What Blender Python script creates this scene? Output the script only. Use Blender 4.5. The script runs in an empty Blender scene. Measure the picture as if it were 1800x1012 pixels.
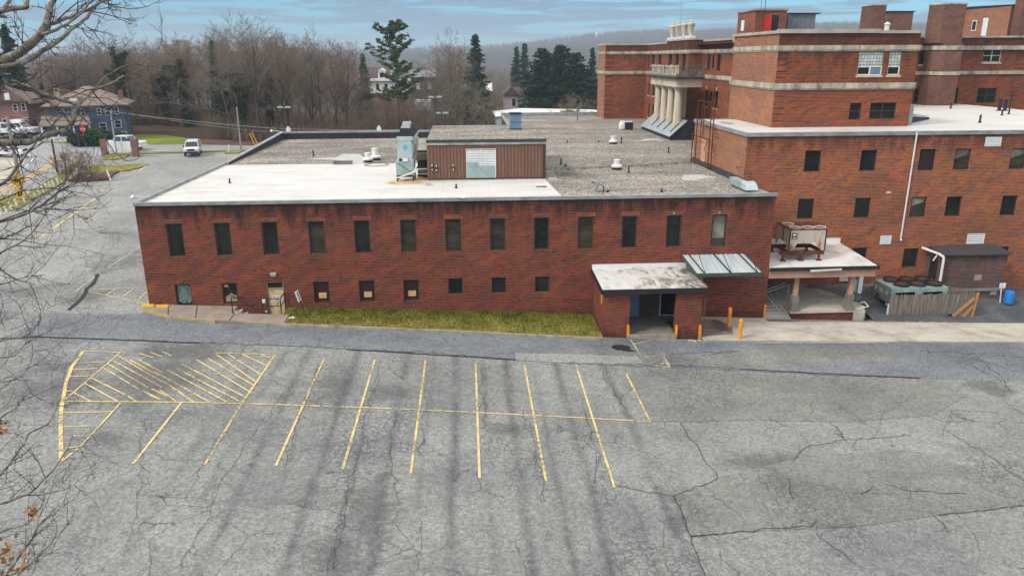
HAZE=.00042; EXPO=.45
import bpy, math, random
import numpy as np
from mathutils import Vector, Matrix
random.seed(7); RNG=np.random.default_rng(5)
SC=bpy.context.scene; COL=SC.collection
# ---------------------------------------------------------------- camera (solved from the building's edges)
FPX,PIT,YAW,ROL,HC=1331.655,.294914,.0604108,.0045123,16.0
cp,sp=math.cos(PIT),math.sin(PIT); cy_,sy_=math.cos(YAW),math.sin(YAW)
FW=np.array([sy_*cp,cy_*cp,-sp]); R0=np.array([cy_,-sy_,0.]); D0=np.cross(FW,R0)
R2=R0*math.cos(ROL)+D0*math.sin(ROL); D2=-R0*math.sin(ROL)+D0*math.cos(ROL)
CAM=np.array([0,0,HC])
def ray(x,y): return FW+R2*(x-900)/FPX+D2*(y-506)/FPX
def PY(x,y,Y): v=ray(x,y); return CAM+v*(Y/v[1])
def PX(x,y,X): v=ray(x,y); return CAM+v*(X/v[0])
def PZ(x,y,Z): v=ray(x,y); return CAM+v*((Z-HC)/v[2])
def PD(x,y,d): return CAM+ray(x,y)*d
GB,GC=-.0468,.024
_p=[PY(*q,45) for q in ((262,540),(1343,562),(800,545))]
_s=np.linalg.lstsq(np.array([[1,q[0]] for q in _p]),np.array([q[2] for q in _p]),rcond=None)[0]
GB=float(_s[1]); GA=float(_s[0])-GC*45
def G(x,y): return GA+GB*x+GC*y
def PG(x,y,dz=0):
    v=ray(x,y); t=(GA+dz-HC)/(v[2]-GB*v[0]-GC*v[1]); return CAM+v*t
cam=bpy.data.cameras.new('camera'); co=bpy.data.objects.new('camera',cam); COL.objects.link(co)
cam.sensor_width=36; cam.lens=36*FPX/1800; cam.clip_start=.2; cam.clip_end=30000
m=Matrix(((R2[0],-D2[0],-FW[0],0),(R2[1],-D2[1],-FW[1],0),(R2[2],-D2[2],-FW[2],HC),(0,0,0,1)))
co.matrix_world=m; SC.camera=co
# ---------------------------------------------------------------- materials
MATS={}
class NT:
    def __init__(s,name,rough=.8,metal=0,spec=.3):
        s.m=bpy.data.materials.new(name); s.m.use_nodes=True; s.t=s.m.node_tree; s.n=s.t.nodes; s.b=s.n['Principled BSDF']
        s.b.inputs['Roughness'].default_value=rough; s.b.inputs['Metallic'].default_value=metal
        s.b.inputs['Specular IOR Level'].default_value=spec
        s.geo=s.n.new('ShaderNodeNewGeometry'); s.tc=s.n.new('ShaderNodeTexCoord'); s.pos=s.geo.outputs['Position']; MATS[name]=s.m
    def L(s,a,b): s.t.links.new(a,b)
    def put(s,inp,v):
        if hasattr(v,'links'): s.L(v,inp)
        elif isinstance(v,(tuple,list)) : inp.default_value=(*v,1) if len(v)==3 and inp.type=='RGBA' else v
        else: inp.default_value=v
    def math(s,op,a,b=0.,c=None,clamp=False):
        n=s.n.new('ShaderNodeMath'); n.operation=op; n.use_clamp=clamp; s.put(n.inputs[0],a); s.put(n.inputs[1],b)
        if c is not None: s.put(n.inputs[2],c)
        return n.outputs[0]
    def sep(s,v): n=s.n.new('ShaderNodeSeparateXYZ'); s.L(v,n.inputs[0]); return n.outputs
    def comb(s,x,y,z): 
        n=s.n.new('ShaderNodeCombineXYZ')
        for i,q in enumerate((x,y,z)): s.put(n.inputs[i],q)
        return n.outputs[0]
    def mp(s,v,sc=(1,1,1),rot=(0,0,0),loc=(0,0,0)):
        n=s.n.new('ShaderNodeMapping'); s.L(v,n.inputs[0]); n.inputs['Scale'].default_value=sc; n.inputs['Rotation'].default_value=rot; n.inputs['Location'].default_value=loc; return n.outputs[0]
    def noise(s,v,scale=1,det=4,rough=.6,dist=0,col=False):
        n=s.n.new('ShaderNodeTexNoise'); s.L(v,n.inputs['Vector']); n.inputs['Scale'].default_value=scale; n.inputs['Detail'].default_value=det; n.inputs['Roughness'].default_value=rough; n.inputs['Distortion'].default_value=dist
        return n.outputs['Color' if col else 'Fac']
    def voro(s,v,scale=1,feat='F1',out='Color',rnd=1):
        n=s.n.new('ShaderNodeTexVoronoi'); n.feature=feat; s.L(v,n.inputs['Vector']); n.inputs['Scale'].default_value=scale; n.inputs['Randomness'].default_value=rnd; return n.outputs[out]
    def ramp(s,f,stops,interp='LINEAR'):
        n=s.n.new('ShaderNodeValToRGB'); n.color_ramp.interpolation=interp; s.L(f,n.inputs[0]); e=n.color_ramp.elements
        while len(e)<len(stops): e.new(.5)
        for q,(p,c) in zip(e,stops): q.position=p; q.color=(c,c,c,1) if not isinstance(c,(tuple,list)) else (*c,1)
        return n.outputs[0]
    def rng(s,v,a,b,c=0.,d=1.):
        n=s.n.new('ShaderNodeMapRange'); n.clamp=True; s.L(v,n.inputs[0])
        for i,q in zip((1,2,3,4),(a,b,c,d)): n.inputs[i].default_value=q
        return n.outputs[0]
    def mix(s,f,a,b,mode='MIX'):
        n=s.n.new('ShaderNodeMix'); n.data_type='RGBA'; n.blend_type=mode; s.put(n.inputs[0],f); s.put(n.inputs[6],a); s.put(n.inputs[7],b); return n.outputs[2]
    def bump(s,h,st=.3,d=.02):
        n=s.n.new('ShaderNodeBump'); n.inputs['Strength'].default_value=st; n.inputs['Distance'].default_value=d; s.L(h,n.inputs['Height']); s.L(n.outputs[0],s.b.inputs['Normal'])
    def base(s,c): s.put(s.b.inputs['Base Color'],c)
def plain(name,c,rough=.7,metal=0,var=.25,sc=1.5,spec=.3,det=5):
    s=NT(name,rough,metal,spec); f=s.noise(s.tc.outputs['Object'],sc,det,.65)
    k=s.rng(f,.3,.7,1-var,1+var); s.base(s.mix(1.,c,s.comb(k,k,k),'MULTIPLY')); return s.m
def wallvec(s):
    p=s.sep(s.pos); nn=s.sep(s.geo.outputs['True Normal']); ax=s.math('GREATER_THAN',s.math('ABSOLUTE',nn[0]),.5)
    u=s.math('ADD',s.math('MULTIPLY',p[0],s.math('SUBTRACT',1.,ax)),s.math('MULTIPLY',p[1],ax)); return s.comb(u,p[2],0.),p,u
def brick(name,ca,cb,cc,mort,seed=0,stain=None,bw=.28,rh=.098,msz=.013,foot=None,stf=.55):
    s=NT(name,.95,0,.08); v,p,u=wallvec(s)
    b=s.n.new('ShaderNodeTexBrick'); s.L(v,b.inputs['Vector']); b.inputs['Scale'].default_value=1; b.inputs['Brick Width'].default_value=bw; b.inputs['Row Height'].default_value=rh
    b.inputs['Mortar Size'].default_value=msz; b.inputs['Mortar Smooth'].default_value=.2; b.inputs['Color1'].default_value=(0,0,0,1); b.inputs['Color2'].default_value=(1,1,1,1); b.inputs['Mortar'].default_value=(.5,.5,.5,1)
    # diagonal drifts of dark and orange bricks
    n1=s.noise(s.mp(s.mp(v,rot=(0,0,-.38)),(.45,1.3,1),loc=(seed,seed,0)),1.2,5,.6,.1)
    b2=s.n.new('ShaderNodeTexBrick'); s.L(s.mp(v,loc=(.07,.037,0)),b2.inputs['Vector']); b2.inputs['Scale'].default_value=1; b2.inputs['Brick Width'].default_value=bw*2; b2.inputs['Row Height'].default_value=rh*2; b2.inputs['Mortar Size'].default_value=0; b2.inputs['Color1'].default_value=(0,0,0,1); b2.inputs['Color2'].default_value=(1,1,1,1)
    pb=s.math('ADD',s.rng(b.outputs['Color'],0,1,-.32,.32),s.rng(b2.outputs['Color'],0,1,-.14,.14))
    t=s.math('ADD',s.rng(n1,.25,.75,.1,.9),pb)
    c=s.ramp(t,[(.16,cc),(.40,ca),(.66,cb),(.92,[min(1,q*1.2) for q in cb])])
    for k,(sx,sy,rr,col,am) in enumerate(((.5,1.6,-.35,[ca[0]*1.15,ca[1]*.45,ca[2]*1.2],.55),(.6,2.0,-.3,[cb[0]*.85,cb[1]*1.2,cb[2]*.7],.5),(.45,1.4,-.3,[cc[0]*1.2,cc[1]*1.5,cc[2]*1.7],.55))):
        nn=s.noise(s.mp(s.mp(v,rot=(0,0,rr*1.3)),(sx,sy*.9,1),loc=(seed+k*3+2,7-k,0)),1.6,5,.62,.05); c=s.mix(s.math('MULTIPLY',s.rng(s.math('ADD',nn,s.math('MULTIPLY',pb,.3)),.46,.62,0,1),am*1.35),c,col)
    c=s.mix(.10,c,(.12,.085,.075)); big=s.rng(s.noise(s.mp(v,(.16,.3,1),loc=(seed,1,0)),1,5,.65),.35,.65,.72,1.2); c=s.mix(1.,c,s.comb(big,big,big),'MULTIPLY')
    c=s.mix(b.outputs['Fac'],c,mort)
    if stain is not None:   # soot runs down from the coping
        w=s.noise(s.mp(v,(1.1,.22,1),loc=(seed+4,0,0)),1.3,5,.7)
        hh=s.rng(p[2],stain-2.0,stain,0,.40); f=s.rng(s.math('ADD',w,hh),.62,.86,0,stf); c=s.mix(f,c,(.025,.018,.018))
    if foot is not None:    # damp, sooty base course
        w=s.noise(s.mp(v,(.8,.6,1)),1.3,5,.7); hh=s.rng(p[2],foot,foot+1.0,.35,0); f=s.rng(s.math('ADD',w,hh),.66,.95,0,.6); c=s.mix(f,c,(.05,.02,.015))
    s.base(c); s.bump(b.outputs['Fac'],-.4 if 0 else .35,.01); return s.m
brick('brick_front',(.19,.030,.018),(.27,.058,.020),(.035,.016,.018),(.30,.12,.075),1,stf=.85,stain=7.9,foot=.3)
brick('brick_wing',(.315,.058,.020),(.42,.112,.024),(.075,.032,.028),(.46,.22,.13),5,stain=11.1)
brick('brick_old',(.24,.042,.014),(.35,.075,.014),(.055,.022,.016),(.34,.15,.09),11,stain=16.6)
brick('brick_side',(.36,.11,.045),(.46,.17,.05),(.20,.075,.05),(.40,.25,.17),21)  # paler brick; the left light on west-facing walls is put into its colour
brick('brick_top',(.25,.05,.022),(.36,.09,.022),(.08,.03,.026),(.30,.16,.11),12)
brick('brick_chim',(.17,.055,.035),(.24,.085,.045),(.07,.03,.025),(.24,.16,.12),14)
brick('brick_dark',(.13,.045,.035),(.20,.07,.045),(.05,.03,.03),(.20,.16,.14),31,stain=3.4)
brick('brick_house',(.24,.08,.055),(.32,.11,.07),(.12,.05,.045),(.3,.24,.2),41)
plain('bronze_frame',(.05,.04,.034),.5,0,.2); plain('soffit',(.12,.1,.09),.8)
s=NT('glass_dark',.1,0,.28); f=s.noise(s.pos,.55,3,.6); s.base(s.ramp(f,[(.35,(.006,.007,.006)),(.65,(.022,.024,.018))]))
s=NT('glass_warm',.16,0,.25); f=s.noise(s.mp(s.pos,(.6,.6,2)),.8,3,.6); s.base(s.ramp(f,[(.35,(.022,.018,.012)),(.65,(.065,.054,.038))]))
s=NT('glass_blind',.3,0,.4); f=s.noise(s.pos,.9,3,.6); s.base(s.ramp(f,[(.4,(.10,.10,.075)),(.6,(.27,.26,.2))]))
s=NT('glass_fogged',.35,0,.4); f=s.noise(s.mp(s.pos,(5,5,1.2)),1,5,.7); s.base(s.ramp(f,[(.3,(.04,.06,.055)),(.5,(.10,.15,.14)),(.75,(.28,.34,.32))]))
s=NT('glass_block',.25,0,.5); v,p,u=wallvec(s); b=s.n.new('ShaderNodeTexBrick'); b.offset=0; s.L(v,b.inputs['Vector']); b.inputs['Scale'].default_value=1; b.inputs['Brick Width'].default_value=.22; b.inputs['Row Height'].default_value=.22
b.inputs['Mortar Size'].default_value=.016; b.inputs['Color1'].default_value=(.42,.47,.42,1); b.inputs['Color2'].default_value=(.62,.66,.60,1); b.inputs['Mortar'].default_value=(.12,.13,.12,1); s.base(b.outputs['Color'])
plain('panel_brown',(.028,.014,.014),.7,0,.15); plain('plywood',(.62,.36,.15),.8,0,.2,4); plain('tarp',(.30,.25,.17),.85,0,.35,2)
s=NT('coping',.5,.2,.4); f=s.noise(s.mp(s.pos,(1.2,1.2,3)),1,5,.7); s.base(s.ramp(f,[(.3,(.16,.17,.17)),(.5,(.30,.31,.30)),(.75,(.42,.43,.42))]))
plain('white_metal',(.72,.72,.70),.45,0,.1); plain('coping_old',(.42,.38,.32),.7,0,.3,1)
s=NT('gravel',.95,0,.1); vc=s.voro(s.pos,9.5,'F1','Color'); k=s.sep(vc)[0]; c=s.ramp(k,[(0,(.05,.045,.04)),(.35,(.14,.13,.12)),(.7,(.29,.275,.25)),(1,(.62,.585,.53))])
vc2=s.sep(s.voro(s.pos,19,'F1','Color'))[1]; c=s.mix(.35,c,s.ramp(vc2,[(0,(.06,.05,.045)),(1,(.6,.55,.48))]))
f=s.noise(s.mp(s.pos,(.12,.3,.3)),1,6,.65,.3); c=s.mix(1.,c,s.ramp(f,[(.3,(.55,.54,.56)),(.52,(.95,.93,.9)),(.72,(1.4,1.33,1.18))]),'MULTIPLY'); s.base(c); s.bump(k,.5,.03)
s=NT('membrane',.55,0,.35); f=s.noise(s.mp(s.pos,(.25,.9,1)),1,6,.6); s.base(s.ramp(f,[(.26,(.46,.43,.36)),(.38,(.55,.53,.48)),(.5,(.60,.59,.56)),(.7,(.64,.635,.62))])); x,y,z=s.sep(s.pos); sm=s.math('MAXIMUM',s.rng(s.math('ABSOLUTE',s.math('SUBTRACT',s.math('FRACT',s.math('DIVIDE',x,3.05)),.5)),.0,.012,1,0),s.rng(s.math('ABSOLUTE',s.math('SUBTRACT',s.math('FRACT',s.math('DIVIDE',y,6.1)),.5)),.0,.008,1,0)); w=s.rng(s.noise(s.mp(s.pos,(.8,.5,1)),.9,7,.75,.6),.55,.75,0,.35); cc_=s.b.inputs['Base Color'].links[0].from_socket; s.base(s.mix(s.math('MAXIMUM',s.math('MULTIPLY',sm,.3),w),cc_,(.33,.29,.22)))
s=NT('membrane_rusty',.6,0,.3); f=s.noise(s.pos,1.6,6,.7,.6); s.base(s.ramp(f,[(.3,(.30,.11,.03)),(.45,(.50,.30,.10)),(.55,(.58,.48,.28)),(.7,(.62,.58,.48))]))
s=NT('membrane_dirty',.6,0,.3); f=s.noise(s.mp(s.pos,(1,.6,1)),.95,9,.74,1.1); p=s.sep(s.pos); f2=s.math('ADD',f,s.rng(p[0],8.5,13.5,-.05,.07)); s.base(s.ramp(f2,[(.42,(.64,.63,.60)),(.52,(.52,.50,.46)),(.58,(.30,.27,.24)),(.68,(.08,.075,.07))]))
s=NT('membrane_porch',.55,0,.3); f=s.noise(s.pos,.7,6,.7,.5); p=s.sep(s.pos); f2=s.math('ADD',f,s.rng(p[1],46,49.8,-.08,.1)); s.base(s.ramp(f2,[(.42,(.64,.64,.62)),(.55,(.54,.50,.44)),(.70,(.33,.24,.17))]))
s=NT('stone',.85,0,.2); f=s.noise(s.mp(s.pos,(1.2,1.2,.5)),1.1,6,.75,.3); s.base(s.ramp(f,[(.28,(.09,.08,.07)),(.45,(.34,.30,.23)),(.6,(.55,.49,.38)),(.8,(.66,.60,.49))]))
s=NT('stone_clean',.8,0,.2); f=s.noise(s.mp(s.pos,(2,2,.4)),1,5,.7); s.base(s.ramp(f,[(.3,(.36,.29,.20)),(.5,(.56,.48,.36)),(.75,(.68,.60,.48))]))
s=NT('stone_black',.85,0,.2); f=s.noise(s.mp(s.pos,(2,2,1)),1.2,6,.8); s.base(s.ramp(f,[(.35,(.035,.034,.036)),(.55,(.15,.14,.13)),(.75,(.42,.39,.33))]))
plain('slab_metal',(.36,.40,.42),.45,.3,.2,1); plain('tar_black',(.02,.02,.024),.6,0,.3)
# asphalt -------------------------------------------------
SPOTS=[(PG(a,b_),rx,ry,k) for a,b_,rx,ry,k in ((275,660,2.3,2.6,.9),(340,617,2.6,1.3,.9),(235,700,1.3,1.3,.6),(595,675,1.1,2.6,.7),(650,900,1.0,3.2,.6),(590,985,1.2,2.0,.6),(905,752,1.2,.8,.7),(690,690,1.6,1.0,.6),(1370,812,2.6,.9,.75),(1730,650,2.2,1.6,.7),(1745,680,1.5,1.2,.7),(95,680,2.4,2.0,.7),(120,640,2.2,1.4,.5),(190,772,1.6,.9,.6),(1165,672,1.5,1.6,.55),(1220,905,1.0,2.0,.6),(30,510,3.0,2.0,.6),(215,460,2.2,3.5,.6),(150,520,1.5,1.5,.7))]
def spotmask(s,lo=.0,hi=.45,sel=None):
    x,y,z=s.sep(s.pos); n=s.noise(s.pos,.8,7,.8,.3); n2=s.noise(s.pos,4.5,5,.8); out=None
    for p,rx,ry,k in (SPOTS if sel is None else SPOTS[:sel]):
        dx=s.math('DIVIDE',s.math('SUBTRACT',x,float(p[0])),rx*1.35); dy=s.math('DIVIDE',s.math('SUBTRACT',y,float(p[1])),ry*1.35)
        d=s.math('SUBTRACT',1.,s.math('SQRT',s.math('ADD',s.math('MULTIPLY',dx,dx),s.math('MULTIPLY',dy,dy)))); d=s.math('MULTIPLY',s.math('MAXIMUM',d,-1.),k*1.1); out=d if out is None else s.math('MAXIMUM',out,d)
    f=s.math('ADD',out,s.math('ADD',s.rng(n,.25,.75,-.55,.35),s.rng(n2,.3,.7,-.2,.2))); return s.rng(f,lo,hi,0,1)
def asphalt(name,lo,mid,hi,streaks=True,allig=1.,spots=False):
    s=NT(name,.82,0,.3); P=s.pos; x,y,z=s.sep(P)
    f=s.noise(P,.16,8,.72,.3); c=s.ramp(f,[(.3,lo),(.5,mid),(.72,hi)])
    f3=s.noise(s.mp(P,(.07,.3,1),(0,0,.06)),1.3,7,.7,.6); c=s.mix(s.rng(f3,.52,.7,0,.42),c,lo)
    g=s.sep(s.voro(P,13,'F1','Color')); k=s.rng(g[0],0,1,.74,1.26); c=s.mix(1.,c,s.comb(k,k,k),'MULTIPLY')
    g2=s.rng(s.noise(P,5,4,.8),.35,.65,.85,1.15); c=s.mix(1.,c,s.comb(g2,g2,g2),'MULTIPLY')
    if streaks:
        w=s.noise(s.mp(P,(.25,.25,1)),1,4,.6); xx=s.math('ADD',x,s.rng(w,.3,.7,-.1,.1))
        ph=s.math('ABSOLUTE',s.math('SUBTRACT',s.math('FRACT',s.math('DIVIDE',s.math('ADD',xx,4.68+26.35),2.635)),.5)) # 0 beside each stall line
        near=s.rng(ph,.01,.12,1,0); near=s.math('MULTIPLY',s.math('MULTIPLY',near,s.rng(s.noise(P,3.2,5,.8),.35,.6,.35,1)),s.rng(s.noise(s.mp(P,(.6,.14,1),loc=(3,8,0)),1,5,.75),.30,.56,0,1))
        ph2=s.math('ABSOLUTE',s.math('SUBTRACT',s.math('FRACT',s.math('DIVIDE',s.math('ADD',xx,5.9+26.35),2.635)),.5))
        n2=s.math('MULTIPLY',s.rng(ph2,0,.09,1,0),s.rng(s.noise(s.mp(P,(.4,.12,1),loc=(13,2,0)),1,5,.7),.45,.65,0,.7))
        lim=s.math('MULTIPLY',s.rng(y,38,40,1,0),s.math('MULTIPLY',s.rng(x,-13,-9,0,1),s.rng(x,8,9.5,1,0)))
        m1=s.math('MULTIPLY',s.math('MAXIMUM',near,n2),lim); c=s.mix(s.math('MULTIPLY',m1,.72),c,(.06,.065,.07))
    else: m1=None
    f5=s.noise(s.mp(P,(.16,.42,1),(0,0,.1),(4,4,0)),1.,8,.72,.8); c=s.mix(s.rng(f5,.55,.72,0,.5),c,(.075,.08,.082))
    if spots: c=s.mix(s.math('MULTIPLY',spotmask(s),.55),c,(.055,.056,.058))
    # fine alligator cracking in patches
    dv=s.n.new('ShaderNodeVectorMath'); dv.operation='ADD'; s.L(P,dv.inputs[0]); wn=s.noise(P,2.2,3,.6,col=True); vv=s.n.new('ShaderNodeVectorMath'); vv.operation='SCALE'; s.L(wn,vv.inputs[0]); vv.inputs['Scale'].default_value=.35; s.L(vv.outputs[0],dv.inputs[1])
    def cr(scale,w0): return s.rng(s.voro(dv.outputs[0],scale,'DISTANCE_TO_EDGE','Distance'),w0*.25,w0,1,0)
    mk=s.noise(s.mp(P,(.22,.12,1),loc=(7,1,0)),1.,4,.6); a=s.rng(mk,.50,.58,0,1)
    if m1 is not None: a=s.math('MAXIMUM',a,s.math('MULTIPLY',m1,.9))
    c=s.mix(s.math('MULTIPLY',s.math('MULTIPLY',cr(3.4,.11),a),.52*allig),c,(.05,.055,.06))
    c=s.mix(s.math('MULTIPLY',s.math('MULTIPLY',cr(.42,.012),s.rng(s.noise(P,.3,3,.5),.48,.56,0,1)),.7*allig),c,(.05,.052,.055))
    s.base(c); s.bump(g[1],.25,.01)
    s.L(s.rng(f,.3,.7,.68,.9),s.b.inputs['Roughness']); return s.m
asphalt('asphalt',(.145,.152,.15),(.228,.234,.221),(.295,.30,.28),spots=True)
asphalt('asphalt_lane',(.12,.132,.142),(.172,.186,.196),(.225,.24,.25),False,.8)
asphalt('asphalt_rough',(.125,.13,.125),(.195,.197,.18),(.25,.25,.225),False,.9)
asphalt('asphalt_road',(.24,.24,.245),(.31,.31,.315),(.37,.37,.37),False,.4)
asphalt('asphalt_pale',(.20,.205,.195),(.275,.28,.265),(.35,.35,.33),False,.7,True)
asphalt('asphalt_black',(.035,.038,.042),(.08,.085,.09),(.17,.175,.175),False,.3)
s=NT('worn_patch',.9,0,.2); f=s.noise(s.pos,1.3,8,.8,.5); f2=s.noise(s.pos,7,4,.8); s.base(s.ramp(f2,[(.3,(.045,.045,.045)),(.6,(.12,.12,.115)),(.75,(.2,.2,.19))])); s.L(s.rng(f,.40,.56,0,.9),s.b.inputs['Alpha'])
plain('crack_fill',(.035,.038,.042),.9,0,.35,3)
s=NT('concrete',.85,0,.25); f=s.noise(s.mp(s.pos,(.6,.9,1)),1,7,.65,.3); c=s.ramp(f,[(.3,(.28,.24,.19)),(.5,(.46,.42,.35)),(.72,(.56,.52,.45))]); g=s.rng(s.noise(s.pos,12,3,.7),.3,.7,.88,1.12); s.base(s.mix(1.,c,s.comb(g,g,g),'MULTIPLY'))
s=NT('concrete_wet',.6,0,.35); f=s.noise(s.mp(s.pos,(.7,.8,1)),.9,7,.7,.6); s.base(s.ramp(f,[(.35,(.07,.05,.04)),(.5,(.22,.17,.13)),(.68,(.42,.37,.30))]))
plain('concrete_walk',(.30,.25,.20),.85,0,.22,1.2); plain('kerb',(.33,.29,.22),.85,0,.4,1.5); plain('concrete_dark',(.20,.185,.16),.85,0,.3,1.2)
s=NT('yellow_paint',.7,0,.3); f=s.noise(s.pos,5.5,7,.8); f2=s.noise(s.pos,.45,3,.6); a=s.math('MULTIPLY',s.rng(s.math('ADD',f,s.rng(f2,.35,.65,-.12,.12)),.34,.47,0,1),s.math('SUBTRACT',1.,s.math('MULTIPLY',spotmask(s,.25,.7,3),.62)))
c=s.ramp(s.noise(s.pos,3,4,.7),[(.3,(.52,.38,.15)),(.6,(.72,.56,.26))]); s.base(c); s.L(a,s.b.inputs['Alpha'])
s=NT('yellow_faded',.7,0,.3); f=s.noise(s.pos,4.5,7,.8); f2=s.noise(s.pos,.3,3,.6); a=s.rng(s.math('ADD',f,s.rng(f2,.35,.65,-.12,.12)),.40,.62,0,.8)
s.base((.72,.60,.32)); s.L(a,s.b.inputs['Alpha'])
s=NT('kerb_yellow',.75,0,.2); f=s.noise(s.pos,2.2,7,.8); s.base(s.ramp(f,[(.40,(.22,.20,.16)),(.5,(.42,.33,.14)),(.7,(.55,.41,.15))]))
plain('yellow_bright',(.80,.42,.03),.6,0,.2,6); plain('post_orange',(.80,.30,.03),.6,0,.25,3); plain('white_paint',(.75,.75,.73),.6,0,.15,3)
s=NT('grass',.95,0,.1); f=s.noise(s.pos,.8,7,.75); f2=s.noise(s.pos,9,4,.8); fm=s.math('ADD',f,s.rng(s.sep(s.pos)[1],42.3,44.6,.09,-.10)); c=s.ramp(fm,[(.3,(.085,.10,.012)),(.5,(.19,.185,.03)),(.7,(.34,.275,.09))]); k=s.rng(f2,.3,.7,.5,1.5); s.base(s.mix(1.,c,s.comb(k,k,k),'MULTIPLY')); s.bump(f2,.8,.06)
s=NT('lawn',.95,0,.1); f=s.noise(s.pos,.25,6,.7); s.base(s.ramp(f,[(.3,(.11,.16,.02)),(.55,(.20,.24,.035)),(.75,(.30,.30,.07))]))
s=NT('dry_grass',.95,0,.1); f=s.noise(s.pos,.6,6,.7); s.base(s.ramp(f,[(.3,(.12,.125,.03)),(.55,(.24,.215,.065)),(.75,(.33,.28,.13))]))
s=NT('leaf_litter',.95,0,.1); f=s.noise(s.pos,.12,8,.75); f2=s.noise(s.pos,2,5,.8); s.base(s.mix(.5,s.ramp(f,[(.35,(.05,.033,.022)),(.6,(.12,.075,.045))]),s.ramp(f2,[(.35,(.03,.02,.014)),(.65,(.15,.095,.06))]))); s.bump(f2,1,.3)
s=NT('far_wood',.95,0,.1); f=s.noise(s.pos,.01,9,.8); f2=s.noise(s.mp(s.pos,(1,1,1)),.06,6,.85); s.base(s.mix(.5,s.ramp(f,[(.38,(.045,.05,.03)),(.5,(.10,.07,.055)),(.65,(.15,.10,.08))]),s.ramp(f2,[(.35,(.03,.025,.02)),(.65,(.16,.12,.1))]))); s.bump(f2,1,4)
plain('mulch',(.11,.065,.04),.95,0,.4,3)
s=NT('brown_cladding',.6,.1,.35); x,y,z=s.sep(s.pos); f=s.noise(s.mp(s.pos,(3,3,.25)),1,4,.7); s.base(s.ramp(f,[(.3,(.165,.085,.055)),(.7,(.235,.12,.078))]))
plain('galvanised',(.34,.44,.42),.45,.35,.22,2); plain('galv_light',(.48,.56,.54),.42,.3,.15,3); plain('louver_metal',(.62,.66,.65),.4,.2,.1,3); plain('blue_grey',(.16,.25,.36),.5,.2,.15,2)
plain('dark_metal',(.03,.03,.032),.5,.3,.2); plain('green_trim',(.05,.085,.065),.6,0,.2); plain('black_iron',(.02,.018,.018),.6,.2,.2)
s=NT('rust',.85,.1,.2); f=s.noise(s.pos,2.5,6,.75); s.base(s.ramp(f,[(.3,(.05,.014,.008)),(.55,(.14,.04,.018)),(.75,(.26,.09,.04))]))
s=NT('rusty_white',.65,.1,.3); f=s.noise(s.mp(s.pos,(3.4,3.4,.5)),.9,6,.75,.3); s.base(s.ramp(f,[(.34,(.62,.55,.44)),(.56,(.52,.42,.33)),(.64,(.26,.08,.04)),(.75,(.16,.04,.02))]))
s=NT('rusty_door',.7,0,.3); f=s.noise(s.mp(s.pos,(1.8,1,1.0)),1.6,5,.65,.3); s.base(s.ramp(f,[(.36,(.50,.44,.31)),(.5,(.60,.50,.33)),(.58,(.62,.30,.07)),(.68,(.34,.12,.02))]))
s=NT('corrugated',.4,.1,.4); f=s.noise(s.mp(s.pos,(6,.3,1)),1,3,.6); s.base(s.ramp(f,[(.3,(.40,.46,.47)),(.7,(.60,.65,.66))]))
s=NT('old_wood',.9,0,.15); f=s.noise(s.mp(s.pos,(9,9,.7)),1,6,.75); z=s.sep(s.pos)[2]; c=s.ramp(f,[(.3,(.07,.06,.05)),(.5,(.19,.165,.14)),(.72,(.34,.31,.27))]); f2=s.rng(s.math('ADD',s.noise(s.pos,1.5,4,.6),s.rng(z,-.7,.1,.25,0)),.6,.85,0,.6); s.base(s.mix(f2,c,(.10,.085,.035)))
plain('new_wood',(.46,.22,.08),.8,0,.2,3); plain('blue_plastic',(.015,.20,.62),.4,0,.12,2,.5); plain('pink_beam',(.42,.24,.17),.7,0,.15,1)
plain('brown_pipe',(.09,.05,.04),.5,.1,.2); plain('salmon_door',(.62,.33,.22),.7,0,.15,2); plain('red_door',(.55,.03,.02),.55,0,.12,2); plain('sheet_grey',(.20,.215,.225),.5,.3,.15,2)
plain('slate_blue',(.075,.105,.18),.75,0,.2,1); plain('shingle',(.21,.165,.135),.9,0,.25,.8); plain('shingle_dark',(.10,.07,.06),.9,0,.25,.8); plain('siding_white',(.62,.60,.56),.7,0,.15,.6); plain('siding_pink',(.46,.40,.37),.8,0,.15,.6)
plain('siding_dark',(.055,.05,.052),.8,0,.2,.8); plain('tan_block',(.38,.27,.17),.85,0,.3,1); plain('car_white',(.78,.79,.80),.25,0,.04,1,.6); plain('tyre',(.02,.02,.02),.8); plain('car_glass',(.02,.03,.04),.1,0,.1,1,.7); plain('headlight',(.6,.6,.6),.2,0,.05)
plain('blue_badge',(.04,.42,.70),.5,0,.1); plain('roof_felt_pale',(.46,.45,.43),.8,0,.15,1); plain('sign_yellow',(.80,.42,.01),.5,0,.06); plain('sign_red',(.60,.03,.03),.5,0,.06); plain('ink',(.015,.015,.015),.6,0,.1); plain('sign_blue',(.02,.06,.30),.5,0,.1); plain('pole_wood',(.30,.26,.22),.9,0,.25,1.2); plain('pole_dark',(.05,.045,.045),.8,0,.2); plain('wire',(.08,.08,.08),.7); plain('wire_pale',(.33,.32,.30),.7)
s=NT('bark',.95,0,.1); f=s.noise(s.mp(s.tc.outputs['Object'],(2,2,.6)),1.2,5,.75); s.base(s.ramp(f,[(.3,(.04,.03,.024)),(.6,(.12,.09,.07)),(.8,(.22,.18,.15))]))
s=NT('bark_near',.95,0,.1); f=s.noise(s.pos,7,6,.8); s.base(s.ramp(f,[(.3,(.06,.05,.043)),(.47,(.17,.145,.12)),(.58,(.26,.245,.20)),(.7,(.42,.41,.35))])); s.bump(f,.6,.03)
plain('twig_near',(.075,.055,.05),.95,0,.4,4)
def twigmat(n,c): plain(n,c,.95,0,.35,.3,.1)
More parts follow.
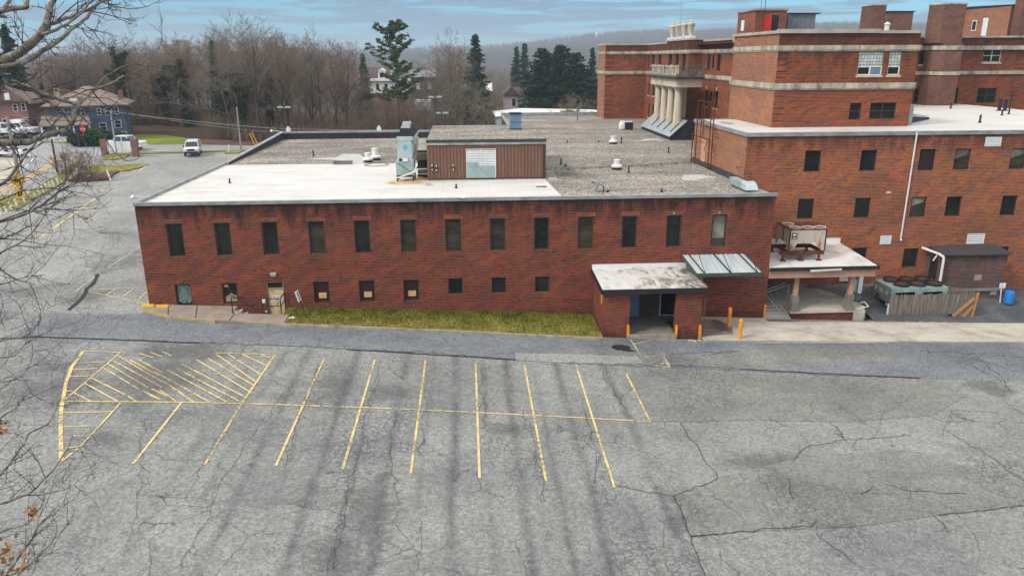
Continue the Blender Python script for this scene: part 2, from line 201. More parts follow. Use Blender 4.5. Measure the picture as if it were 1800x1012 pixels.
twigmat('twig_brown',(.20,.142,.095)); twigmat('twig_red',(.225,.138,.105)); twigmat('twig_grey',(.21,.175,.135)); twigmat('twig_tan',(.28,.21,.15))
def leafmat(n,a,b):
    s=NT(n,.9,0,.1); f=s.noise(s.tc.outputs['Object'],.9,5,.8); s.base(s.ramp(f,[(.32,a),(.68,b)]))
leafmat('needles_dark',(.010,.028,.016),(.035,.075,.036)); leafmat('needles_pine',(.03,.07,.025),(.11,.17,.06)); leafmat('needles_blue',(.018,.05,.032),(.05,.105,.06)); leafmat('ivy',(.014,.026,.008),(.065,.085,.025)); leafmat('shrub_green',(.08,.12,.02),(.20,.24,.04)); leafmat('holly',(.012,.05,.015),(.04,.11,.03)); leafmat('dead_leaf',(.16,.05,.02),(.55,.26,.09)); leafmat('grassy',(.05,.08,.01),(.2,.19,.04))
M=MATS
# ---------------------------------------------------------------- objects
def tag(o,label=None,cat=None,group=None,kind=None):
    if label: o['label']=label
    if cat: o['category']=cat
    if group: o['group']=group
    if kind: o['kind']=kind
    return o
def empty(name,loc,label=None,cat=None,group=None):
    o=bpy.data.objects.new(name,None); COL.objects.link(o); o.location=[float(q) for q in loc]; o.empty_display_size=.3; o['wb']=1; return tag(o,label,cat,group)
class MB:
    def __init__(s): s.v=[]; s.f=[]; s.mi=[]; s.c=0
    def add(s,vs,fs,m=None):
        n=len(s.v); s.v+= [tuple(float(q) for q in p) for p in vs]; s.f+=[tuple(i+n for i in f) for f in fs]; s.mi+=[s.c if m is None else m]*len(fs); return s
    def box(s,x0,x1,y0,y1,z0,z1,m=None):
        if x0>x1:x0,x1=x1,x0
        if y0>y1:y0,y1=y1,y0
        if z0>z1:z0,z1=z1,z0
        return s.add([(x0,y0,z0),(x1,y0,z0),(x1,y1,z0),(x0,y1,z0),(x0,y0,z1),(x1,y0,z1),(x1,y1,z1),(x0,y1,z1)],[(0,3,2,1),(4,5,6,7),(0,1,5,4),(1,2,6,5),(2,3,7,6),(3,0,4,7)],m)
    def hexa(s,b,t,m=None): # bottom 4 ccw, top 4
        return s.add(list(b)+list(t),[(0,3,2,1),(4,5,6,7),(0,1,5,4),(1,2,6,5),(2,3,7,6),(3,0,4,7)],m)
    def quad(s,*p,m=None): return s.add(p,[tuple(range(len(p)))],m)
    def prism(s,pts,z0,z1,m=None): # polygon in xy; z may be callables
        n=len(pts); fa=(lambda f,p:f(p[0],p[1]) if callable(f) else f)
        a=sum(pts[i][0]*pts[(i+1)%n][1]-pts[(i+1)%n][0]*pts[i][1] for i in range(n))
        if a<0: pts=pts[::-1]
        vs=[(p[0],p[1],fa(z0,p)) for p in pts]+[(p[0],p[1],fa(z1,p)) for p in pts]
        return s.add(vs,[tuple(range(n))[::-1],tuple(range(n,2*n))]+[(i,(i+1)%n,n+(i+1)%n,n+i) for i in range(n)],m)
    def extr(s,prof,axis,a,b,m=None): # profile (u,z) extruded along axis 'x'|'y' from a to b
        n=len(prof); vs=[((a,u,z) if axis=='x' else (u,a,z)) for u,z in prof]+[((b,u,z) if axis=='x' else (u,b,z)) for u,z in prof]
        return s.add(vs,[tuple(range(n)),tuple(range(n,2*n))[::-1]]+[(i,n+i,n+(i+1)%n,(i+1)%n) for i in range(n)],m)
    def tube(s,p0,p1,r0,r1=None,n=8,m=None,cap=True):
        r1=r0 if r1 is None else r1; p0=Vector([float(q) for q in p0]); p1=Vector([float(q) for q in p1]); d=(p1-p0)
        if d.length<1e-6: return s
        d.normalize(); a=d.orthogonal().normalized(); b=d.cross(a); vs=[]
        for p,r in ((p0,r0),(p1,r1)):
            for i in range(n): t=2*math.pi*i/n; vs.append(p+(a*math.cos(t)+b*math.sin(t))*r)
        fs=[(i,(i+1)%n,n+(i+1)%n,n+i) for i in range(n)]
        if cap: fs+=[tuple(range(n))[::-1],tuple(range(n,2*n))]
        return s.add(vs,fs,m)
    def path(s,pts,r,n=6,m=None):
        for i in range(len(pts)-1): s.tube(pts[i],pts[i+1],r if not isinstance(r,(list,tuple)) else r[i],r if not isinstance(r,(list,tuple)) else r[i+1],n,m)
        return s
    def lathe(s,c,prof,n=16,m=None,cap=True): # prof (r,z)
        vs=[(c[0]+r*math.cos(2*math.pi*i/n),c[1]+r*math.sin(2*math.pi*i/n),c[2]+z) for r,z in prof for i in range(n)]; k=len(prof)
        fs=[(j*n+i,j*n+(i+1)%n,(j+1)*n+(i+1)%n,(j+1)*n+i) for j in range(k-1) for i in range(n)]+([tuple(range(n))[::-1],tuple(range((k-1)*n,k*n))] if cap else [])
        return s.add(vs,fs,m)
    def build(s,name,mats,parent=None,smooth=False,**kw):
        me=bpy.data.meshes.new(name); me.from_pydata(s.v,[],s.f)
        if isinstance(mats,str): mats=[mats]
        for q in mats: me.materials.append(M[q])
        if len(mats)>1: me.polygons.foreach_set('material_index',s.mi)
        if smooth: me.polygons.foreach_set('use_smooth',[True]*len(s.f))
        me.update(); o=bpy.data.objects.new(name,me); COL.objects.link(o)
        if parent is not None:
            o.parent=parent
            if parent.type=='EMPTY' and 'wb' in parent: o.location=-parent.location
        tag(o,kw.get('label'),kw.get('cat'),kw.get('group'),kw.get('kind')); return o
def copy_tree(o,parent=None):
    c=o.copy(); COL.objects.link(c); c.parent=parent
    for ch in list(o.children): copy_tree(ch,c)
    return c
def bpt(name,mats,parent,*boxes,**kw):
    b=MB()
    for q in boxes: b.box(*q)
    return b.build(name,mats,parent,**kw)
# wall with openings. axis 'y': plane y=c seen from -y, u=x ; axis 'x': plane x=c seen from -x, u=y
def wall(mb,axis,c,u0,u1,z0,z1,holes=(),dep=.18):
    P=(lambda u,z,d=0:(u,c+d,z)) if axis=='y' else (lambda u,z,d=0:(c+d,u,z))
    us=sorted({u0,u1,*[h[0] for h in holes],*[h[1] for h in holes]}); zs=sorted({z0,z1,*[h[2] for h in holes],*[h[3] for h in holes]})
    us=[u for u in us if u0<=u<=u1]; zs=[z for z in zs if z0<=z<=z1]
    for i in range(len(us)-1):
        for j in range(len(zs)-1):
            um,zm=(us[i]+us[i+1])/2,(zs[j]+zs[j+1])/2
            if any(h[0]<um<h[1] and h[2]<zm<h[3] for h in holes): continue
            mb.quad(P(us[i],zs[j]),P(us[i+1],zs[j]),P(us[i+1],zs[j+1]),P(us[i],zs[j+1]))
    for h in holes:
        a,b,d,e=h[:4]
        mb.quad(P(a,d),P(a,e),P(a,e,dep),P(a,d,dep)); mb.quad(P(b,d,dep),P(b,e,dep),P(b,e),P(b,d)); mb.quad(P(a,e),P(b,e),P(b,e,dep),P(a,e,dep)); mb.quad(P(a,d,dep),P(b,d,dep),P(b,d),P(a,d))
def obox(axis,c,u0,u1,z0,z1,d0,d1): return (u0,u1,c+d0,c+d1,z0,z1) if axis=='y' else (c+d0,c+d1,u0,u1,z0,z1)
def window(parent,axis,c,u0,u1,z0,z1,dep=.14,fw=.07,frame='bronze_frame',glass='glass_dark',mull=(),tran=(),sill=None,label=None,name='window'):
    b=MB(); g=.0
    for q in ((u0,u0+fw,z0,z1),(u1-fw,u1,z0,z1),(u0+fw,u1-fw,z0,z0+fw),(u0+fw,u1-fw,z1-fw,z1)): b.box(*obox(axis,c,*q,dep-.06,dep+.04))
    for k in mull: b.box(*obox(axis,c,u0+(u1-u0)*k-fw*.6,u0+(u1-u0)*k+fw*.6,z0+fw,z1-fw,dep-.055,dep+.035))
    for k in tran: b.box(*obox(axis,c,u0+fw,u1-fw,z0+(z1-z0)*k-fw*.4,z0+(z1-z0)*k+fw*.4,dep-.05,dep+.03))
    w=b.build(name,frame,parent,label=label)
    if glass: bpt('pane',glass,w,obox(axis,c,u0+fw*.5,u1-fw*.5,z0+fw*.5,z1-fw*.5,dep,dep+.02))
    if sill: bpt('sill',sill,w,obox(axis,c,u0-.08,u1+.08,z0-.14,z0-.005,-.06,.12))
    return w
# ================================================================= GROUND
def sheet(name,polys,mat,dz,**kw):
    b=MB()
    for p in polys: b.add([(q[0],q[1],G(q[0],q[1])+dz) for q in p],[tuple(range(len(p)))])
    return b.build(name,mat,None,kind='structure',**kw)
def pg(l): return [tuple(PG(x,y)[:2]) for x,y in l]
def ss(t,a,b): t=min(1,max(0,(t-a)/(b-a))); return t*t*(3-2*t)
KERB=[tuple(q) for q in pg([(255,549),(300,560),(378,567),(430,570),(500,573),(650,579),(800,585),(930,592),(1066,598)])]
def ridge_el(px): # elevation of the far skyline, pixel height over the true horizon
    xs=[-3000,-400,0,300,500,650,760,830,900,1000,1060,1120,1200,1300,1450,1600,1800,3000]; ys=[2,2,4,6,8,4,6,10,14,23,30,33,34,36,39,36,34,22]
    return float(np.interp(px,xs,ys))
from mathutils import noise as mn
def Z(x,y):
    cx=max(-62,min(60,x)); ye=118+15*ss(-x,24,38); cyy=max(-40,min(ye,y)); z=GA+GB*cx+GC*cyy
    r=math.hypot(x,y)
    if y>ye:
        low=-4+3*mn.noise(Vector((x*.004,y*.004,0))); z+=(low-z)*ss(y,ye,230+max(0,-x)*.8)
    else:
        f=ss(abs(x),75,260); z+=(-1-z)*f
    if y>200:
        pxx=900+FPX*math.tan(math.atan2(x,y)-YAW) if y>abs(x)*.2 else 0
        R=1900; top=HC+R*ridge_el(pxx)/FPX
        h=(top+4)*ss(r,750,R); h+=math.exp(-((r-3400)/700)**2)*12
        h+=(10*mn.noise(Vector((x*.0022,y*.0022,3)))+4*mn.noise(Vector((x*.008,y*.008,5))))*ss(r,500,1500)
        z+=h
    return z
def terrain():
    hx=[-18.6,18.4]; hy=[43.2,81]
    xs=sorted(set([round(-4400*(1-i/60)**2.2-120,1) for i in range(60)]+[-120+4*i for i in range(61)]+[round(4400*(i/60)**2.2+120,1) for i in range(1,61)]+hx))
    ys=sorted(set([-900,-500,-250,-120,-60,-30]+[-20+4*i for i in range(66)]+[round(244+3900*(i/130)**1.6,1) for i in range(1,131)]+hy))
    v=[(x,y,Z(x,y)-(.06 if y<134 and abs(x)<110 else 0)) for y in ys for x in xs]; nx=len(xs); f=[];mi=[]
    for j in range(len(ys)-1):
        for i in range(nx-1):
            xm,ym=(xs[i]+xs[i+1])/2,(ys[j]+ys[j+1])/2
            if hx[0]<xm<hx[1] and hy[0]<ym<hy[1]: continue
            f.append((j*nx+i,j*nx+i+1,(j+1)*nx+i+1,(j+1)*nx+i)); mi.append(1 if math.hypot(xm,ym)>420 else 0)
    b=MB(); b.v=v; b.f=f; b.mi=mi; return b.build('terrain',['leaf_litter','far_wood'],None,smooth=True,kind='structure')
terrain()
yk=KERB
front=[(-70,-12),(70,-12),(70,44.6),(34.9,44.6),(34.2,41.75),(14.2,41.0),(13.6,41.2)]+[(7.99,41.3)]+[(p[0],p[1]) for p in yk[::-1]]+[(-19.0,43.6),(-70,43.6)]
sheet('parking_lot',[front],'asphalt',-.01)
sheet('side_lot',[[(-70,43.6),(-19.0,43.6),(-19.35,44.6),(-19.35,83),(6,84),(6,118.5),(-70,118.5)]],'asphalt_pale',-.01)
# newer lane beside the building, patches
lane=pg([(0,594),(60,592),(178,596),(350,602),(500,608),(622,614),(760,620),(907,633),(988,637),(1150,645),(1451,659),(1618,665),(1800,668)])
lt=[(p[0],p[1]-.02) for p in yk]
sheet('lane',[lane+[(34.5,41.6),(14.2,40.95)]+[(7.99,41.25)]+[(p[0],p[1]) for p in lt[::-1]]+pg([(180,556),(90,560)])],'asphalt_lane',0)
sheet('lot_patch_rough',[pg([(905,633),(1000,612),(1110,618),(1235,625),(1300,613),(1430,612),(1560,618),(1600,634),(1430,638),(1350,648),(1150,640),(1040,637)])],'asphalt_rough',.004)
sheet('asphalt_patch',[pg([(905,620),(1000,622),(1120,626),(1130,637),(1040,640),(907,632)]),pg([(1770,690),(1800,686),(1800,725),(1778,715),(1765,700)])],'asphalt_pale',.006)
sheet('asphalt_coarse',[pg([(1262,840),(1420,800),(1600,790),(1800,850),(1800,888),(1650,905),(1504,925),(1309,934),(1215,942),(1185,872)]),pg([(1145,740),(1120,690),(1105,660),(1170,650),(1451,662),(1640,668),(1700,695),(1640,730),(1480,742),(1330,738),(1195,741)])],'asphalt_rough',.005)
def strips(name,lines,w,mat,dz):
    b=MB()
    for ln in lines:
        ww=w
        if isinstance(ln[0],(int,float)): ww=ln[0]; ln=ln[1]
        P=[np.array(PG(x,y)[:2]) for x,y in ln]
        for i in range(len(P)-1):
            d=P[i+1]-P[i]; L_=np.hypot(*d)
            if L_<1e-4: continue
            n=np.array([-d[1],d[0]])/L_*ww/2; d=d/L_*ww*.3
            q=[P[i]-n-(d if i else 0),P[i+1]-n,P[i+1]+n,P[i]+n-(d if i else 0)]; h=dz+(i%2)*.0015
            b.add([(a[0],a[1],G(a[0],a[1])+h) for a in q],[(0,1,2,3)])
    return b.build(name,mat,None,kind='structure')
def jag(pts,amp=5,step=9,seed=1):
    r=random.Random(seed); out=[pts[0]]
    for a,b in zip(pts[:-1],pts[1:]):
        L_=math.hypot(b[0]-a[0],b[1]-a[1]); n=max(1,int(L_/step))
        for i in range(1,n+1):
            t=i/n; out.append((a[0]+(b[0]-a[0])*t+(r.uniform(-amp,amp) if i<n else 0),a[1]+(b[1]-a[1])*t+(r.uniform(-amp,amp)*.5 if i<n else 0)))
    return out
c6=lambda l:[(x/2.456,600+y/2.456) for x,y in l]
stall=[[(570,630),(485,818)],[(659,632),(602,825)],[(748,633),(722,832)],[(836,637),(843,840)],[(922,642),(960,845)],[(1012,640),(1080,856)],[(1101,657),(1143,741)],
 [(483.7,623.6),(425.5,708),(360,816)],c6([(785,262),(575,528)])]
cross=[[(110,705),(321.7,706.7),(430,709),(640,716),(840,725),(1000,733),(1143,741)]]
strips('parking_markings',[(.105,s_) for s_ in stall]+[(.09,s_) for s_ in cross]+[(.16,c6([(265,515),(262,370),(265,290),(285,180),(310,110),(360,42)]))],.10,'yellow_paint',.012)
hat=[[(360,42),(520,48)],[(520,48),(283,250)],[(930,50),(1188,58)],[(1120,55),(1165,72)],[(1045,55),(1150,105)],[(985,55),(1128,145)],[(935,57),(1110,178)],[(895,72),(1095,190)],[(850,80),(1085,222)],[(785,98),(1062,242)],[(765,118),(1040,262)],[(720,122),(980,262)],[(665,130),(905,262)],[(710,175),(835,262)],[(690,210),(760,258)],
 [(510,62),(640,140)],[(490,85),(640,165)],[(465,97),(640,200)],[(440,110),(600,207)],[(390,155),(540,230)],[(365,180),(505,258)],[(320,222),(390,258)],[(320,95),(455,88)],[(305,123),(420,117)],[(298,152),(380,150)],[(270,308),(485,303)],[(265,370),(410,363)],[(315,408),(385,405)],[(290,460),(340,455)],[(280,215),(315,213)],
 [(520,265),(490,300),(350,450),(265,520)],[(640,140),(735,192)],[(640,165),(700,200)],[(655,205),(720,236)],[(620,215),(690,250)],[(560,80),(690,150)],[(600,80),(700,135)],[(600,52),(660,70)],[(650,48),(700,66)],[(700,44),(740,62)],[(650,235),(690,252)],[(555,238),(590,260)]]
strips('hatch_markings',[c6(h) for h in hat],.085,'yellow_paint',.018)
strips('side_markings',[[(158,513),(261,535)],[(164,509),(259,505)],[(186,519),(203.6,507.6)],[(215,522),(237,506)],[(241,529),(261,511)],[(247,434),(190,470),(134,512)],[(262,535),(260,506)]],.11,'yellow_faded',.012)
strips('faded_side_line',[[(208,321),(110,390),(0,470)]],.28,'yellow_faded',.013)
c7=lambda l:[(1000+x/4.2175,560+y/4.2175) for x,y in l]
strips('ramp_markings',[c7([(455,155),(480,190),(625,158),(750,355)]),c7([(480,190),(550,300)]),c7([(540,290),(600,275)]),c7([(635,350),(715,325),(750,357),(640,352)])],.09,'yellow_faded',.014)
strips('dock_markings',[[(x0,546 if 0 else y0),(x0+17,570)] for x0,y0 in [(1398,563),(1419,563),(1438,563),(1460,563),(1482,563),(1505,564),(1528,563),(1541,563),(1568,563),(1590,563),(1613,563),(1633,563),(1652,563),(1673,563),(1693,563),(1710,561)]],.09,'yellow_faded',.014)
strips('dock_edge_line',[[(1404,570),(1500,571),(1640,571),(1755,570)],[(1330,604),(1450,604),(1560,604)]],.09,'yellow_faded',.075)
sheet('manhole_cover',[[(8.6+.55*math.cos(t),39.75+.42*math.sin(t)) for t in [2*math.pi*i/20 for i in range(20)]]+[]],'tar_black',.012)
sheet('tar_patch',[pg([(1088,611),(1105,614),(1119,617),(1112,618),(1095,617)])],'tar_black',.010)
# cracks
cr=[[(51,592),(178,596),(350,602)],[(350,602),(500,608),(622,614),(760,620),(907,633)],[(988,637),(1150,645)],[(1165,642),(1240,645),(1300,649),(1451,659),(1618,665)],
 [(1195,742),(1262,840)],[(1262,840),(1185,872)],[(1080,852),(1185,872)],[(1185,872),(1200,905),(1215,942),(1228,980),(1240,1012)],[(1394,810),(1415,787),(1484,773),(1602,765)],[(1386,840),(1394,877)],[(1655,753),(1736,799),(1800,846)],
 [(1215,942),(1309,934),(1431,923)],[(1650,905),(1800,889)],[(1435,938),(1504,990)],[(1350,732),(1380,748)],[(1460,745),(1483,770)],[(1555,850),(1600,863),(1700,868)],[(1512,869),(1534,856)],[(1190,622),(1300,617),(1230,624)],[(1690,625),(1750,640),(1790,655)],[(1700,640),(1770,672)],[(1720,628),(1765,668),(1780,690)],[(1617,617),(1800,628)],[(1640,905),(1668,935)]]
cr2=[[(669,634),(640,740),(625,820),(606,900),(585,1000)],[(755,660),(742,730),(738,800)],[(736,910),(735,1000)],[(560,635),(525,740),(500,820)],[(610,850),(590,950),(575,1010)],[(1060,650),(1085,700),(1118,745)],[(1015,690),(1050,790),(1075,850)],[(1040,760),(1045,850),(1075,890)],[(845,650),(850,740)],[(920,720),(950,835),(957,880)],[(500,690),(450,760),(400,830),(370,900),(310,1010)],[(380,770),(340,850),(325,880)],[(20,590),(0,596)],[(255,735),(240,900),(220,960)],[(700,785),(790,800)],[(500,885),(560,895),(605,905)],[(260,870),(330,875),(365,880)],[(690,700),(690,820),(700,880)],
 [(172,480),(140,512),(122,548)],[(206,450),(172,485),(150,510)],[(250,380),(200,430),(165,480)],[(230,395),(180,440),(120,485)],[(110,500),(60,510),(30,545)],[(235,545),(205,570),(185,592)],[(160,600),(110,650)],[(185,598),(120,625),(0,640)]]
def branch(lines,seed,prob=.22,lo=8,hi=34):
    r=random.Random(seed); out=[]
    for l in lines:
        out.append(l)
        for i in range(1,len(l)-1):
            if r.random()<prob:
                a=math.atan2(l[i+1][1]-l[i-1][1],l[i+1][0]-l[i-1][0])+r.choice((-1,1))*r.uniform(.6,1.7); L_=r.uniform(lo,hi); p=[l[i]]
                for k in range(int(L_/6)+1): a+=r.gauss(0,.5); p.append((p[-1][0]+6*math.cos(a),p[-1][1]+3.6*math.sin(a)))
                out.append((.012,p))
    return out
strips('asphalt_cracks',branch([jag(l,4.0,10,i) for i,l in enumerate(cr)],3),.027,'crack_fill',.022)
strips('asphalt_fine_cracks',branch([jag(l,6.0,11,i+50) for i,l in enumerate(cr2)],5,.5,8,40),.014,'crack_fill',.024)
strips('seam_dark',[(.22,jag([(120,545),(150,515),(172,482)],3,9,5)),(.12,jag([(0,596),(60,592),(178,596),(350,603)],1,12,7)),(.12,jag([(610,614),(907,632)],1,12,8)),(.10,jag([(1300,649),(1618,665)],1,12,9))],.1,'crack_fill',.020)
# concrete apron by the dock, terrain behind it
b=MB(); up=lambda d:(lambda x,y:G(x,y)+d)
b.prism([(13.75,41.22),(14.3,41.02),(24,41.3),(34.2,41.75),(37.2,45.05),(18.95,44.35),(18.95,44.98),(13.75,44.98)],up(-.4),up(.06)); b.build('concrete_apron','concrete',None,kind='structure')
b=MB(); b.prism([(14.0,41.6),(15.9,42.0),(16.3,43.4),(15.7,44.5),(14.0,44.6)],up(.061),up(.064)); b.build('wet_stain','concrete_wet',None,kind='structure')
b=MB(); rz=lambda x,y:(G(x,45)-.01+(y-45)/4.85*1.06 if y>44.9 else G(x,y)-.01)
b.prism([(19.0,44.4),(25.9,44.62),(37.2,45.05),(70,44.7),(70,45.0),(19.0,45.0)],up(-.4),up(.012)); b.build('dock_asphalt','asphalt_rough',None,kind='structure')
b=MB(); b.add([(26.3,45.0,rz(26.3,45)),(70,45.0,rz(70,45)),(70,49.9,rz(70,49.9)),(26.3,49.9,rz(26.3,49.9))],[(0,1,2,3)]); b.build('dock_ramp','asphalt_black',None,kind='structure')
# pavement, planting bed and kerb along the front of the building
def kerbpt(x): return float(np.interp(x,[p[0] for p in yk],[p[1] for p in yk]))
sx=[p for p in yk if p[0]<-11.2]; xe=-10.75
SW=[(p[0],p[1]+.14) for p in sx]+[(xe,kerbpt(xe)+.14)]
# stairwell opening x -13.9..-11.3, y 43.75..45
b=MB(); fr=SW+[(xe,43.3),(-19.2,43.9)] if 0 else None
b.prism(SW+[(xe,43.7),(-14.1,43.72),(-14.1,44.99),(-19.25,44.99),(-19.35,44.3)],up(-1.2),up(.12)); b.build('sidewalk','concrete_walk',None,kind='structure')
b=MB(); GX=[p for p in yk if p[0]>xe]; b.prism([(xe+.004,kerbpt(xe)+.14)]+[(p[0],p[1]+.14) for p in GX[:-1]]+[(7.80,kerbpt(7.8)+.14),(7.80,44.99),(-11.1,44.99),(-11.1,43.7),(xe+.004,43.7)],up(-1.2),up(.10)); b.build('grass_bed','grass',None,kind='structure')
def kerb(name,pts,mat,w=.14,h=.13):
    b=MB()
    for a,c in zip(pts[:-1],pts[1:]): b.prism([a,c,(c[0],c[1]+w-.002),(a[0],a[1]+w-.002)],up(-.4),up(h))
    return b.build(name,mat,None,kind='structure')
kerb('yellow_kerb',[p for p in yk if p[0]<-13.5],'kerb_yellow'); kerb('kerb',[p for p in yk if p[0]>=-14.4],'kerb')
b=MB()
for x0,x1 in ((-15.9,-16.5),(-13.9,-14.05),(-17.6,-18.2)):
    y0,y1=kerbpt(x0)+.15,44.95; b.hexa([(x0-.03,y0,G(x0,y0)+.1205),(x0+.03,y0,G(x0,y0)+.1205),(x1+.03,y1,G(x1,y1)+.1205),(x1-.03,y1,G(x1,y1)+.1205)],[(x0-.03,y0,G(x0,y0)+.1245),(x0+.03,y0,G(x0,y0)+.1245),(x1+.03,y1,G(x1,y1)+.1245),(x1-.03,y1,G(x1,y1)+.1245)]) if x0!=-13.9 else b.hexa([(x0-.03,y0,G(x0,y0)+.1205),(x0+.03,y0,G(x0,y0)+.1205),(x0+.03,43.65,G(x0,43.65)+.1205),(x0-.03,43.65,G(x0,43.65)+.1205)],[(x0-.03,y0,G(x0,y0)+.1245),(x0+.03,y0,G(x0,y0)+.1245),(x0+.03,43.65,G(x0,43.65)+.1245),(x0-.03,43.65,G(x0,43.65)+.1245)])
b.build('sidewalk_joints','crack_fill',None,kind='structure')
b=MB(); b.box(-14.09,-11.11,43.72,44.98,-.2,.45); b.build('stairwell_floor','concrete_dark',None,kind='structure')
# islands, lawns, road on the left
def island(name,l,mat,dz=.12,km='kerb'):
    p=pg(l); b=MB(); b.prism(p,up(-.3),up(dz)); return b.build(name,mat,None,kind='structure')
island('lawn',[(74,249),(110,246),(150,244),(228,236.5),(290,238),(347,246),(322,253.5),(231,254.5),(191,257),(130,254)],'lawn',.05)
island('wood_edge_ground',[(347,246.3),(399,248),(470,250),(470,256),(399,255),(323,253.6)],'mulch',.05)
island('grass_island',[(181,281),(184,275),(191,271.5),(224,270.5),(230,272),(217,279.6),(195,282)],'dry_grass')
island('grass_strip',[(230,268.5),(300,267.6),(396,265),(396,267),(300,270),(232,271.8)],'dry_grass')
island('grass_verge',[(139,306),(161,292),(200,290.5),(254,289.4),(262,290.5),(247,296),(217,302),(190,303.5),(165,306)],'dry_grass')
island('mulch_bank',[(122,320),(139,306.5),(165,306.5),(190,304),(210,303),(198,309),(195,317),(150,320)],'mulch',.2)
island('small_island',[(395,270.7),(400,265.5),(430,264.7),(420,270.2)],'dry_grass')
island('verge_strip',[(0,372),(0,345),(46,341),(142,281),(128,300),(112,322),(70,345),(30,370)],'dry_grass',.08)
island('gravel_yard',[(-60,300),(-30,276),(10,276),(34,274),(45,281),(38,296),(0,322),(-60,350)],'dry_grass' if 0 else 'concrete',.05)
sheet('road',[pg([(-200,420),(-120,250),(0,254),(60,250),(130,255),(191,258),(230,256),(322,254.5),(399,256),(480,258),(400,264),(300,267),(229,268),(190,270),(160,285),(142,281),(46,340),(0,345)])],'asphalt_road',.008)
strips('road_centre_line',[[(104,277),(75,297),(30,322),(-40,356)],[(101,283),(72,303),(28,327),(-40,362)]],.16,'yellow_bright',.03)
strips('road_edge_line',[[(142,281),(46,340)],[(50,272),(57.6,281),(43.5,296),(17,311),(-30,330)],[(262,290),(245,300)],[(272,266),(300,264)]],.14,'white_paint',.03)
# ================================================================= MAIN TWO-STOREY BUILDING
YF=45.0; XL,XR=-19.35,18.97; ZP=8.0; ZR=7.84
bld=empty('brick_building',(0,YF,0),'long two-storey red brick building with a white and gravel flat roof','building')
upx=[308,392,475,557,637,718,797,875,952,1029,1106,1184,1263]
UW=[]
for i,q in enumerate(upx): c=PY(q,415,YF)[0]; UW.append((c-.47,c+.47,4.70,6.73))
LW=[]
def lw(px,z0,z1,w,k): c=PY(px,510,YF)[0]; LW.append((c-w/2,c+w/2,z0,z1,k))
lw(321.5,1.62,3.03,.93,'fogged'); lw(404,1.70,3.03,.93,'tarp')
for q in (565,645,723): lw(q,1.62,2.97,.95,'board')
for q in (801,877,953): lw(q,1.97,3.02,.90,'small')
dc=PY(485,520,YF)[0]; DOOR=(dc-.5,dc+.5,.46,3.03)
holes=[h[:4] for h in UW]+[h[:4] for h in LW]+[DOOR]
b=MB(); wall(b,'y',YF,XL,XR,-1.5,ZP-.17,holes)
b.build('front_wall','brick_front',bld)
b=MB()
b.quad((XL,82.6,-1),(XL,YF,-1),(XL,YF,ZP-.17),(XL,82.6,ZP-.17))
for z in (2.3,3.3,4.3,5.3,6.3,7.2): b.box(XL-.02,XL-.001,YF+.01,YF+.6,z,z+.04)
b.build('side_wall','brick_front',bld)
b=MB(); b.quad((XR,YF,-1.5),(XR,49.9,-1.5),(XR,49.9,ZP-.17),(XR,YF,ZP-.17)); b.build('end_wall','brick_front',bld)
b=MB(); b.quad((XL,82.6,-1),(XL,82.6,7.8),(5.4,82.6,7.8),(5.4,82.6,-1)); b.quad((5.4,82.6,-1),(5.4,82.6,7.8),(5.4,112.3,7.8),(5.4,112.3,-1)); b.quad((5.4,112.3,-1),(5.4,112.3,7.8),(19.5,112.3,7.8),(19.5,112.3,-1)); b.build('rear_wall','brick_front',bld)
# soldier-course lintels over the upper windows
for h in UW:
    b=MB(); x=h[0]-.08
    while x<h[1]+.05: b.box(x,x+.085,YF-.012,YF-.001,6.735,6.99); x+=.105
    b.build('lintel_course','brick_top',bld)
for i,h in enumerate(UW):
    window(bld,'y',YF,*h,fw=.085,glass='glass_blind' if i==12 else ('glass_warm' if i in (3,5,6,7,9) else 'glass_dark'))
    if i in (2,4,7,10): bpt('blind_rail','panel_brown',[o for o in bld.children if o.name.startswith('window')][-1],(h[0]+.09,h[1]-.09,YF+.11,YF+.135,h[3]-.35-.1*(i%3),h[3]-.32-.1*(i%3)))
wb=[o for o in bld.children if o.name.startswith('window')][-1]
bpt('lower_shade','bronze_frame',wb,(UW[12][0]+.08,UW[12][1]-.08,YF+.10,YF+.13,4.78,5.22))
for u0,u1,z0,z1,k in LW:
    if k=='board':
        w=window(bld,'y',YF,u0,u1,z0,z1,fw=.05,glass='panel_brown',name='boarded_window',label='boarded ground-floor window with a square of bare plywood')
        bpt('plywood_square','plywood',w,((u0+u1)/2-.20,(u0+u1)/2+.27,YF+.105,YF+.13,z0+.27,z0+.62))
    elif k=='fogged':
        w=window(bld,'y',YF,u0,u1,z0,z1,fw=.06,glass='glass_dark',label='ground-floor window covered inside with cloudy plastic')
        b=MB(); b.extr([(u0+.12,z0+.25),(u0+.3,z0+.14),(u1-.2,z0+.14),(u1-.07,z0+.26),(u1-.07,z1-.25),(u1-.14,z1-.1),(u0+.12,z1-.09),(u0+.1,z1-.4)],'y',YF+.105,YF+.125); b.build('plastic_sheet','glass_fogged',w)
    elif k=='tarp':
        w=window(bld,'y',YF,u0,u1,z0,z1,fw=.09,glass='glass_dark',label='ground-floor window with a crumpled tan sheet inside')
        b=MB(); pr=[(u0+.12,z0+.12),(u1-.1,z0+.12),(u1-.12,z0+.5),(u1-.3,z0+.55),(u1-.42,z0+.68),(u0+.33,z0+.52),(u0+.16,z0+.45)]; b.extr(pr,'y',YF+.10,YF+.12); b.build('crumpled_sheet','tarp',w); bpt('paper_note','tarp',w,(u0+.13,u0+.38,YF+.10,YF+.12,z1-.30,z1-.14))
    else: window(bld,'y',YF,u0,u1,z0,z1,fw=.06,glass='glass_dark' )
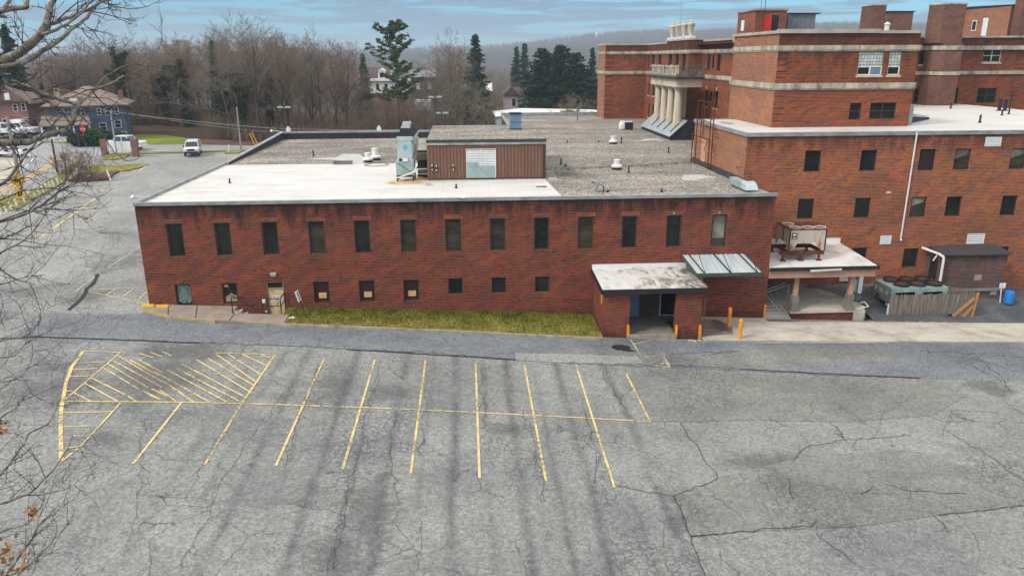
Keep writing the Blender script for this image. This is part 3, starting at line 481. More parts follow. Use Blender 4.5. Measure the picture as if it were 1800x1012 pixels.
# rusty service door
x0,x1,z0,z1=DOOR
b=MB(); b.box(x0,x0+.06,YF+.05,YF+.16,z0,z1); b.box(x1-.06,x1,YF+.05,YF+.16,z0,z1); b.box(x0+.06,x1-.06,YF+.05,YF+.16,z1-.06,z1); b.box(x0+.06,x1-.06,YF+.05,YF+.16,2.55,2.64)
fr=b.build('door_frame','tarp',bld); bpt('transom','glass_dark',fr,(x0+.06,x1-.06,YF+.09,YF+.12,2.64,z1-.06))
dr=bpt('door','rusty_door',bld,(x0+.06,x1-.06,YF+.08,YF+.13,z0,2.55),label='rust-stained cream service door with a warning notice')
b=MB(); b.c=0; nx=(x0+x1)/2-.22; b.box(nx,nx+.44,YF+.068,YF+.079,1.78,2.12); b.box(nx+.03,nx+.18,YF+.060,YF+.067,2.02,2.07,1); b.box(nx+.24,nx+.40,YF+.060,YF+.067,2.02,2.07,1)
for k in range(4): b.box(nx+.07,nx+.37-.03*(k%2),YF+.060,YF+.067,1.83+k*.042,1.845+k*.042,2)
b.build('warning_notice',['white_paint','sign_red','blue_grey'],dr); b=MB(); b.tube((x0+.14,YF+.02,1.45),(x0+.14,YF+.08,1.45),.03); b.tube((x0+.14,YF+.03,1.45),(x0+.24,YF+.03,1.45),.015); b.build('handle','dark_metal',dr)
lp=bpt('wall_light','galv_light',bld,(dc-.17,dc+.17,YF-.20,YF-.002,3.52,3.62)); bpt('lens','coping',lp,(dc-.15,dc+.15,YF-.18,YF-.02,3.40,3.519))
bpt('notice_plate','white_paint',bld,(dc-.86,dc-.66,YF-.02,YF-.002,1.70,1.98)); bpt('meter_plate','white_paint',bld,(dc-.72,dc-.62,YF-.02,YF-.002,1.10,1.19))
# flat roof, white membrane and gravel
b=MB(); b.quad((XL+.1,YF+.05,ZR),(5.9,YF+.05,ZR),(5.55,52.9,ZR),(-2.6,52.9,ZR),(-2.6,62.2,ZR),(XL+.1,62.45,ZR)); b.build('white_roof','membrane',bld)
b=MB(); P=[(5.9,YF+.05),(XR-.05,YF+.05),(XR-.05,47.7),(18.5,49.7),(18.66,49.75),(18.66,61.6),(25.6,61.6),(25.6,112.2),(5.5,112.2),(5.5,82.5),(XL+.1,82.5),(XL+.1,62.45),(-2.6,62.2),(-2.6,52.9),(5.55,52.9)]
b.add([(p[0],p[1],ZR) for p in P],[tuple(range(len(P)))]); b.build('gravel_roof','gravel',bld)
b=MB(); b.box(XL-.06,XR+.08,YF-.08,YF+.16,ZP-.19,ZP); b.build('front_coping','coping',bld)
b=MB()
b.box(XL-.06,XL+.14,YF+.161,62.5,ZP-.19,ZP+.02); 
b.add([(XL-.1,62.5,7.7),(XL+.34,62.5,7.7),(XL+.34,82.9,7.7),(XL-.1,82.9,7.7),(XL-.1,62.5,ZP+.03),(XL+.34,62.5,ZP+.03),(XL+.34,82.9,ZP+.62),(XL-.1,82.9,ZP+.62)],[(4,5,6,7),(0,1,5,4),(2,3,7,6),(3,0,4,7)])
b.box(XL+.34,5.7,82.5,82.9,ZP+.45,ZP+.62); b.box(5.3,5.6,82.901,112.1,ZP-.2,ZP+.08); b.box(5.3,19.3,112.1,112.5,ZP-.2,ZP+.35)
b.build('parapet_coping','coping',bld)
b=MB(); b.quad((XL+.345,62.5,ZR),(XL+.345,62.5,ZP+.03),(XL+.345,82.5,ZP+.5),(XL+.345,82.5,ZR)); b.quad((XL+.34,82.49,ZR),(XL+.34,82.49,ZP+.46),(5.6,82.49,ZP+.46),(5.6,82.49,ZR)); b.build('parapet_flashing','tar_black',bld)
b=MB(); b.extr([(18.36,ZR+.002),(18.65,ZR+.34),(18.65,ZR+.002)],'y',47.2,61.6) ; b.build('roof_flashing','tar_black',bld)
b=MB(); b.box(17.9,XR-.06,YF+.17,47.5,ZR+.001,ZR+.02); b.build('corner_flashing','coping',bld)
b=MB(); b.prism([(-5.6,51.7),(-4.9,51.3),(-2.9,51.5),(-2.67,52.6),(-2.67,55.6),(-3.6,56),(-3.9,53.6),(-5.4,52.6)],ZR+.003,ZR+.006); b.build('rust_stained_roof','membrane_rusty',bld)
def patch(pts,m): 
    b=MB(); q=[PZ(x,y,ZR)[:2] for x,y in pts]; b.prism([tuple(p) for p in q],ZR+.004,ZR+.008); b.build('bare_roof_patch','roof_felt_pale',bld)
patch([(1198,315),(1202,308),(1230,307),(1258,311),(1262,313),(1240,313),(1222,317),(1205,317)],0); patch([(1104,249),(1125,247),(1136,244),(1155,244),(1170,248),(1150,246.5),(1128,248.5)],0); patch([(1205,267),(1219,265),(1219,267)],0)
patch([(540,279),(590,277),(602,271),(632,271),(645,281),(640,288),(603,288),(598,282)],0)
# metal-clad plant room on the roof
YA,YB=53.1,64.5; xa,xb=-2.65,5.6; zt=10.42
b=MB(); x=xa; 
while x<xb-.01:
    w=min(.235,xb-x); b.box(x,x+w*.72,YA,YA+.03,ZR+.1,zt); b.box(x+w*.72,x+w,YA+.035,YA+.06,ZR+.1,zt); x+=w
b.box(xa+.001,xb-.001,YA+.061,YB,ZR,zt-.002); ph=b.build('plant_room_wall','brown_cladding',bld)
b=MB(); b.box(xa-.02,xb+.05,YA-.09,YA-.03,zt-.17,zt-.02); b.build('gutter','coping',ph)
b=MB(); b.box(xa-.02,xb+.06,YA-.05,YB,zt,zt+.17); b.build('eaves_trim','siding_dark',ph); b=MB(); b.box(xa+.02,xb,YA,YB-.03,zt+.171,zt+.2); b.build('plant_room_roof','gravel',ph)
b=MB(); b.box(xb-.19,xb+.02,YA-.03,YA-.001,ZR+.02,zt-.18); b.build('corner_shade_strip','bronze_frame',ph)  # dark strip standing in for the shade at the plant room's right end
l0,l1,q0,q1=0.06,2.13,7.95,9.96
b=MB(); f=.05; b.box(l0,l0+f,YA-.06,YA-.001,q0,q1); b.box(l1-f,l1,YA-.06,YA-.001,q0,q1); b.box(l0+f,l1-f,YA-.06,YA-.001,q0,q0+f); b.box(l0+f,l1-f,YA-.06,YA-.001,q1-f,q1); b.box(1.07,1.12,YA-.06,YA-.001,q0+f,q1-f)
lo=b.build('louver_frame','white_metal',bld); b=MB(); z=q0+.08
while z<q1-.1:
    for a,c in ((l0+f,1.07),(1.12,l1-f)): b.add([(a,YA-.05,z),(c,YA-.05,z),(c,YA-.05,z+.035),(a,YA-.05,z+.035),(a,YA-.012,z+.10),(c,YA-.012,z+.10)],[(0,1,2,3),(3,2,5,4)])
    z+=.115
b.build('slat','white_metal',lo); bpt('louver_back','dark_metal',lo,(l0+.05,l1-.05,YA-.010,YA-.004,q0+.05,q1-.05)); b=MB(); b.box(l0+.03,.86,YA-.085,YA-.062,q0+.02,9.07); b.box(.862,2.02,YA-.085,YA-.062,q0+.02,8.78); b.build('cover_sheet','galvanised',lo)
for i,(dx,dz) in enumerate(((.33,8.5),(.63,8.47),(1.8,8.49))):
    k=bpt('switch_box','bronze_frame',ph,(xa+dx-.07,xa+dx+.07,YA-.12,YA-.001,dz,dz+.28)); bpt('switch_cover','white_paint',k,(xa+dx-.035,xa+dx+.035,YA-.14,YA-.121,dz+.03,dz+.12)); bpt('conduit_cap','white_paint',k,(xa+dx-.03,xa+dx+.03,YA-.09,YA-.04,dz+.3,dz+.42))
# ---- things on the roof
def vent(px,py,h=.8,r=.22,label='',z0=ZR):
    p=PZ(px,py,z0); t=empty('roof_vent',(p[0],p[1],z0),label,'roof vent','roof vents'); n=12
    b=MB(); b.lathe((p[0],p[1],z0),[(r*1.6,.0),(r*1.6,.1),(r*1.15,.13)],4); b.build('kerb_base','tar_black',t)
    b=MB(); b.lathe((p[0],p[1],z0),[(r*1.1,.13),(r*1.75,.2),(r*1.75,.32),(r*1.0,.4),(r*.95,h-.1),(r*1.08,h-.08),(r*1.08,h),(0.02,h+.02)],16); b.build('cowl','white_metal',t,smooth=False); return t
vent(1084,298,.75,.24,'white mushroom roof vent on gravel nearest the low front parapet'); vent(1078,253,.75,.25,'white mushroom roof vent in the middle of the gravel roof, farther back')
vent(647,285,.75,.24,'smaller white roof vent, nearer one of the touching pair behind the white roof'); vent(660,281,.95,.28,'larger white roof vent, taller one of the touching pair behind the white roof')
p=PZ(1102,228,ZR); t=empty('exhaust_fan',(p[0],p[1],ZR),'white boxy exhaust fan with a black open front by the portico','fan'); b=MB(); b.box(p[0]-.5,p[0]+.6,p[1]-.4,p[1]+.5,ZR+.12,ZR+.95); b.lathe((p[0]-.55,p[1],ZR+.1),[(.4,0),(.45,.5),(.3,.9)],12); b.build('housing','white_metal',t); bpt('opening','dark_metal',t,(p[0]-.35,p[0]+.62,p[1]-.47,p[1]-.41,ZR+.12,ZR+.88)); bpt('base','tar_black',t,(p[0]-.55,p[0]+.65,p[1]-.39,p[1]+.5,ZR,ZR+.119))
def pipe(px,py,h,label,r=.055,mat='dark_metal',z0=ZR):
    p=PZ(px,py,z0); b=MB(); b.lathe((0,0,0),[(r*1.8,0),(r*1.7,.06),(r,.1),(r,h-.02),(r*.8,h)],10); o=b.build('vent_pipe',mat,None); o.location=(p[0],p[1],z0); tag(o,label,'pipe','vent pipes on the roofs'); return o
for a in ((404,322,.33,'short dark vent pipe alone on the left of the white roof'),(802,331,.28,'stubby dark vent pipe on the white strip in front of the plant room'),(1105,304,.5,'rusty vent pipe right beside the nearest gravel roof vent'),(1092,252,.6,'dark vent pipe right beside the farther gravel roof vent'),(1175,269,.55,'dark vent pipe on gravel between the portico and the fire ladder'),(986,289,.5,'dark vent pipe just right of the brown plant room'),(994,293,.2,'very short vent stub right of the brown plant room'),(1015,211,.65,'thin vent pipe at the far end of the gravel roof'),(551,275,.55,'dark vent pipe on the left rear gravel'),(997,250,.18,'low black roof stub left on the gravel'),(1052,250,.18,'low black roof stub near the far white vent'),(1163,338,.22,'short dark stub behind the front parapet'),(1068,338,.15,'small dark stub beside the satellite dish')): pipe(*a)
p=PZ(603,289,ZR); b=MB(); b.box(-.75,.75,-.12,.12,0,.24); b.box(-.78,.78,-.15,.15,.241,.29); o=b.build('roof_drain_box','concrete_dark'); o.location=(p[0],p[1],ZR); tag(o,'low grey box along the edge of white roof and gravel','box')
p=PZ(753,326,ZR); b=MB(); b.box(-.2,.2,-.15,.15,0,.12); b.box(-.17,.17,-.12,.12,.121,.2); o=b.build('roof_block','concrete'); o.location=(p[0],p[1],ZR); tag(o,'small pale concrete block on the white roof by the plant room corner','block')
p=PZ(952,329,ZR); b=MB(); b.box(-.34,.34,-.1,.1,0,.05); b.box(-.3,.3,-.06,.06,.051,.08); o=b.build('roof_board','old_wood'); o.location=(p[0],p[1],ZR); tag(o,'flat grey board on the white roof right of the plant room','board')
b=MB()
for k in range(6): px_,py_=966+k*1.2,303+k*2.7; p=PZ(px_,py_,ZR); b.box(p[0]-.3,p[0]+.32,p[1]-.12,p[1]+.12,ZR+.002,ZR+.06)
o=b.build('paving_slabs','concrete'); tag(o,'row of stepping slabs on the gravel beside the plant room','paving slabs')
pa,pb_=PZ(985,300,ZR),PZ(1226,287,ZR); b=MB(); b.tube((pa[0],pa[1],ZR+.12),(pb_[0],pb_[1],ZR+.12),.03,.03,6)
for k in range(9): q=pa+(pb_-pa)*(k+.5)/9; b.box(q[0]-.12,q[0]+.12,q[1]-.08,q[1]+.08,ZR,ZR+.09)
o=b.build('roof_conduit','concrete_dark'); tag(o,'long thin conduit on blocks crossing the gravel roof toward the fire ladder','conduit')
pts=[PZ(x,y,ZR) for x,y in ((640,291),(655,287.5),(672,287),(684,289),(676,292),(655,293),(641,291.5))]; b=MB(); b.path([(q[0],q[1],ZR+.03) for q in pts],.02,5); o=b.build('loose_cable','dark_metal'); tag(o,'loop of loose dark cable on the white roof left of the tower unit','cable')
# satellite dish
p=PZ(1061,338,ZR); t=empty('satellite_dish',(p[0],p[1],ZR),'round grey satellite dish seen almost edge-on behind the front parapet','satellite dish')
c=Vector((p[0]-.25,p[1]+.1,ZR+.5)); nrm=Vector((-.95,.30,.25)).normalized(); a=nrm.orthogonal().normalized(); e=nrm.cross(a); b=MB(); vs=[];fs=[]
for j,(r,dd) in enumerate(((.02,0),(.2,.02),(.38,.07),(.5,.12),(.5,.135),(.38,.085),(.2,.035),(.02,.015))):
    for i in range(20): th=i*math.pi/10; vs.append(c+a*math.cos(th)*r+e*math.sin(th)*r+nrm*(dd))
for j in range(7): fs+=[(j*20+i,j*20+(i+1)%20,(j+1)*20+(i+1)%20,(j+1)*20+i) for i in range(20)]
b.add(vs,fs); b.build('reflector','galv_light',t,smooth=True); b=MB(); b.tube((p[0],p[1],ZR),(p[0],p[1],ZR+.35),.03); b.tube((p[0],p[1],ZR+.35),c-nrm*.02,.025); b.tube(c-nrm*.02,c+nrm*.45,.012); b.build('mast','dark_metal',t); b=MB(); b.tube(c+nrm*.43,c+nrm*.52,.04); b.build('receiver','dark_metal',t)
# tall evaporative unit in front of the plant room
t=empty('cooling_tower',(-4.15,53.2,ZR),'tall pale grey-green metal air handling tower on rusty legs beside the plant room','air handler')
b=MB(); b.hexa([(-4.78,52.75,8.25),(-3.55,52.75,8.25),(-3.5,53.7,8.25),(-4.75,53.7,8.25)],[(-4.78,52.75,9.12),(-3.55,52.75,9.12),(-3.5,53.7,9.3),(-4.75,53.7,9.3)]); b.build('lower_casing','galvanised',t)
b=MB(); b.hexa([(-4.68,52.85,9.121),(-3.62,52.85,9.121),(-3.4,53.75,9.301),(-4.6,53.75,9.301)],[(-4.62,52.85,10.62),(-3.64,52.85,10.62),(-3.2,53.9,10.75),(-4.5,53.9,10.75)]); b.hexa([(-4.66,52.82,10.621),(-3.58,52.82,10.621),(-3.3,53.5,10.751),(-4.55,53.5,10.751)],[(-4.66,52.82,10.85),(-3.58,52.82,10.85),(-3.15,53.9,11.2),(-4.5,53.9,11.0)]); u=b.build('upper_casing','galv_light',t)
b=MB(); b.lathe((-4.1,52.83,10.2),[(.001,0)],4) if 0 else None; vs=[(-4.1+.15*math.cos(i*math.pi/8),52.82,10.17+.15*math.sin(i*math.pi/8)) for i in range(16)]; b.quad(*vs); b.build('round_badge','blue_badge' if 'blue_badge' in M else 'car_white',u)
bpt('control_box','white_metal',u,(-4.3,-3.95,52.72,52.84,9.2,9.42)); bpt('dark_grille','dark_metal',u,(-4.55,-4.35,52.80,52.84,9.22,9.38)); b=MB(); b.path([(-3.7,52.8,10.6),(-3.4,52.7,10.3),(-3.45,52.7,9.8),(-3.62,52.75,9.4)],.03); b.build('hose','dark_metal',u)
b=MB(); b.hexa([(-4.62,52.9,10.86),(-3.5,52.9,10.86),(-3.2,53.9,11.2),(-4.4,53.9,11.0)],[(-4.35,53.0,11.42),(-3.72,53.0,11.42),(-3.55,53.6,11.5),(-4.3,53.6,11.5)]); bl=b.build('blower','tar_black',t)
b=MB(); b.hexa([(-4.38,52.95,11.42),(-3.72,52.95,11.42),(-3.62,53.4,11.7),(-4.25,53.4,11.7)],[(-4.32,52.99,11.50),(-3.76,52.99,11.50),(-3.66,53.36,11.86),(-4.2,53.36,11.86)]); b.build('motor_cover','coping',t)
for x,y in ((-4.72,52.8),(-3.62,52.8),(-4.7,53.6),(-3.55,53.6)): bpt('leg','rust',t,(x-.05,x+.05,y-.05,y+.05,ZR,8.249))
bpt('foot_frame','rust',t,(-4.72,-3.58,52.9,52.98,8.1,8.249)); b=MB(); b.path([(-3.35,52.65,8.95),(-3.5,52.6,8.5),(-4.6,52.35,8.15),(-4.78,52.3,8.15)],.05,8); b.path([(-4.78,52.3,8.15),(-4.78,52.3,ZR)],.05,8); b.build('drain_pipe','white_metal',t)
b=MB(); b.tube((-4.6,52.73,9.05),(-3.6,52.70,8.35),.018); b.build('brace_cable','dark_metal',t)
t=empty('duct_run',(-3.1,55,ZR),'dark ducts and pipes bridging the tower and the brown plant room','duct'); bpt('duct','concrete_dark',t,(-3.5,-2.67,54.2,55.2,9.1,9.55)); bpt('duct','concrete_dark',t,(-3.4,-2.67,54.3,55.1,8.1,8.35)); bpt('duct','dark_metal',t,(-3.45,-2.67,55.25,55.4,8.36,9.09))
for y,z,r_ in ((54.1,9.7,.08),(54.0,8.6,.07),(54.7,7.9,.12)): b=MB(); b.tube((-3.45,y,z),(-2.67,y,z),r_); b.build('pipe','dark_metal',t)
t=empty('vent_hood',(4.0,60,10.6),'blue-grey rectangular metal vent hood on the plant room roof','vent'); b=MB(); b.box(3.55,4.4,60,60.9,10.70,11.80); b.build('casing','blue_grey',t); bpt('cap','dark_metal',t,(3.5,4.45,59.95,60.95,11.801,11.9)); bpt('base','dark_metal',t,(3.52,4.43,59.97,60.9,10.62,10.699)); bpt('seam','dark_metal',t,(3.56,4.39,59.98,59.999,11.2,11.22))
# grey duct piece by the wing wall
t=empty('roof_duct',(18.1,46.9,ZR),'grey metal duct end lying by the brick wing at the roof corner','duct'); b=MB(); b.hexa([(17.35,47.6,ZR+.15),(17.9,47.9,ZR+.15),(17.6,48.4,ZR+.15),(17.1,48.2,ZR+.15)],[(17.35,47.6,ZR+.6),(17.9,47.9,ZR+.6),(17.6,48.4,ZR+.6),(17.1,48.2,ZR+.6)]) if 0 else b.box(17.45,17.95,47.0,49.2,ZR+.12,ZR+.55); b.build('duct_run','galvanised',t); b=MB(); b.hexa([(17.5,46.3,ZR+.12),(18.35,46.3,ZR+.12),(18.35,46.99,ZR+.15),(17.45,46.99,ZR+.15)],[(17.55,46.45,ZR+.42),(18.3,46.45,ZR+.42),(18.3,46.99,ZR+.6),(17.45,46.99,ZR+.6)]); b.build('hood','galv_light',t); b=MB(); b.path([(18.0,49.72,ZR+1.1),(18.5,49.72,ZR+1.1) ,(18.5,48.2,ZR+1.05),(18.5,48.2,ZR+.1)],.03); b.build('pipe','brown_pipe',t)
# security floodlight arms
for px_,py_,lab in ((262,349,'white floodlight arm at the near left roof corner'),(480,246,'white floodlight arm at the far left roof corner')):
    p=PX(px_,py_,XL) if px_<300 else np.array([XL,82.6,ZP+.62]); t=empty('floodlight',(p[0],p[1],ZP),lab,'floodlight','floodlights on roof corners'); z=p[2]+.1; b=MB(); b.tube((p[0]+.35,p[1],z-.15),(p[0]-.9,p[1]+.1,z+.05),.035); b.build('arm','galv_light',t); b=MB(); b.lathe((p[0]-1.0,p[1]+.1,z-.12),[(.09,0),(.16,.08),(.05,.25)],10); b.build('lamp','white_metal',t)
    bpt('bracket','galvanised',t,(p[0]+.2,p[0]+.5,p[1]-.14,p[1]+.0,z-.32,z-.1))
for px_ in (820,1290):
    pass
# ================================================================= ENTRANCE VESTIBULE
ent=empty('brick_entrance',(10.8,41.5,.2),'small square brick entrance building with a stained white roof','entrance'); ex0,ex1,ey=7.86,13.70,41.5
b=MB(); wall(b,'y',ey,ex0,ex1,-1,2.93,[(9.40,12.12,-1,2.80)],.28); b.build('front_wall','brick_front',ent)
b=MB(); b.quad((ex0,45,-1),(ex0,ey,-1),(ex0,ey,2.93),(ex0,45,3.2)); b.build('side_wall','brick_front',ent); b=MB(); b.quad((ex1,ey,-1),(ex1,45,-1),(ex1,45,3.2),(ex1,ey,2.93)); b.build('side_wall','brick_front',ent)
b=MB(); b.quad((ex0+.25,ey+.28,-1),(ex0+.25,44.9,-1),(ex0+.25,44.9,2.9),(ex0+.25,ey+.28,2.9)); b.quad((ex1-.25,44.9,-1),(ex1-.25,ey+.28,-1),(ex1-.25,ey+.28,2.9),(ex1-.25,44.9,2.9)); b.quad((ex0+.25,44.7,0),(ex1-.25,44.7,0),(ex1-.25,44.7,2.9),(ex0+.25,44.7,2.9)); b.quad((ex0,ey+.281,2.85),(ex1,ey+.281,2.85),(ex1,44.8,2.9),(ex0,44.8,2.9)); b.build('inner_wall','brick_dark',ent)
b=MB(); b.box(9.30,12.2,41.42,44.69,-.5,.36); b.build('entrance_floor','concrete_dark',ent); b=MB(); b.box(9.3,12.2,41.28,41.419,-.3,.35); b.build('threshold','kerb',ent)
dd=bpt('side_door','blue_grey',ent,(10.05,10.68,44.6,44.69,.37,2.45)); 
b=MB(); b.box(12.0,12.05,44.60,44.69,.37,2.6); b.box(12.95,13.0,44.60,44.69,.37,2.6); b.box(12.05,12.95,44.60,44.69,2.54,2.6); b.box(12.05,12.95,44.6,44.69,.40,.44); g=b.build('door_frame','white_paint',ent); bpt('glass_door','glass_dark',g,(12.05,12.95,44.64,44.68,.44,2.54))
b=MB(); b.add([(7.72,41.28,3.12),(13.86,41.28,3.10),(13.78,44.96,3.36),(7.70,44.96,3.38),(7.72,41.28,3.22),(13.86,41.28,3.20),(13.78,44.96,3.46),(7.70,44.96,3.48)],[(0,3,2,1),(4,5,6,7)]+[(0,1,5,4),(1,2,6,5),(2,3,7,6),(3,0,4,7)]); b.build('roof','membrane_dirty',ent)
b=MB(); b.box(7.68,13.9,41.20,41.275,2.94,3.20); b.add([(7.64,41.2,2.94),(7.70,41.2,2.94),(7.69,45,3.2),(7.63,45,3.2),(7.64,41.2,3.21),(7.70,41.2,3.21),(7.69,45,3.47),(7.63,45,3.47)],[(0,3,2,1),(4,5,6,7),(0,1,5,4),(1,2,6,5),(2,3,7,6),(3,0,4,7)]); b.build('fascia','dark_metal',ent)
b=MB(); b.box(7.70,13.62,44.90,44.985,3.42,3.72); b.build('roof_upturn','white_metal',ent)
b=MB(); 
for k in range(7):
    z=2.05+k*.12; w=.16*math.sin(math.pi*(k+.7)/7.6)+.06
    b.box(ex0-.014,ex0-.002,42.22-w,42.22+w,z,z+.06)
    b.box(ex0-.014,ex0-.002,42.22-w*.3+(.1 if k%2 else -.1),42.22+w*.3+(.1 if k%2 else -.1),z+.06,z+.12)
b.build('painted_emblem','yellow_bright',ent)
for x,y,z,h,nm in ((9.32,41.44,.18,.78,'corner_guard'),(12.20,41.44,.1,.78,'corner_guard'),(13.62,41.42,-.05,.9,'corner_guard')):
    b=MB(); b.box(x-.05,x+.06,y-.05,y+.05,z,z+h); b.box(x+.061,x+.09,y-.05,y+.05,z,z+h-.06) ; b.build('corner_guard','post_orange',ent)
b=MB(); b.box(18.88,18.99,44.9,44.99,-.15,.85); b.box(18.86,18.879,44.92,44.985,-.1,.8); b.build('corner_guard','post_orange',bld)
b=MB(); b.path([(13.75,42.2,3.55),(13.75,42.05,3.35),(13.95,41.6,3.2),(13.95,41.45,2.9),(13.83,41.42,2.6),(13.80,41.42,.1)],.05,8)
o=b.build('downspout','brown_pipe'); tag(o,'brown downspout at the right corner of the small brick entrance','downspout')
# awning
aw=empty('metal_awning',(15.3,43.6,4),'sloping ribbed metal awning hung on rods beside the small brick entrance','awning')
A0,A1=13.35,17.25; yb,yf,zb,zf=44.97,42.3,4.20,3.72
b=MB(); n=39
for i in range(n):
    u0=A0+(A1-A0)*i/n; u1=A0+(A1-A0)*(i+1)/n; h=.03 if i%3==0 else 0
    o0=.18*(1) ; b.add([(u0+.0,yb,zb+h),(u1,yb,zb+h),(u1+o0,yf,zf+h),(u0+o0,yf,zf+h),(u0,yb,zb-.02),(u1,yb,zb-.02),(u1+o0,yf,zf-.02),(u0+o0,yf,zf-.02)],[(0,1,2,3),(7,6,5,4),(0,3,7,4),(1,5,6,2),(3,2,6,7)])
b.build('panel','corrugated',aw)
b=MB(); b.box(A0+.10,A1+.28,yf-.06,yf-.002,zf-.16,zf+.05); b.hexa([(A0-.06,yb,zb-.16),(A0-.002,yb,zb-.16),(A0+.178,yf,zf-.16),(A0+.12,yf,zf-.16)],[(A0-.06,yb,zb+.04),(A0-.002,yb,zb+.04),(A0+.178,yf,zf+.04),(A0+.12,yf,zf+.04)]); b.hexa([(A1+.002,yb,zb-.16),(A1+.06,yb,zb-.16),(A1+.25,yf,zf-.16),(A1+.19,yf,zf-.16)],[(A1+.002,yb,zb+.04),(A1+.06,yb,zb+.04),(A1+.25,yf,zf+.04),(A1+.19,yf,zf+.04)]); b.build('frame','green_trim',aw)
for xr,xw in ((13.95,13.56),(15.52,14.93),(17.12,16.6)):
    b=MB(); b.tube((xw,44.96,6.2),(xr+.05,yf+.05,zf+.06),.022); b.build('rod','dark_metal',aw)
    b=MB(); b.hexa([(xw-.22,yb,zb+.035),(xw-.16,yb,zb+.035),(xr+.06,yf,zf+.035),(xr,yf,zf+.035)],[(xw-.22,yb,zb+.07),(xw-.16,yb,zb+.07),(xr+.06,yf,zf+.07),(xr,yf,zf+.07)]) if 0 else b.hexa([(xr-.24,yb,zb+.035),(xr-.17,yb,zb+.035),(xr+.04,yf,zf+.035),(xr-.03,yf,zf+.035)],[(xr-.24,yb,zb+.07),(xr-.17,yb,zb+.07),(xr+.04,yf,zf+.07),(xr-.03,yf,zf+.07)]); b.build('rafter','dark_metal',aw)
# bollards
for px_,py_,lab in ((1281,572,'orange painted bollard nearer the wall'),(1300,594,'orange painted bollard nearer the road')):
    p=PG(px_,py_,.06); t=empty('bollard',p,lab,'bollard','orange bollards'); b=MB(); b.lathe(p,[(.12,0),(.12,1.12),(.10,1.17),(.04,1.2)],14); b.build('post','post_orange',t,smooth=False); b=MB(); b.lathe(p,[(.16,.0),(.15,.03)],14); b.build('base_ring','kerb',t)
# railing at the stairwell
t=empty('handrail',(-12.4,43.8,1.3),'black iron railing round the sunken steps at the rusty door','railing'); gz=lambda x,y:G(x,y)+.12
P=[(-14.05,43.78),(-11.2,43.78),(-11.2,44.9)]; b=MB()
for a,c in ((P[0],P[1]),(P[1],P[2])):
    for h in (.95,.5): b.tube((a[0],a[1],gz(*a)+h),(c[0],c[1],gz(*c)+h),.028)
b.build('rail','black_iron',t)
for a in P+[(-12.3,43.78)]:
    b=MB(); b.tube((a[0],a[1],gz(*a)),(a[0],a[1],gz(*a)+.95),.03); b.build('post','black_iron',t)
b=MB(); b.tube((-14.3,44.7,gz(-14,44.7)+.8),(-12.7,44.7,1.25),.025); b.build('stair_rail','black_iron',t)
b=MB()
for k in range(4): b.box(-14.08+k*.3,-13.78+k*.3-.001,43.73,44.97,.2,1.35-k*.2)
o=b.build('stair_steps','concrete'); tag(o,'short concrete steps down to the rusty door','steps')
b=MB(); b.hexa([(-14.0,43.75,1.4),(-13.6,43.75,1.4),(-13.6,44.0,1.4),(-14.0,44.0,1.4)],[(-13.95,43.78,1.62),(-13.75,43.78,1.52),(-13.75,43.97,1.52),(-13.95,43.97,1.62)]); o=b.build('concrete_block','concrete'); tag(o,'broken concrete block at the head of the sunken steps','block')
# leaning sign
p=PG(540,559,.1); t=empty('leaning_sign',p,'leaning white sign on a thin black post in the grass','sign'); top=PD(522,512,np.dot(p-CAM,FW)-.15); b=MB(); b.tube(p-np.array([0,0,.1]),top,.025); b.build('post','black_iron',t)
d=Vector(top-p).normalized(); side=Vector((.25,.95,0)).normalized(); c=Vector(top)-d*.3; b=MB(); b.hexa([c-d*.32-side*.2+Vector((-.03,0,0)),c-d*.32+side*.2+Vector((-.03,0,0)),c-d*.32+side*.2+Vector((-.05,0,0)),c-d*.32-side*.2+Vector((-.05,0,0))],[c+d*.32-side*.2+Vector((-.03,0,0)),c+d*.32+side*.2+Vector((-.03,0,0)),c+d*.32+side*.2+Vector((-.05,0,0)),c+d*.32-side*.2+Vector((-.05,0,0))]); b.build('sign_panel','white_paint',t)
# yellow parking blocks, scraps
for px_,lab in ((259,'yellow concrete wheel stop right at the building corner'),(285,'yellow concrete wheel stop second from the building corner')):
    p=PG(px_,540,.12); b=MB(); b.extr([(-.09,0),(.09,0),(.06,.13),(-.06,.13)],'x',-.36,.36); o=b.build('wheel_stop','yellow_bright'); o.location=(p[0],44.6,G(p[0],44.6)+.12); tag(o,lab,'wheel stop','yellow wheel stops at the building corner')
p=PG(514,559,.1); b=MB(); b.add([(-.22,-.1,.01),(.1,-.16,.05),(.24,.05,.02),(0,.14,.07),(-.2,.08,.03),(-.22,-.1,.0),(.1,-.16,.0),(.24,.05,.0),(0,.14,.0),(-.2,.08,.0)],[(0,1,2,3,4),(5,9,8,7,6),(0,5,6,1),(1,6,7,2),(2,7,8,3),(3,8,9,4),(4,9,5,0)]); o=b.build('crumpled_paper','white_paint'); o.location=p; tag(o,'white crumpled paper scrap lying in the grass near the leaning sign','litter')
p=PG(1224,600,.0); b=MB(); r=random.Random(3)
for k in range(9):
    x,y,s_=r.uniform(-.5,.7),r.uniform(-.12,.12),r.uniform(.05,.1); b.box(x,x+s_,y,y+s_,0,s_*.8)
o=b.build('broken_rubble','siding_white'); o.location=p; tag(o,'scattered pale rubble at the foot of the entrance corner','rubble')
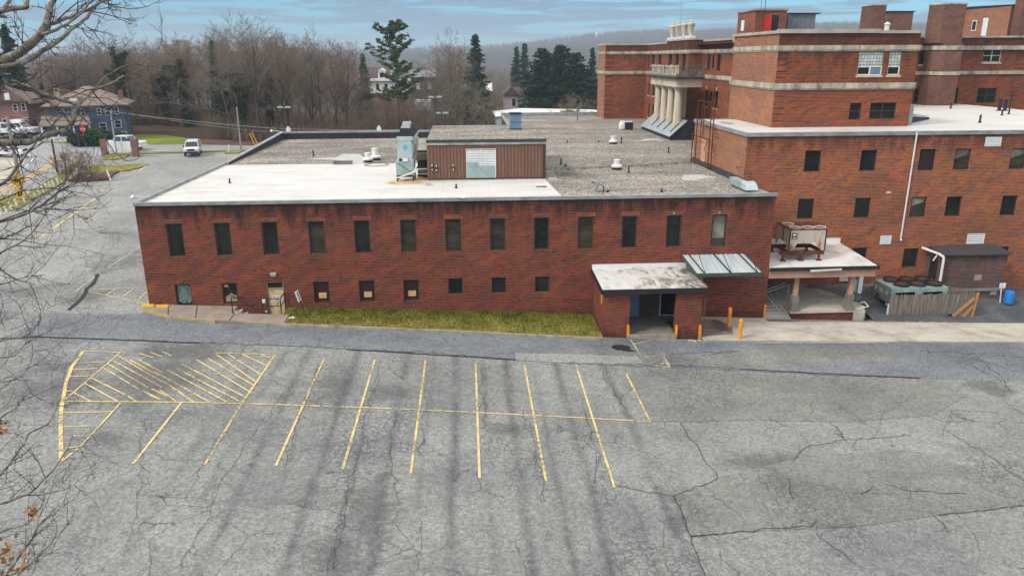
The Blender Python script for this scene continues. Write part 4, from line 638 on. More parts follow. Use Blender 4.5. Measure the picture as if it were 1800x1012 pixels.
# ================================================================= THREE-STOREY WING
YW=49.81; wx0,wx1=18.66,52.0; zw=11.18
wg=empty('brick_wing',(30,YW,0),'three-storey orange brick wing with a white flat roof','building')
WH=[]
for px_,k in ((1428.5,0),(1526.5,0),(1629,1),(1691,2),(1789,2)): c=PY(px_,283,YW)[0]; WH.append((c-.56,c+.56,8.53,9.98,k))
for px_,k in ((1416.5,0),(1516,0),(1614,2),(1675.5,0),(1772.5,0)): c=PY(px_,365,YW)[0]; WH.append((c-.56,c+.56,5.32,6.73,k))
for px_,z0,z1,k in ((1509,1.9,3.22,0),(1600,1.72,3.10,0),(1757,1.72,3.10,0)): c=PY(px_,455,YW)[0]; WH.append((c-.55,c+.55,z0,z1,k))
for X in (41.2,44.6,48.4):
    for z in ((8.53,9.98),(5.32,6.73)): WH.append((X-.56,X+.56,*z,0))
b=MB(); wall(b,'y',YW,wx0,wx1,-2,zw-.21,[h[:4] for h in WH]); b.build('front_wall','brick_wing',wg)
for h in WH:
    if h[4]==1: window(wg,'y',YW,*h[:4],fw=.05,frame='panel_brown',glass='panel_brown',name='boarded_window',label='upper wing window filled with a dark brown panel')
    else: window(wg,'y',YW,*h[:4],fw=.075,glass='glass_warm' if h[4]==2 else 'glass_dark')
    if h[4]==2:
        w=wg.children[-1]; u0,u1,z0,z1=h[:4]; b=MB(); b.extr([(u0+.12,z0+.75),(u1-.12,z0+1.05),(u1-.12,z1-.1),(u0+.12,z1-.1)],'y',YW+.118,YW+.138); b.build('blind','glass_blind',w)
b=MB(); b.quad((wx0,YW,4),(wx0,61.6,4),(wx0,61.6,zw-.21),(wx0,YW,zw-.21)); b.quad((wx0,61.6,4),(25.7,61.6,4),(25.7,61.6,zw-.21),(wx0,61.6,zw-.21)); 
b.f=[f[::-1] for f in b.f]; b.build('side_wall','brick_side',wg)
sd=bpt('roof_door','salmon_door',wg,(wx0-.05,wx0-.002,58.4,59.4,ZR+.02,ZR+2.0)); bpt('door_window','dark_metal',sd,(wx0-.065,wx0-.052,58.55,58.7,ZR+1.1,ZR+1.5))
b=MB(); b.box(wx0-.1,wx1,YW-.1,YW+.12,zw-.25,zw); b.box(wx0-.1,wx0+.12,YW+.121,61.7,zw-.25,zw); b.box(wx0+.121,25.7,61.5,61.7,zw-.25,zw); b.build('coping','coping',wg)
b=MB(); b.box(wx0+.12,wx1,YW+.121,61.49,zw-.4,zw-.05); b.box(31.9,wx1,61.491,78.8,zw-.4,zw-.05); b.build('roof','membrane',wg)
b=MB(); q=[PZ(x,y,zw-.05)[:2] for x,y in ((1263,216),(1270,214),(1280,215),(1290,217),(1284,219),(1274,218.5))]; b.prism([tuple(p) for p in q],zw-.048,zw-.03); b.build('roof_stain','membrane_dirty',wg)
# roof step with dark slot behind the corner block
b=MB(); b.add([(33.0,55.6,zw-.05),(33.0,57.5,zw-.05),(39,63,zw-.04),(33.0,55.6,zw+.75),(33.0,57.5,zw+.8),(39,63,zw+.0)],[(0,2,5,3),(3,5,4),(1,4,5,2),(0,3,4,1)]); b.build('roof_cricket','membrane',wg)
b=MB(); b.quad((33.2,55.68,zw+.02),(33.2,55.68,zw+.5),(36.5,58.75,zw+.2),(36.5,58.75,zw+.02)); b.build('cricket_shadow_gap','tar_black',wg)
bpt('cricket_end','galvanised',wg,(32.55,33.0,55.2,57.4,zw-.05,zw+1.35))
def louver(parent,px0,py0,px1,py1,n=4):
    a=PY(px0,py0,YW); c=PY(px1,py1,YW); u0,u1,z0,z1=a[0],c[0],c[2],a[2]; b=MB()
    for q in ((u0,u0+.07,z0,z1),(u1-.07,u1,z0,z1),(u0+.07,u1-.07,z0,z0+.07),(u0+.07,u1-.07,z1-.07,z1)): b.box(q[0],q[1],YW-.05,YW-.002,q[2],q[3])
    w=b.build('louver','white_metal',parent); bpt('louver_back','dark_metal',w,(u0+.07,u1-.07,YW-.008,YW-.003,z0+.07,z1-.07)); b=MB()
    for k in range(n):
        z=z0+.09+(z1-z0-.16)*k/n; b.add([(u0+.07,YW-.045,z),(u1-.07,YW-.045,z),(u1-.07,YW-.045,z+.05),(u0+.07,YW-.045,z+.05),(u0+.07,YW-.012,z+.1),(u1-.07,YW-.012,z+.1)],[(0,1,2,3),(3,2,5,4)])
    b.build('slat','white_metal',w)
louver(wg,1548,414,1565,429); louver(wg,1701,411,1728,428); louver(wg,1733,241,1758,257)
b=MB(); p0=PY(1611,228,YW); p1=PY(1581,420,YW); b.path([(p0[0],YW-.12,zw-.05),(p0[0],YW-.12,10.8),(p1[0]+.05,YW-.07,p1[2]),(p1[0]+.05,YW-.2,p1[2]-.08)],.055,8); b.build('downspout','white_metal',wg)
bpt('wall_plate','white_metal',wg,(28.7,29.0,YW-.05,YW-.002,7.02,7.12))
for a in ((1578,217,.55,'dark vent pipe by the front edge of the wing roof near the corner block'),(1722,216,.6,'dark vent pipe by the front edge of the wing roof near the white louver'),(1671,191,.55,'dark vent pipe alone in the middle of the wing roof'),(1756,195,1.1,'left of two tall black pipes on the wing roof'),(1766,195,1.05,'right of two tall black pipes on the wing roof'),(1773,201,1.9,'tall thin pipe with a white cap at the right of the wing roof'),(1761,203,.5,'short dark pipe just before the pair of black pipes')): pipe(a[0],a[1],a[2],a[3],r=.07 if a[2]<1 or a[2]>1.5 else .15,z0=zw-.05)
# steel fire ladder against the side wall
t=empty('fire_ladder',(18.5,57,ZR),'rusty steel fire ladder and cage frame against the side of the wing','ladder')
b=MB()
for y in (56.0,56.7): b.tube((18.35,y,ZR),(18.35,y,zw+2.0),.045)
for k in range(11): b.tube((18.35,56.0,ZR+.3+k*.48),(18.35,56.7,ZR+.3+k*.48),.02)
b.build('ladder','rust',t)
b=MB()
for x,y in ((18.1,60.2),(18.1,59.2)): b.tube((x,y,ZR),(x,y,zw-1.2 if y>60 else zw+1.6),.045)
b.tube((18.1,60.6,10.1),(18.1,55.9,10.1),.045); b.tube((18.2,57.9,10.1),(18.2,57.9,zw+1.7),.035); b.tube((18.2,58.5,10.1),(18.2,58.5,zw+1.7),.035)
b.tube((18.1,59.3,zw+1.6),(18.1,56.0,zw+1.6),.03); b.tube((18.35,56.2,9.3),(18.35,55.0,9.3),.03); b.tube((18.35,56.2,zw-.6),(18.35,55.0,zw-.6),.03); b.tube((18.1,58.9,zw+.2),(18.1,56.0,zw+.2),.03)
b.build('cage_frame','rust',t)
# ================================================================= OLD HOSPITAL BUILDING
ob=empty('old_brick_building',(25,60,8),'old tall brick building with stone bands, a columned portico and rooftop structures','building')
ZT=17.72; B2=(13.82,14.18); B1=(16.42,16.72)
def bands(mb,segs,dd=.10):
    for (ax,c,u0,u1) in segs:
        for z0,z1,k in ((B2[0],B2[1],dd+.05),(B1[0],B1[1],dd)): mb.box(*obox(ax,c,u0,u1,z0,z1,-k,-.001)); mb.box(*obox(ax,c,u0,u1,z0-.10,z0-.001,-k*.5,-.001))
cx0,cx1,cyf,cyb=21.88,31.98,53.93,63.1
# corner block
CW=[(27.72,29.53,14.70,16.27),(29.92,30.83,14.70,16.27),(27.50,28.36,11.62,12.81),(29.0,30.92,11.66,12.81)]
b=MB(); wall(b,'y',cyf,cx0,cx1,zw-.3,ZT-.2,CW); b.quad((cx1,cyf,zw-.3),(cx1,64,zw-.3),(cx1,64,ZT-.2),(cx1,cyf,ZT-.2)); b.build('block_front_wall','brick_old',ob)
b=MB(); wall(b,'x',cx0,cyf,cyb,zw-.3,ZT-.2); b.quad((cx0,cyb,7.5),(24.9,cyb,7.5),(24.9,cyb,ZT-.2),(cx0,cyb,ZT-.2)); 
for z in [11.6+.42*k for k in range(13)]:
    if 13.6<z<14.3 or z>16.3: continue
    b.box(cx0-.012,cx0-.001,cyf+.02,cyf+.8,z,z+.05); b.box(cx0-.012,cx0-.001,cyb-.8,cyb-.02,z,z+.05)
b.build('block_side_wall','brick_side',ob)
b=MB(); 
for z in [11.6+.42*k for k in range(13)]:
    if 13.6<z<14.3 or z>16.3: continue
    b.box(cx0+.02,cx0+.75,cyf-.014,cyf-.001,z,z+.045)
b.build('quoin_joint','panel_brown',ob)
b=MB(); bands(b,[('y',cyf,cx0-.1,cx1+.1),('x',cx0,cyf+.0005,cyb),('x',24.3,66.0,66.01)]); b.build('block_stone_band','stone',ob)
b=MB(); b.box(cx0-.15,29.0,cyf-.15,cyf+.2,ZT-.2,ZT+.07); b.box(29.001,cx1+.12,cyf-.13,cyf+.2,ZT-.22,ZT-.03); b.box(cx0-.15,cx0+.2,cyf+.2005,cyb+.1,ZT-.2,ZT+.0); b.box(cx0+.2,cx1+.12,cyf+.2,64,ZT-.6,ZT-.35); b.build('block_coping','coping_old',ob)
def gb(u0,u1,z0,z1,mull):
    zz=z0+(z1-z0)*.36; w=window(ob,'y',cyf,u0,u1,z0,zz+.04,fw=.07,frame='white_paint',glass='glass_dark',mull=mull,sill='stone_clean',label='upper window of glass blocks over low open sashes')
    bpt('glass_blocks','glass_block',w,(u0,u1,cyf+.09,cyf+.13,zz+.045,z1)); return w
w=gb(*CW[0],(.52,)); bpt('grey_blind','blue_grey',w,(CW[0][0]+1.0,CW[0][1]-.1,cyf+.10,cyf+.13,14.8,15.2)); gb(*CW[1],())
window(ob,'y',cyf,*CW[2],fw=.06,tran=(.5,)); window(ob,'y',cyf,*CW[3],fw=.06,mull=(.5,),tran=(.5,))
# long west-facing wall, south part, portico block and north part
def PXw(px_,py_,X): return float(PX(px_,py_,X)[1])
XS=25.65; XP=24.13; XN=24.86
SH=[]
for a0,a1,r0,r1 in ((1244,1249,96,125),(1261,1267.5,96,125)): SH.append((PXw(a1,r0,XS),PXw(a0,r0,XS),14.6,16.25))
for a0,a1 in ((1252.5,1256.5),): SH.append((PXw(a1,96,XS),PXw(a0,96,XS),14.85,16.15))
SL=[(SH[0][0],SH[0][1],10.95,12.65),(SH[1][0],SH[1][1],10.95,12.65),(SH[2][0],SH[2][1],11.3,12.5)]
b=MB(); wall(b,'x',XS,cyb,83.45,7.0,ZT-.2,SH+SL,.2); b.build('south_wing_wall','brick_old',ob)
for i,h in enumerate(SH+SL):
    nar=i in (2,5); window(ob,'x',XS,*h,fw=.07,dep=.16,frame='panel_brown' if nar else 'bronze_frame',glass='panel_brown' if nar else 'glass_dark',sill=None if nar or i<2 else 'stone_clean')
b=MB()
for h in SL[:2]: b.box(XS-.05,XS-.002,(h[0]+h[1])/2-.12,(h[0]+h[1])/2+.12,h[3]+.001,h[3]+.4)
b.build('keystone','stone_clean',ob)
PW=[]
for a0,a1 in ((1175.5,1181.5),(1187.5,1193.5),(1200,1206.5)): PW.append((PXw(a1,96,XP),PXw(a0,96,XP),14.45,16.35))
PWL=[(84.6,85.6,9.6,12.6),(86.9,87.9,9.6,12.6),(89.2,90.2,9.6,12.6)]
b=MB(); wall(b,'x',XP,83.45,93.0,7.0,ZT-.0,PW+PWL,.2); wall(b,'y',83.45,XP,XS+.01,7.0,ZT-.0); b.quad((XP,93,7),(XN,93,7),(XN,93,ZT),(XP,93,ZT)); b.build('portico_block_wall','brick_old',ob)
for h in PW+PWL: window(ob,'x',XP,*h,fw=.08,dep=.16,tran=(.5,))
NW=[]; NL=[]
for a0,a1 in ((1139.5,1142),(1146.5,1151),(1158,1163)):
    NW.append((PXw(a1,96,XN),PXw(a0,96,XN),14.5,16.35))
for a0,a1 in ((1139.5,1142),(1147,1151)):
    NL.append((PXw(a1,150,XN),PXw(a0,150,XN),11.1,12.7)); NL.append((PXw(a1,185,XN),PXw(a0,185,XN),8.2,9.95))
b=MB(); wall(b,'x',XN,93.0,106.05,7.0,ZT-.2,NW+NL,.2); b.build('north_wing_wall','brick_old',ob)
for i,h in enumerate(NW+NL): window(ob,'x',XN,*h,fw=.06,dep=.16,sill=None if i<3 else 'stone_clean')
# north end block
nx0,ny=19.22,106.05
b=MB(); wall(b,'y',ny,nx0,XN+.02,7.0,ZT-.2); b.build('end_block_front_wall','brick_old',ob)
b=MB(); wall(b,'x',nx0,ny,111.6,5.0,ZT-.2); b.build('end_block_side_wall','brick_side',ob)
b=MB()
for z in [8.4+.62*k for k in range(14)]:
    if 13.5<z<14.4 or z>16.2: continue
    b.box(nx0+.05,nx0+1.2,ny-.02,ny-.001,z,z+.07); b.box(nx0-.02,nx0-.001,ny+.1,ny+1.6,z,z+.06)
b.build('quoin_joint','panel_brown',ob)
b=MB(); bands(b,[('y',ny,nx0-.15,XN),('x',nx0,ny+.0005,111.6),('x',XN,93.0,106.04),('x',XP,83.45,93.0),('y',83.45,XP-.0,XS-.005),('x',XS,cyb,83.44)],.12); b.build('stone_band','stone',ob)
b=MB(); b.box(nx0-.1,XN-.001,ny-.1,ny+.25,ZT-.2,ZT); b.box(nx0-.1,nx0+.25,ny+.2505,111.7,ZT-.2,ZT); b.box(XN-.1,XN+.3,93.1,106.04-.1,ZT-.2,ZT); b.box(XS-.1,XS+.3,cyb,83.3,ZT-.2,ZT); b.build('parapet_coping','coping_old',ob)
b=MB(); b.quad((nx0+.25,ny+.25,ZT-.5),(25.0,ny+.25,ZT-.5),(25.0,111.5,ZT-.5),(nx0+.25,111.5,ZT-.5)); b.quad((25,cyb,ZT-.5),(31.9,cyb,ZT-.5),(31.9,79,ZT-.5),(25,79,ZT-.5)); b.quad((25,79,ZT-.5),(60,79,ZT-.5),(60,112,ZT-.5),(25,112,ZT-.5)); b.build('high_roof','tar_black',ob)
bpt('main_rear_wall','brick_old',ob,(nx0+.3,60,111.5,112,-2,ZT-.21))
# pilaster slot at the corner of the south wall
b=MB(); b.box(23.6,XS-.02,65.8,66.6,7.0,ZT-.21); b.build('pilaster','brick_old',ob)
b=MB()
for z0,z1 in (B2,B1): b.box(23.48,XS-.03,65.7,66.7,z0,z1)
b.build('pilaster_band','stone',ob)
# portico
po=bpt('portico','stone_clean',ob,(21.32,XP-.14,77.7,88.4,13.06,13.86)); 
b=MB(); b.box(21.32,25.6,83.30,83.449,13.06,13.80); b.build('frieze','stone_clean',po)
b=MB(); b.box(21.05,XP-.001,77.4,88.9,13.861,14.02); b.box(20.85,XP-.001,77.2,89.1,14.021,14.20); b.build('cornice','stone_black',po)
for yc in (79.0,81.75,84.45,87.2):
    b=MB(); b.lathe((22.0,yc,8.4),[(.46,0),(.46,.5),(.42,.52),(.43,1.6),(.37,4.25),(.43,4.3),(.43,4.36)],18); c=b.build('column','stone_clean',po,smooth=False); b=MB(); b.box(21.5,22.5,yc-.5,yc+.5,12.92,13.055); b.lathe((22,yc,12.761),[(.40,0),(.50,.15)],18); b.build('capital','stone_clean',po)
b=MB(); b.box(23.3,24.1,77.75,78.5,8.9,13.055) if 0 else b.box(23.25,24.0,82.9,83.28,8.6,13.055); b.box(23.3,24.0,87.6,88.3,8.6,13.055); b.build('pilaster','stone_clean',po)
b=MB(); b.box(21.25,21.43,77.5,88.4,14.201,14.32); b.box(21.22,21.46,77.47,88.43,14.98,15.12)
for y in (77.5,79.9,82.3,84.7,87.1): b.box(21.2,21.5,y,y+.34,14.201,15.2)
y=78.0
while y<88: b.box(21.29,21.39,y,y+.12,14.321,14.979); y+=.3
b.build('balustrade','stone',po)
b=MB(); b.box(21.47,XP-.01,77.5,77.64,14.201,14.32); b.box(21.47,XP-.01,77.46,77.68,14.98,15.1); x=21.6
while x<24: b.box(x,x+.12,77.52,77.62,14.321,14.979); x+=.3
b.box(23.6,23.9,77.45,77.7,14.201,15.2); b.build('side_balustrade','stone_black',po)
b=MB(); b.add([(20.95,77.35,ZR),(23.3,77.35,ZR),(22.75,77.35,9.85),(22.45,77.35,9.85),(20.95,77.35,8.25)],[(0,1,2,3,4)]) if 0 else b.extr([(20.95,ZR),(23.6,ZR),(23.6,9.72),(22.55,9.72),(20.97,8.16)],'y',77.40,90.4); b.build('porch_base','tar_black',ob)
b=MB(); b.hexa([(20.85,77.3,8.165),(22.6,77.3,9.73),(22.6,90.5,9.73),(20.85,90.5,8.165)],[(20.82,77.3,8.225),(22.6,77.3,9.80),(22.6,90.5,9.80),(20.82,90.5,8.225)]); b.build('sloping_canopy','slab_metal',ob)
b=MB()
for yc in (79.0,81.75,84.45,87.2): b.hexa([(21.15,yc-.62,8.53),(22.1,yc-.48,9.37),(22.1,yc-.4,9.37),(21.2,yc-.5,8.57)],[(21.15,yc-.62,8.62),(22.1,yc-.48,9.46),(22.1,yc-.4,9.46),(21.2,yc-.5,8.66)])
b.build('flashing_tear','tar_black',ob); bpt('base_trim','coping',ob,(24.0,25.7,83.1,83.28,ZR,ZR+.22))
b=MB(); b.box(XP-.1,XP+.25,83.35,93.1,ZT,ZT+.18); b.box(XP+.251,XS+.2,83.35,83.7,ZT,ZT+.14); b.build('block_parapet','coping_old',ob)
for yc in (92.3,89.8,87.3,84.7):
    bpt('pedestal','white_metal',ob,(XP-.05,XP+.85,yc-.45,yc+.45,ZT+.181,ZT+.42)); b=MB(); b.lathe((XP+.4,yc,ZT+.42),[(.22,0),(.16,.12),(.26,.5),(.38,1.05),(.46,1.12),(.46,1.28),(.2,1.34),(.1,1.4),(.14,1.52),(.03,1.68)],14); b.build('urn','stone_clean',ob)
b=MB()
for y in (83.9,86.1,88.5,91.1): b.box(XP-.04,XP-.001,y-.06,y+.06,B1[1]+.001,ZT-.01)
b.build('downpipe','panel_brown',ob)
# east recess, big chimney and right part (further back, across the wing roof)
YR=78.87
RH=[(46.95,47.95,15.12,16.55),(46.95,47.85,11.2,12.76),(53.75,55.75,15.30,16.66),(51.1,51.75,11.2,12.75),(53.82,55.95,11.2,12.74)]
b=MB(); wall(b,'y',YR,31.0,62,9,ZT+.02,RH,.2); b.build('east_wall','brick_old',ob)
for i,h in enumerate(RH): window(ob,'y',YR,*h,fw=.09,dep=.16,mull=(.5,) if i in (2,4) else (),tran=(.5,),frame='bronze_frame' if i!=2 else 'coping_old',sill='stone_clean' if i in (0,2) else None)
b=MB()
for z0,z1 in ((16.55,16.95),(14.12,14.46)):
    b.box(45,48.2,YR-.15,YR-.001,z0,z1); b.box(49.7,62,YR-.15,YR-.001,z0,z1)
b.box(31,47.0,YR-.15,YR+.3,ZT+.021,ZT+.2); b.box(50.2,62,YR-.15,YR+.3,ZT+.021,ZT+.2); b.build('east_stone_band','stone',ob)
b=MB(); b.add([(48.25,76.2,9.5),(50.0,76.2,9.5),(50.4,79.2,9.5),(47.6,79.2,9.5),(47.6,76.6,9.5)],[]) ; b.prism([(48.0,76.3),(49.75,76.3),(49.95,78.86),(47.4,78.86),(47.3,77.2)],9.5,17.2); b.build('chimney_base','brick_chim',ob)
b=MB(); zc=20.95; ch=[(47.35,76.5),(49.5,76.3),(50.0,78.86),(47.2,78.86),(46.9,77.6)]; b.prism(ch,17.201,zc-.15); q=b.build('chimney','brick_chim',ob); b=MB(); cxm=sum(p[0] for p in ch)/5; cym=sum(p[1] for p in ch)/5; b.prism([(cxm+(x-cxm)*1.05,cym+(y-cym)*1.05) for x,y in ch],zc-.149,zc); b.build('chimney_cap','stone',q)
b=MB()
for z0,z1 in ((16.55,16.95),(14.12,14.46)): b.prism([(47.95,76.2),(49.85,76.2),(50.05,78.85),(47.3,78.85),(47.2,77.1)],z0,z1)
b.build('chimney_band','stone',ob)
for x,y in ((47.6,17.45),(53.9,17.35)): bpt('vent_slot','tar_black',ob,(x-.3,x+.3,YR-.03,YR-.001,y-.12,y+.12))
b=MB()
for k in range(6):
    x=58.2; b.box(x-.9,x+.1,YR-.02,YR-.001,11.5+k*.4+(1.6 if k>3 else 0),11.56+k*.4+(1.6 if k>3 else 0))
b.build('quoin_joint','panel_brown',ob)
# rooftop structures
def roofbox(px0,px1,ytop,Y,side_px,depth,mat,label,name,ybot=52):
    a=PY(px0,ytop,Y); c=PY(px1,ytop,Y); z1=a[2]; b=MB(); b.box(a[0],c[0],Y,Y+depth,ZT-.5,z1); o=b.build(name,mat,ob); return o,a[0],c[0],z1
o,x0,x1,z1=roofbox(1329,1384,19,68,0,4.4,'brick_top','','stair_house'); bpt('stair_house_cap','coping',o,(x0-.1,x1+.1,67.9,72.5,z1+.001,z1+.15))
d0=PY(1343,35,68)[0]; d1=PY(1356,35,68)[0]; d2=PY(1368,35,68)[0]; zz=PY(1350,27,68)[2]
bpt('red_door','red_door',o,(d0,d1,67.93,67.99,ZT-.4,zz)); bpt('door_opening','glass_dark',o,(d1+.01,d2,67.96,67.995,ZT-.4,zz)); bpt('side_window','white_paint',o,(x0-.04,x0-.001,70.6,71.3,ZT+.5,zz-.3)); 
b=MB(); xm=(d0+.0); b.tube((d0-.12,67.8,ZT-.3),(d0-.05,67.8,zz+2.6),.03); b.tube((d0-.45,67.8,ZT-.3),(d0-.4,67.8,zz+2.6),.02)
for k in range(5): b.tube((d0-.9,67.85,ZT+.2+k*.45),(d0-.42,67.8,ZT+.2+k*.45),.02)
b.build('antenna_mast','rust',o)
a=PY(1386,24,69); c=PY(1431,24,69); b=MB(); x=a[0]
while x<c[0]-.05: b.box(x,x+.36,69,69.03,ZT-.4,a[2]-.05); b.box(x+.361,x+.41,68.96,69.03,ZT-.4,a[2]-.05); x+=.411
b.box(a[0]+.001,x,69.031,72,ZT-.4,a[2]-.06); q=b.build('sheet_metal_shed','sheet_grey',o); b=MB(); b.box(a[0],x+.35,68.8,72.2,a[2]-.049,a[2]+.04); b.build('shed_roof','dark_metal',o)
o,x0,x1,z1=roofbox(1536,1559,10,72,0,2.2,'brick_chim','','small_chimney'); bpt('chimney_cap','coping_old',o,(x0-.06,x1+.06,71.94,74.3,z1+.001,z1+.1))
o,x0,x1,z1=roofbox(1563,1606,22,76,0,5,'brick_chim','','lift_house'); bpt('lift_house_cap','dark_metal',o,(x0-.1,x1+.1,75.9,81,z1+.001,z1+.12))
t=PY(1559,48,70); b=MB(); b.lathe((t[0],70,ZT-.3),[(.4,0),(.4,.4),(.22,.7),(.2,1.2),(.3,1.3),(.05,1.5)],12); b.build('turbine_vent','white_metal',ob)
b=MB(); 
for dx in (-.6,.7): b.lathe((t[0]+dx,70.1,ZT-.3),[(.33,0),(.33,.5),(.05,.8)],10)
b.build('roof_cowl','siding_white',ob)
# tan stair tower at the right, seen turned
a=PY(1705,15,86); c=PY(1778,12,82); e=PY(1810,6,84)
b=MB(); b.prism([(a[0],86),(c[0],82.0),(e[0]+4,84),(e[0]+4,92),(a[0],92)],ZT-.6,21.0); tb=b.build('tan_stair_tower','brick_side',ob)
b=MB(); b.prism([(a[0]-.15,85.95),(c[0]+.05,81.85),(e[0]+4.1,83.8),(e[0]+4.1,92.1),(a[0]-.15,92.1)],21.001,21.15); b.build('tower_cap','dark_metal',tb)
def onface(px0,px1,z0,z1,mat,nm,off=.05):
    A=np.array([a[0],86.]); Cc=np.array([c[0],82.]); d=Cc-A; n=np.array([d[1],-d[0]])/np.hypot(*d); 
    if n[1]>0: n=-n
    P=[]
    for q in (px0,px1):
        best=min(np.linspace(0,1,200),key=lambda t_:abs((900+FPX*((np.array([*(A+d*t_),19])-CAM)@R2)/((np.array([*(A+d*t_),19])-CAM)@FW))-q)); P.append(A+d*best)
    b=MB(); b.hexa([(*P[0],z0),(*P[1],z0),(*(P[1]+n*off),z0),(*(P[0]+n*off),z0)],[(*P[0],z1),(*P[1],z1),(*(P[1]+n*off),z1),(*(P[0]+n*off),z1)]); return b.build(nm,mat,tb)
onface(1708,1716,18.6,19.7,'white_paint','tower_window',.04); onface(1709,1715,18.7,19.6,'glass_dark','tower_pane',.06); onface(1727,1736,17.6,19.9,'white_paint','tower_door')
b=MB(); b.box(e[0]-3.2,e[0]+6,80.5,81.8,ZT-.6,21.9); b.build('right_high_wall','brick_chim',ob)
# ================================================================= LOADING PORCH
lp=empty('loading_porch',(22.5,45.4,0),'covered loading porch with a white roof, two posts and concrete platform','porch')
b=MB(); b.hexa([(19.0,44.95,3.12),(26.05,44.95,3.10),(25.80,49.78,3.50),(19.0,49.78,3.52)],[(19.0,44.95,3.26),(26.05,44.95,3.24),(25.80,49.78,3.64),(19.0,49.78,3.66)]); b.build('roof','membrane_porch',lp)
b=MB(); b.box(20.5,25.82,49.68,49.80,3.62,3.95); b.build('roof_upturn','white_metal',lp)
b=MB(); b.box(19.0,26.12,44.86,44.945,3.05,3.27); b.box(26.06,26.14,44.95,49.3,3.12,3.3); b.build('fascia','dark_metal',lp)
b=MB(); b.hexa([(21.6,44.80,2.98),(23.6,44.78,3.06),(23.6,44.855,3.06),(21.6,44.855,2.98)],[(21.6,44.80,3.10),(23.6,44.78,3.16),(23.6,44.855,3.16),(21.6,44.855,3.10)]); b.build('loose_trim','siding_white',lp)
b=MB(); b.box(19.0,25.95,45.0,45.35,2.55,3.05); b.hexa([(25.6,45.36,2.6),(25.95,45.36,2.6),(25.7,49.7,2.95),(25.35,49.7,2.95)],[(25.6,45.36,3.07),(25.95,45.36,3.07),(25.7,49.7,3.44),(25.35,49.7,3.44)]); b.build('beam','pink_beam',lp)
b=MB(); b.hexa([(19.0,45.36,3.0),(25.5,45.36,3.0),(25.3,49.7,3.4),(19.0,49.7,3.4)],[(19.0,45.36,3.1),(25.5,45.36,3.1),(25.3,49.7,3.48),(19.0,49.7,3.48)]); b.build('ceiling','soffit',lp)
for x in (21.05,24.70):
    c=bpt('column','pink_beam',lp,(x-.15,x+.15,45.35,45.62,1.25,2.549)); b=MB(); b.box(x-.21,x+.21,45.27,45.7,.42,1.249); b.box(x-.3,x+.3,45.2,45.78,.26,.419); b.build('pedestal','concrete_dark',c)
b=MB(); pl=[(20.75,45.25),(25.3,45.25),(25.75,45.35),(25.95,45.7),(25.8,46.4),(25.2,47.6),(23.6,49.79),(19.0,49.79),(19.0,46.2),(20.75,46.2)]; zz=lambda x,y:.245+(y-45.25)*.09
b.prism(pl,lambda x,y:zz(x,y)-.17,zz); b.build('platform','concrete',lp)
b=MB(); b.prism([(20.85,45.33),(25.2,45.33),(25.55,45.6),(25.1,47.4),(23.5,49.7),(20.85,49.7)],-1.2,lambda x,y:zz(x,y)-.172); b.build('platform_wall','brick_front',lp)
b=MB(); b.prism([(24.95,45.2),(25.7,45.22),(26.0,45.6),(25.75,46.2),(25.21,45.6)],-1.2,.07); b.build('broken_corner','concrete',lp)
for k in range(4):
    b=MB(); b.box(19.02,20.72,44.98+k*.3,46.2,-.35+k*.15 if k else -.6,-.2+k*.15-.002 if 0 else -.10+k*.115); b.build('step','concrete',lp)
b=MB(); b.tube((20.65,45.1,.0),(19.7,46.9,1.2),.03); b.tube((19.7,46.9,1.2),(20.9,46.6,1.75),.03) ; b.tube((20.95,46.3,.35),(20.95,46.3,1.7),.03); b.tube((19.3,46.1,1.25),(20.95,46.3,1.7),.025); b.tube((19.3,46.1,1.25),(20.3,45.1,.0),.025); b.build('stair_rail','galvanised',lp)
b=MB(); b.prism([(23.65,49.0),(29.5,49.0),(29.5,49.79),(23.0,49.79)],-.6,.62); b.build('wall_ledge','concrete_dark',lp)
b=MB(); b.path([(25.6,45.7,.55),(26.0,45.9,.55),(26.1,45.5,.35),(25.6,45.4,.3)],.03); b.path([(25.0,46.6,.6),(25.5,47.2,.65)],.03); b.build('bent_pipe','siding_white',lp)
el=empty('electrical_panel',(26.0,46.9,.8),'white electrical cabinet with conduits on a rack beside the porch','electrical cabinet'); bpt('cabinet','white_paint',el,(25.95,26.22,46.8,47.1,.85,2.05)); b=MB(); 
for k in range(3): b.tube((25.95+k*.18,47.15,.3),(25.95+k*.18,47.15,2.9),.03)
b.box(25.6,25.9,46.9,47.1,1.0,1.8); b.build('conduit','galvanised',el)
u=PY(1478,468,YW); v=PY(1490,493,YW); t=empty('wall_heater',(u[0],YW,v[2]),'white square wall box with a round dial under the porch roof','wall box'); bpt('casing','white_paint',t,(u[0]-.05,v[0]+.1,YW-.14,YW-.002,v[2],u[2]+.15)); bpt('panel','siding_white',t,(u[0]+.08,v[0]-.02,YW-.16,YW-.141,v[2]+.15,u[2]-.0)); b=MB(); b.tube((v[0]-.1,YW-.17,v[2]+.3),(v[0]-.1,YW-.161,v[2]+.3),.06); b.build('dial','dark_metal',t)
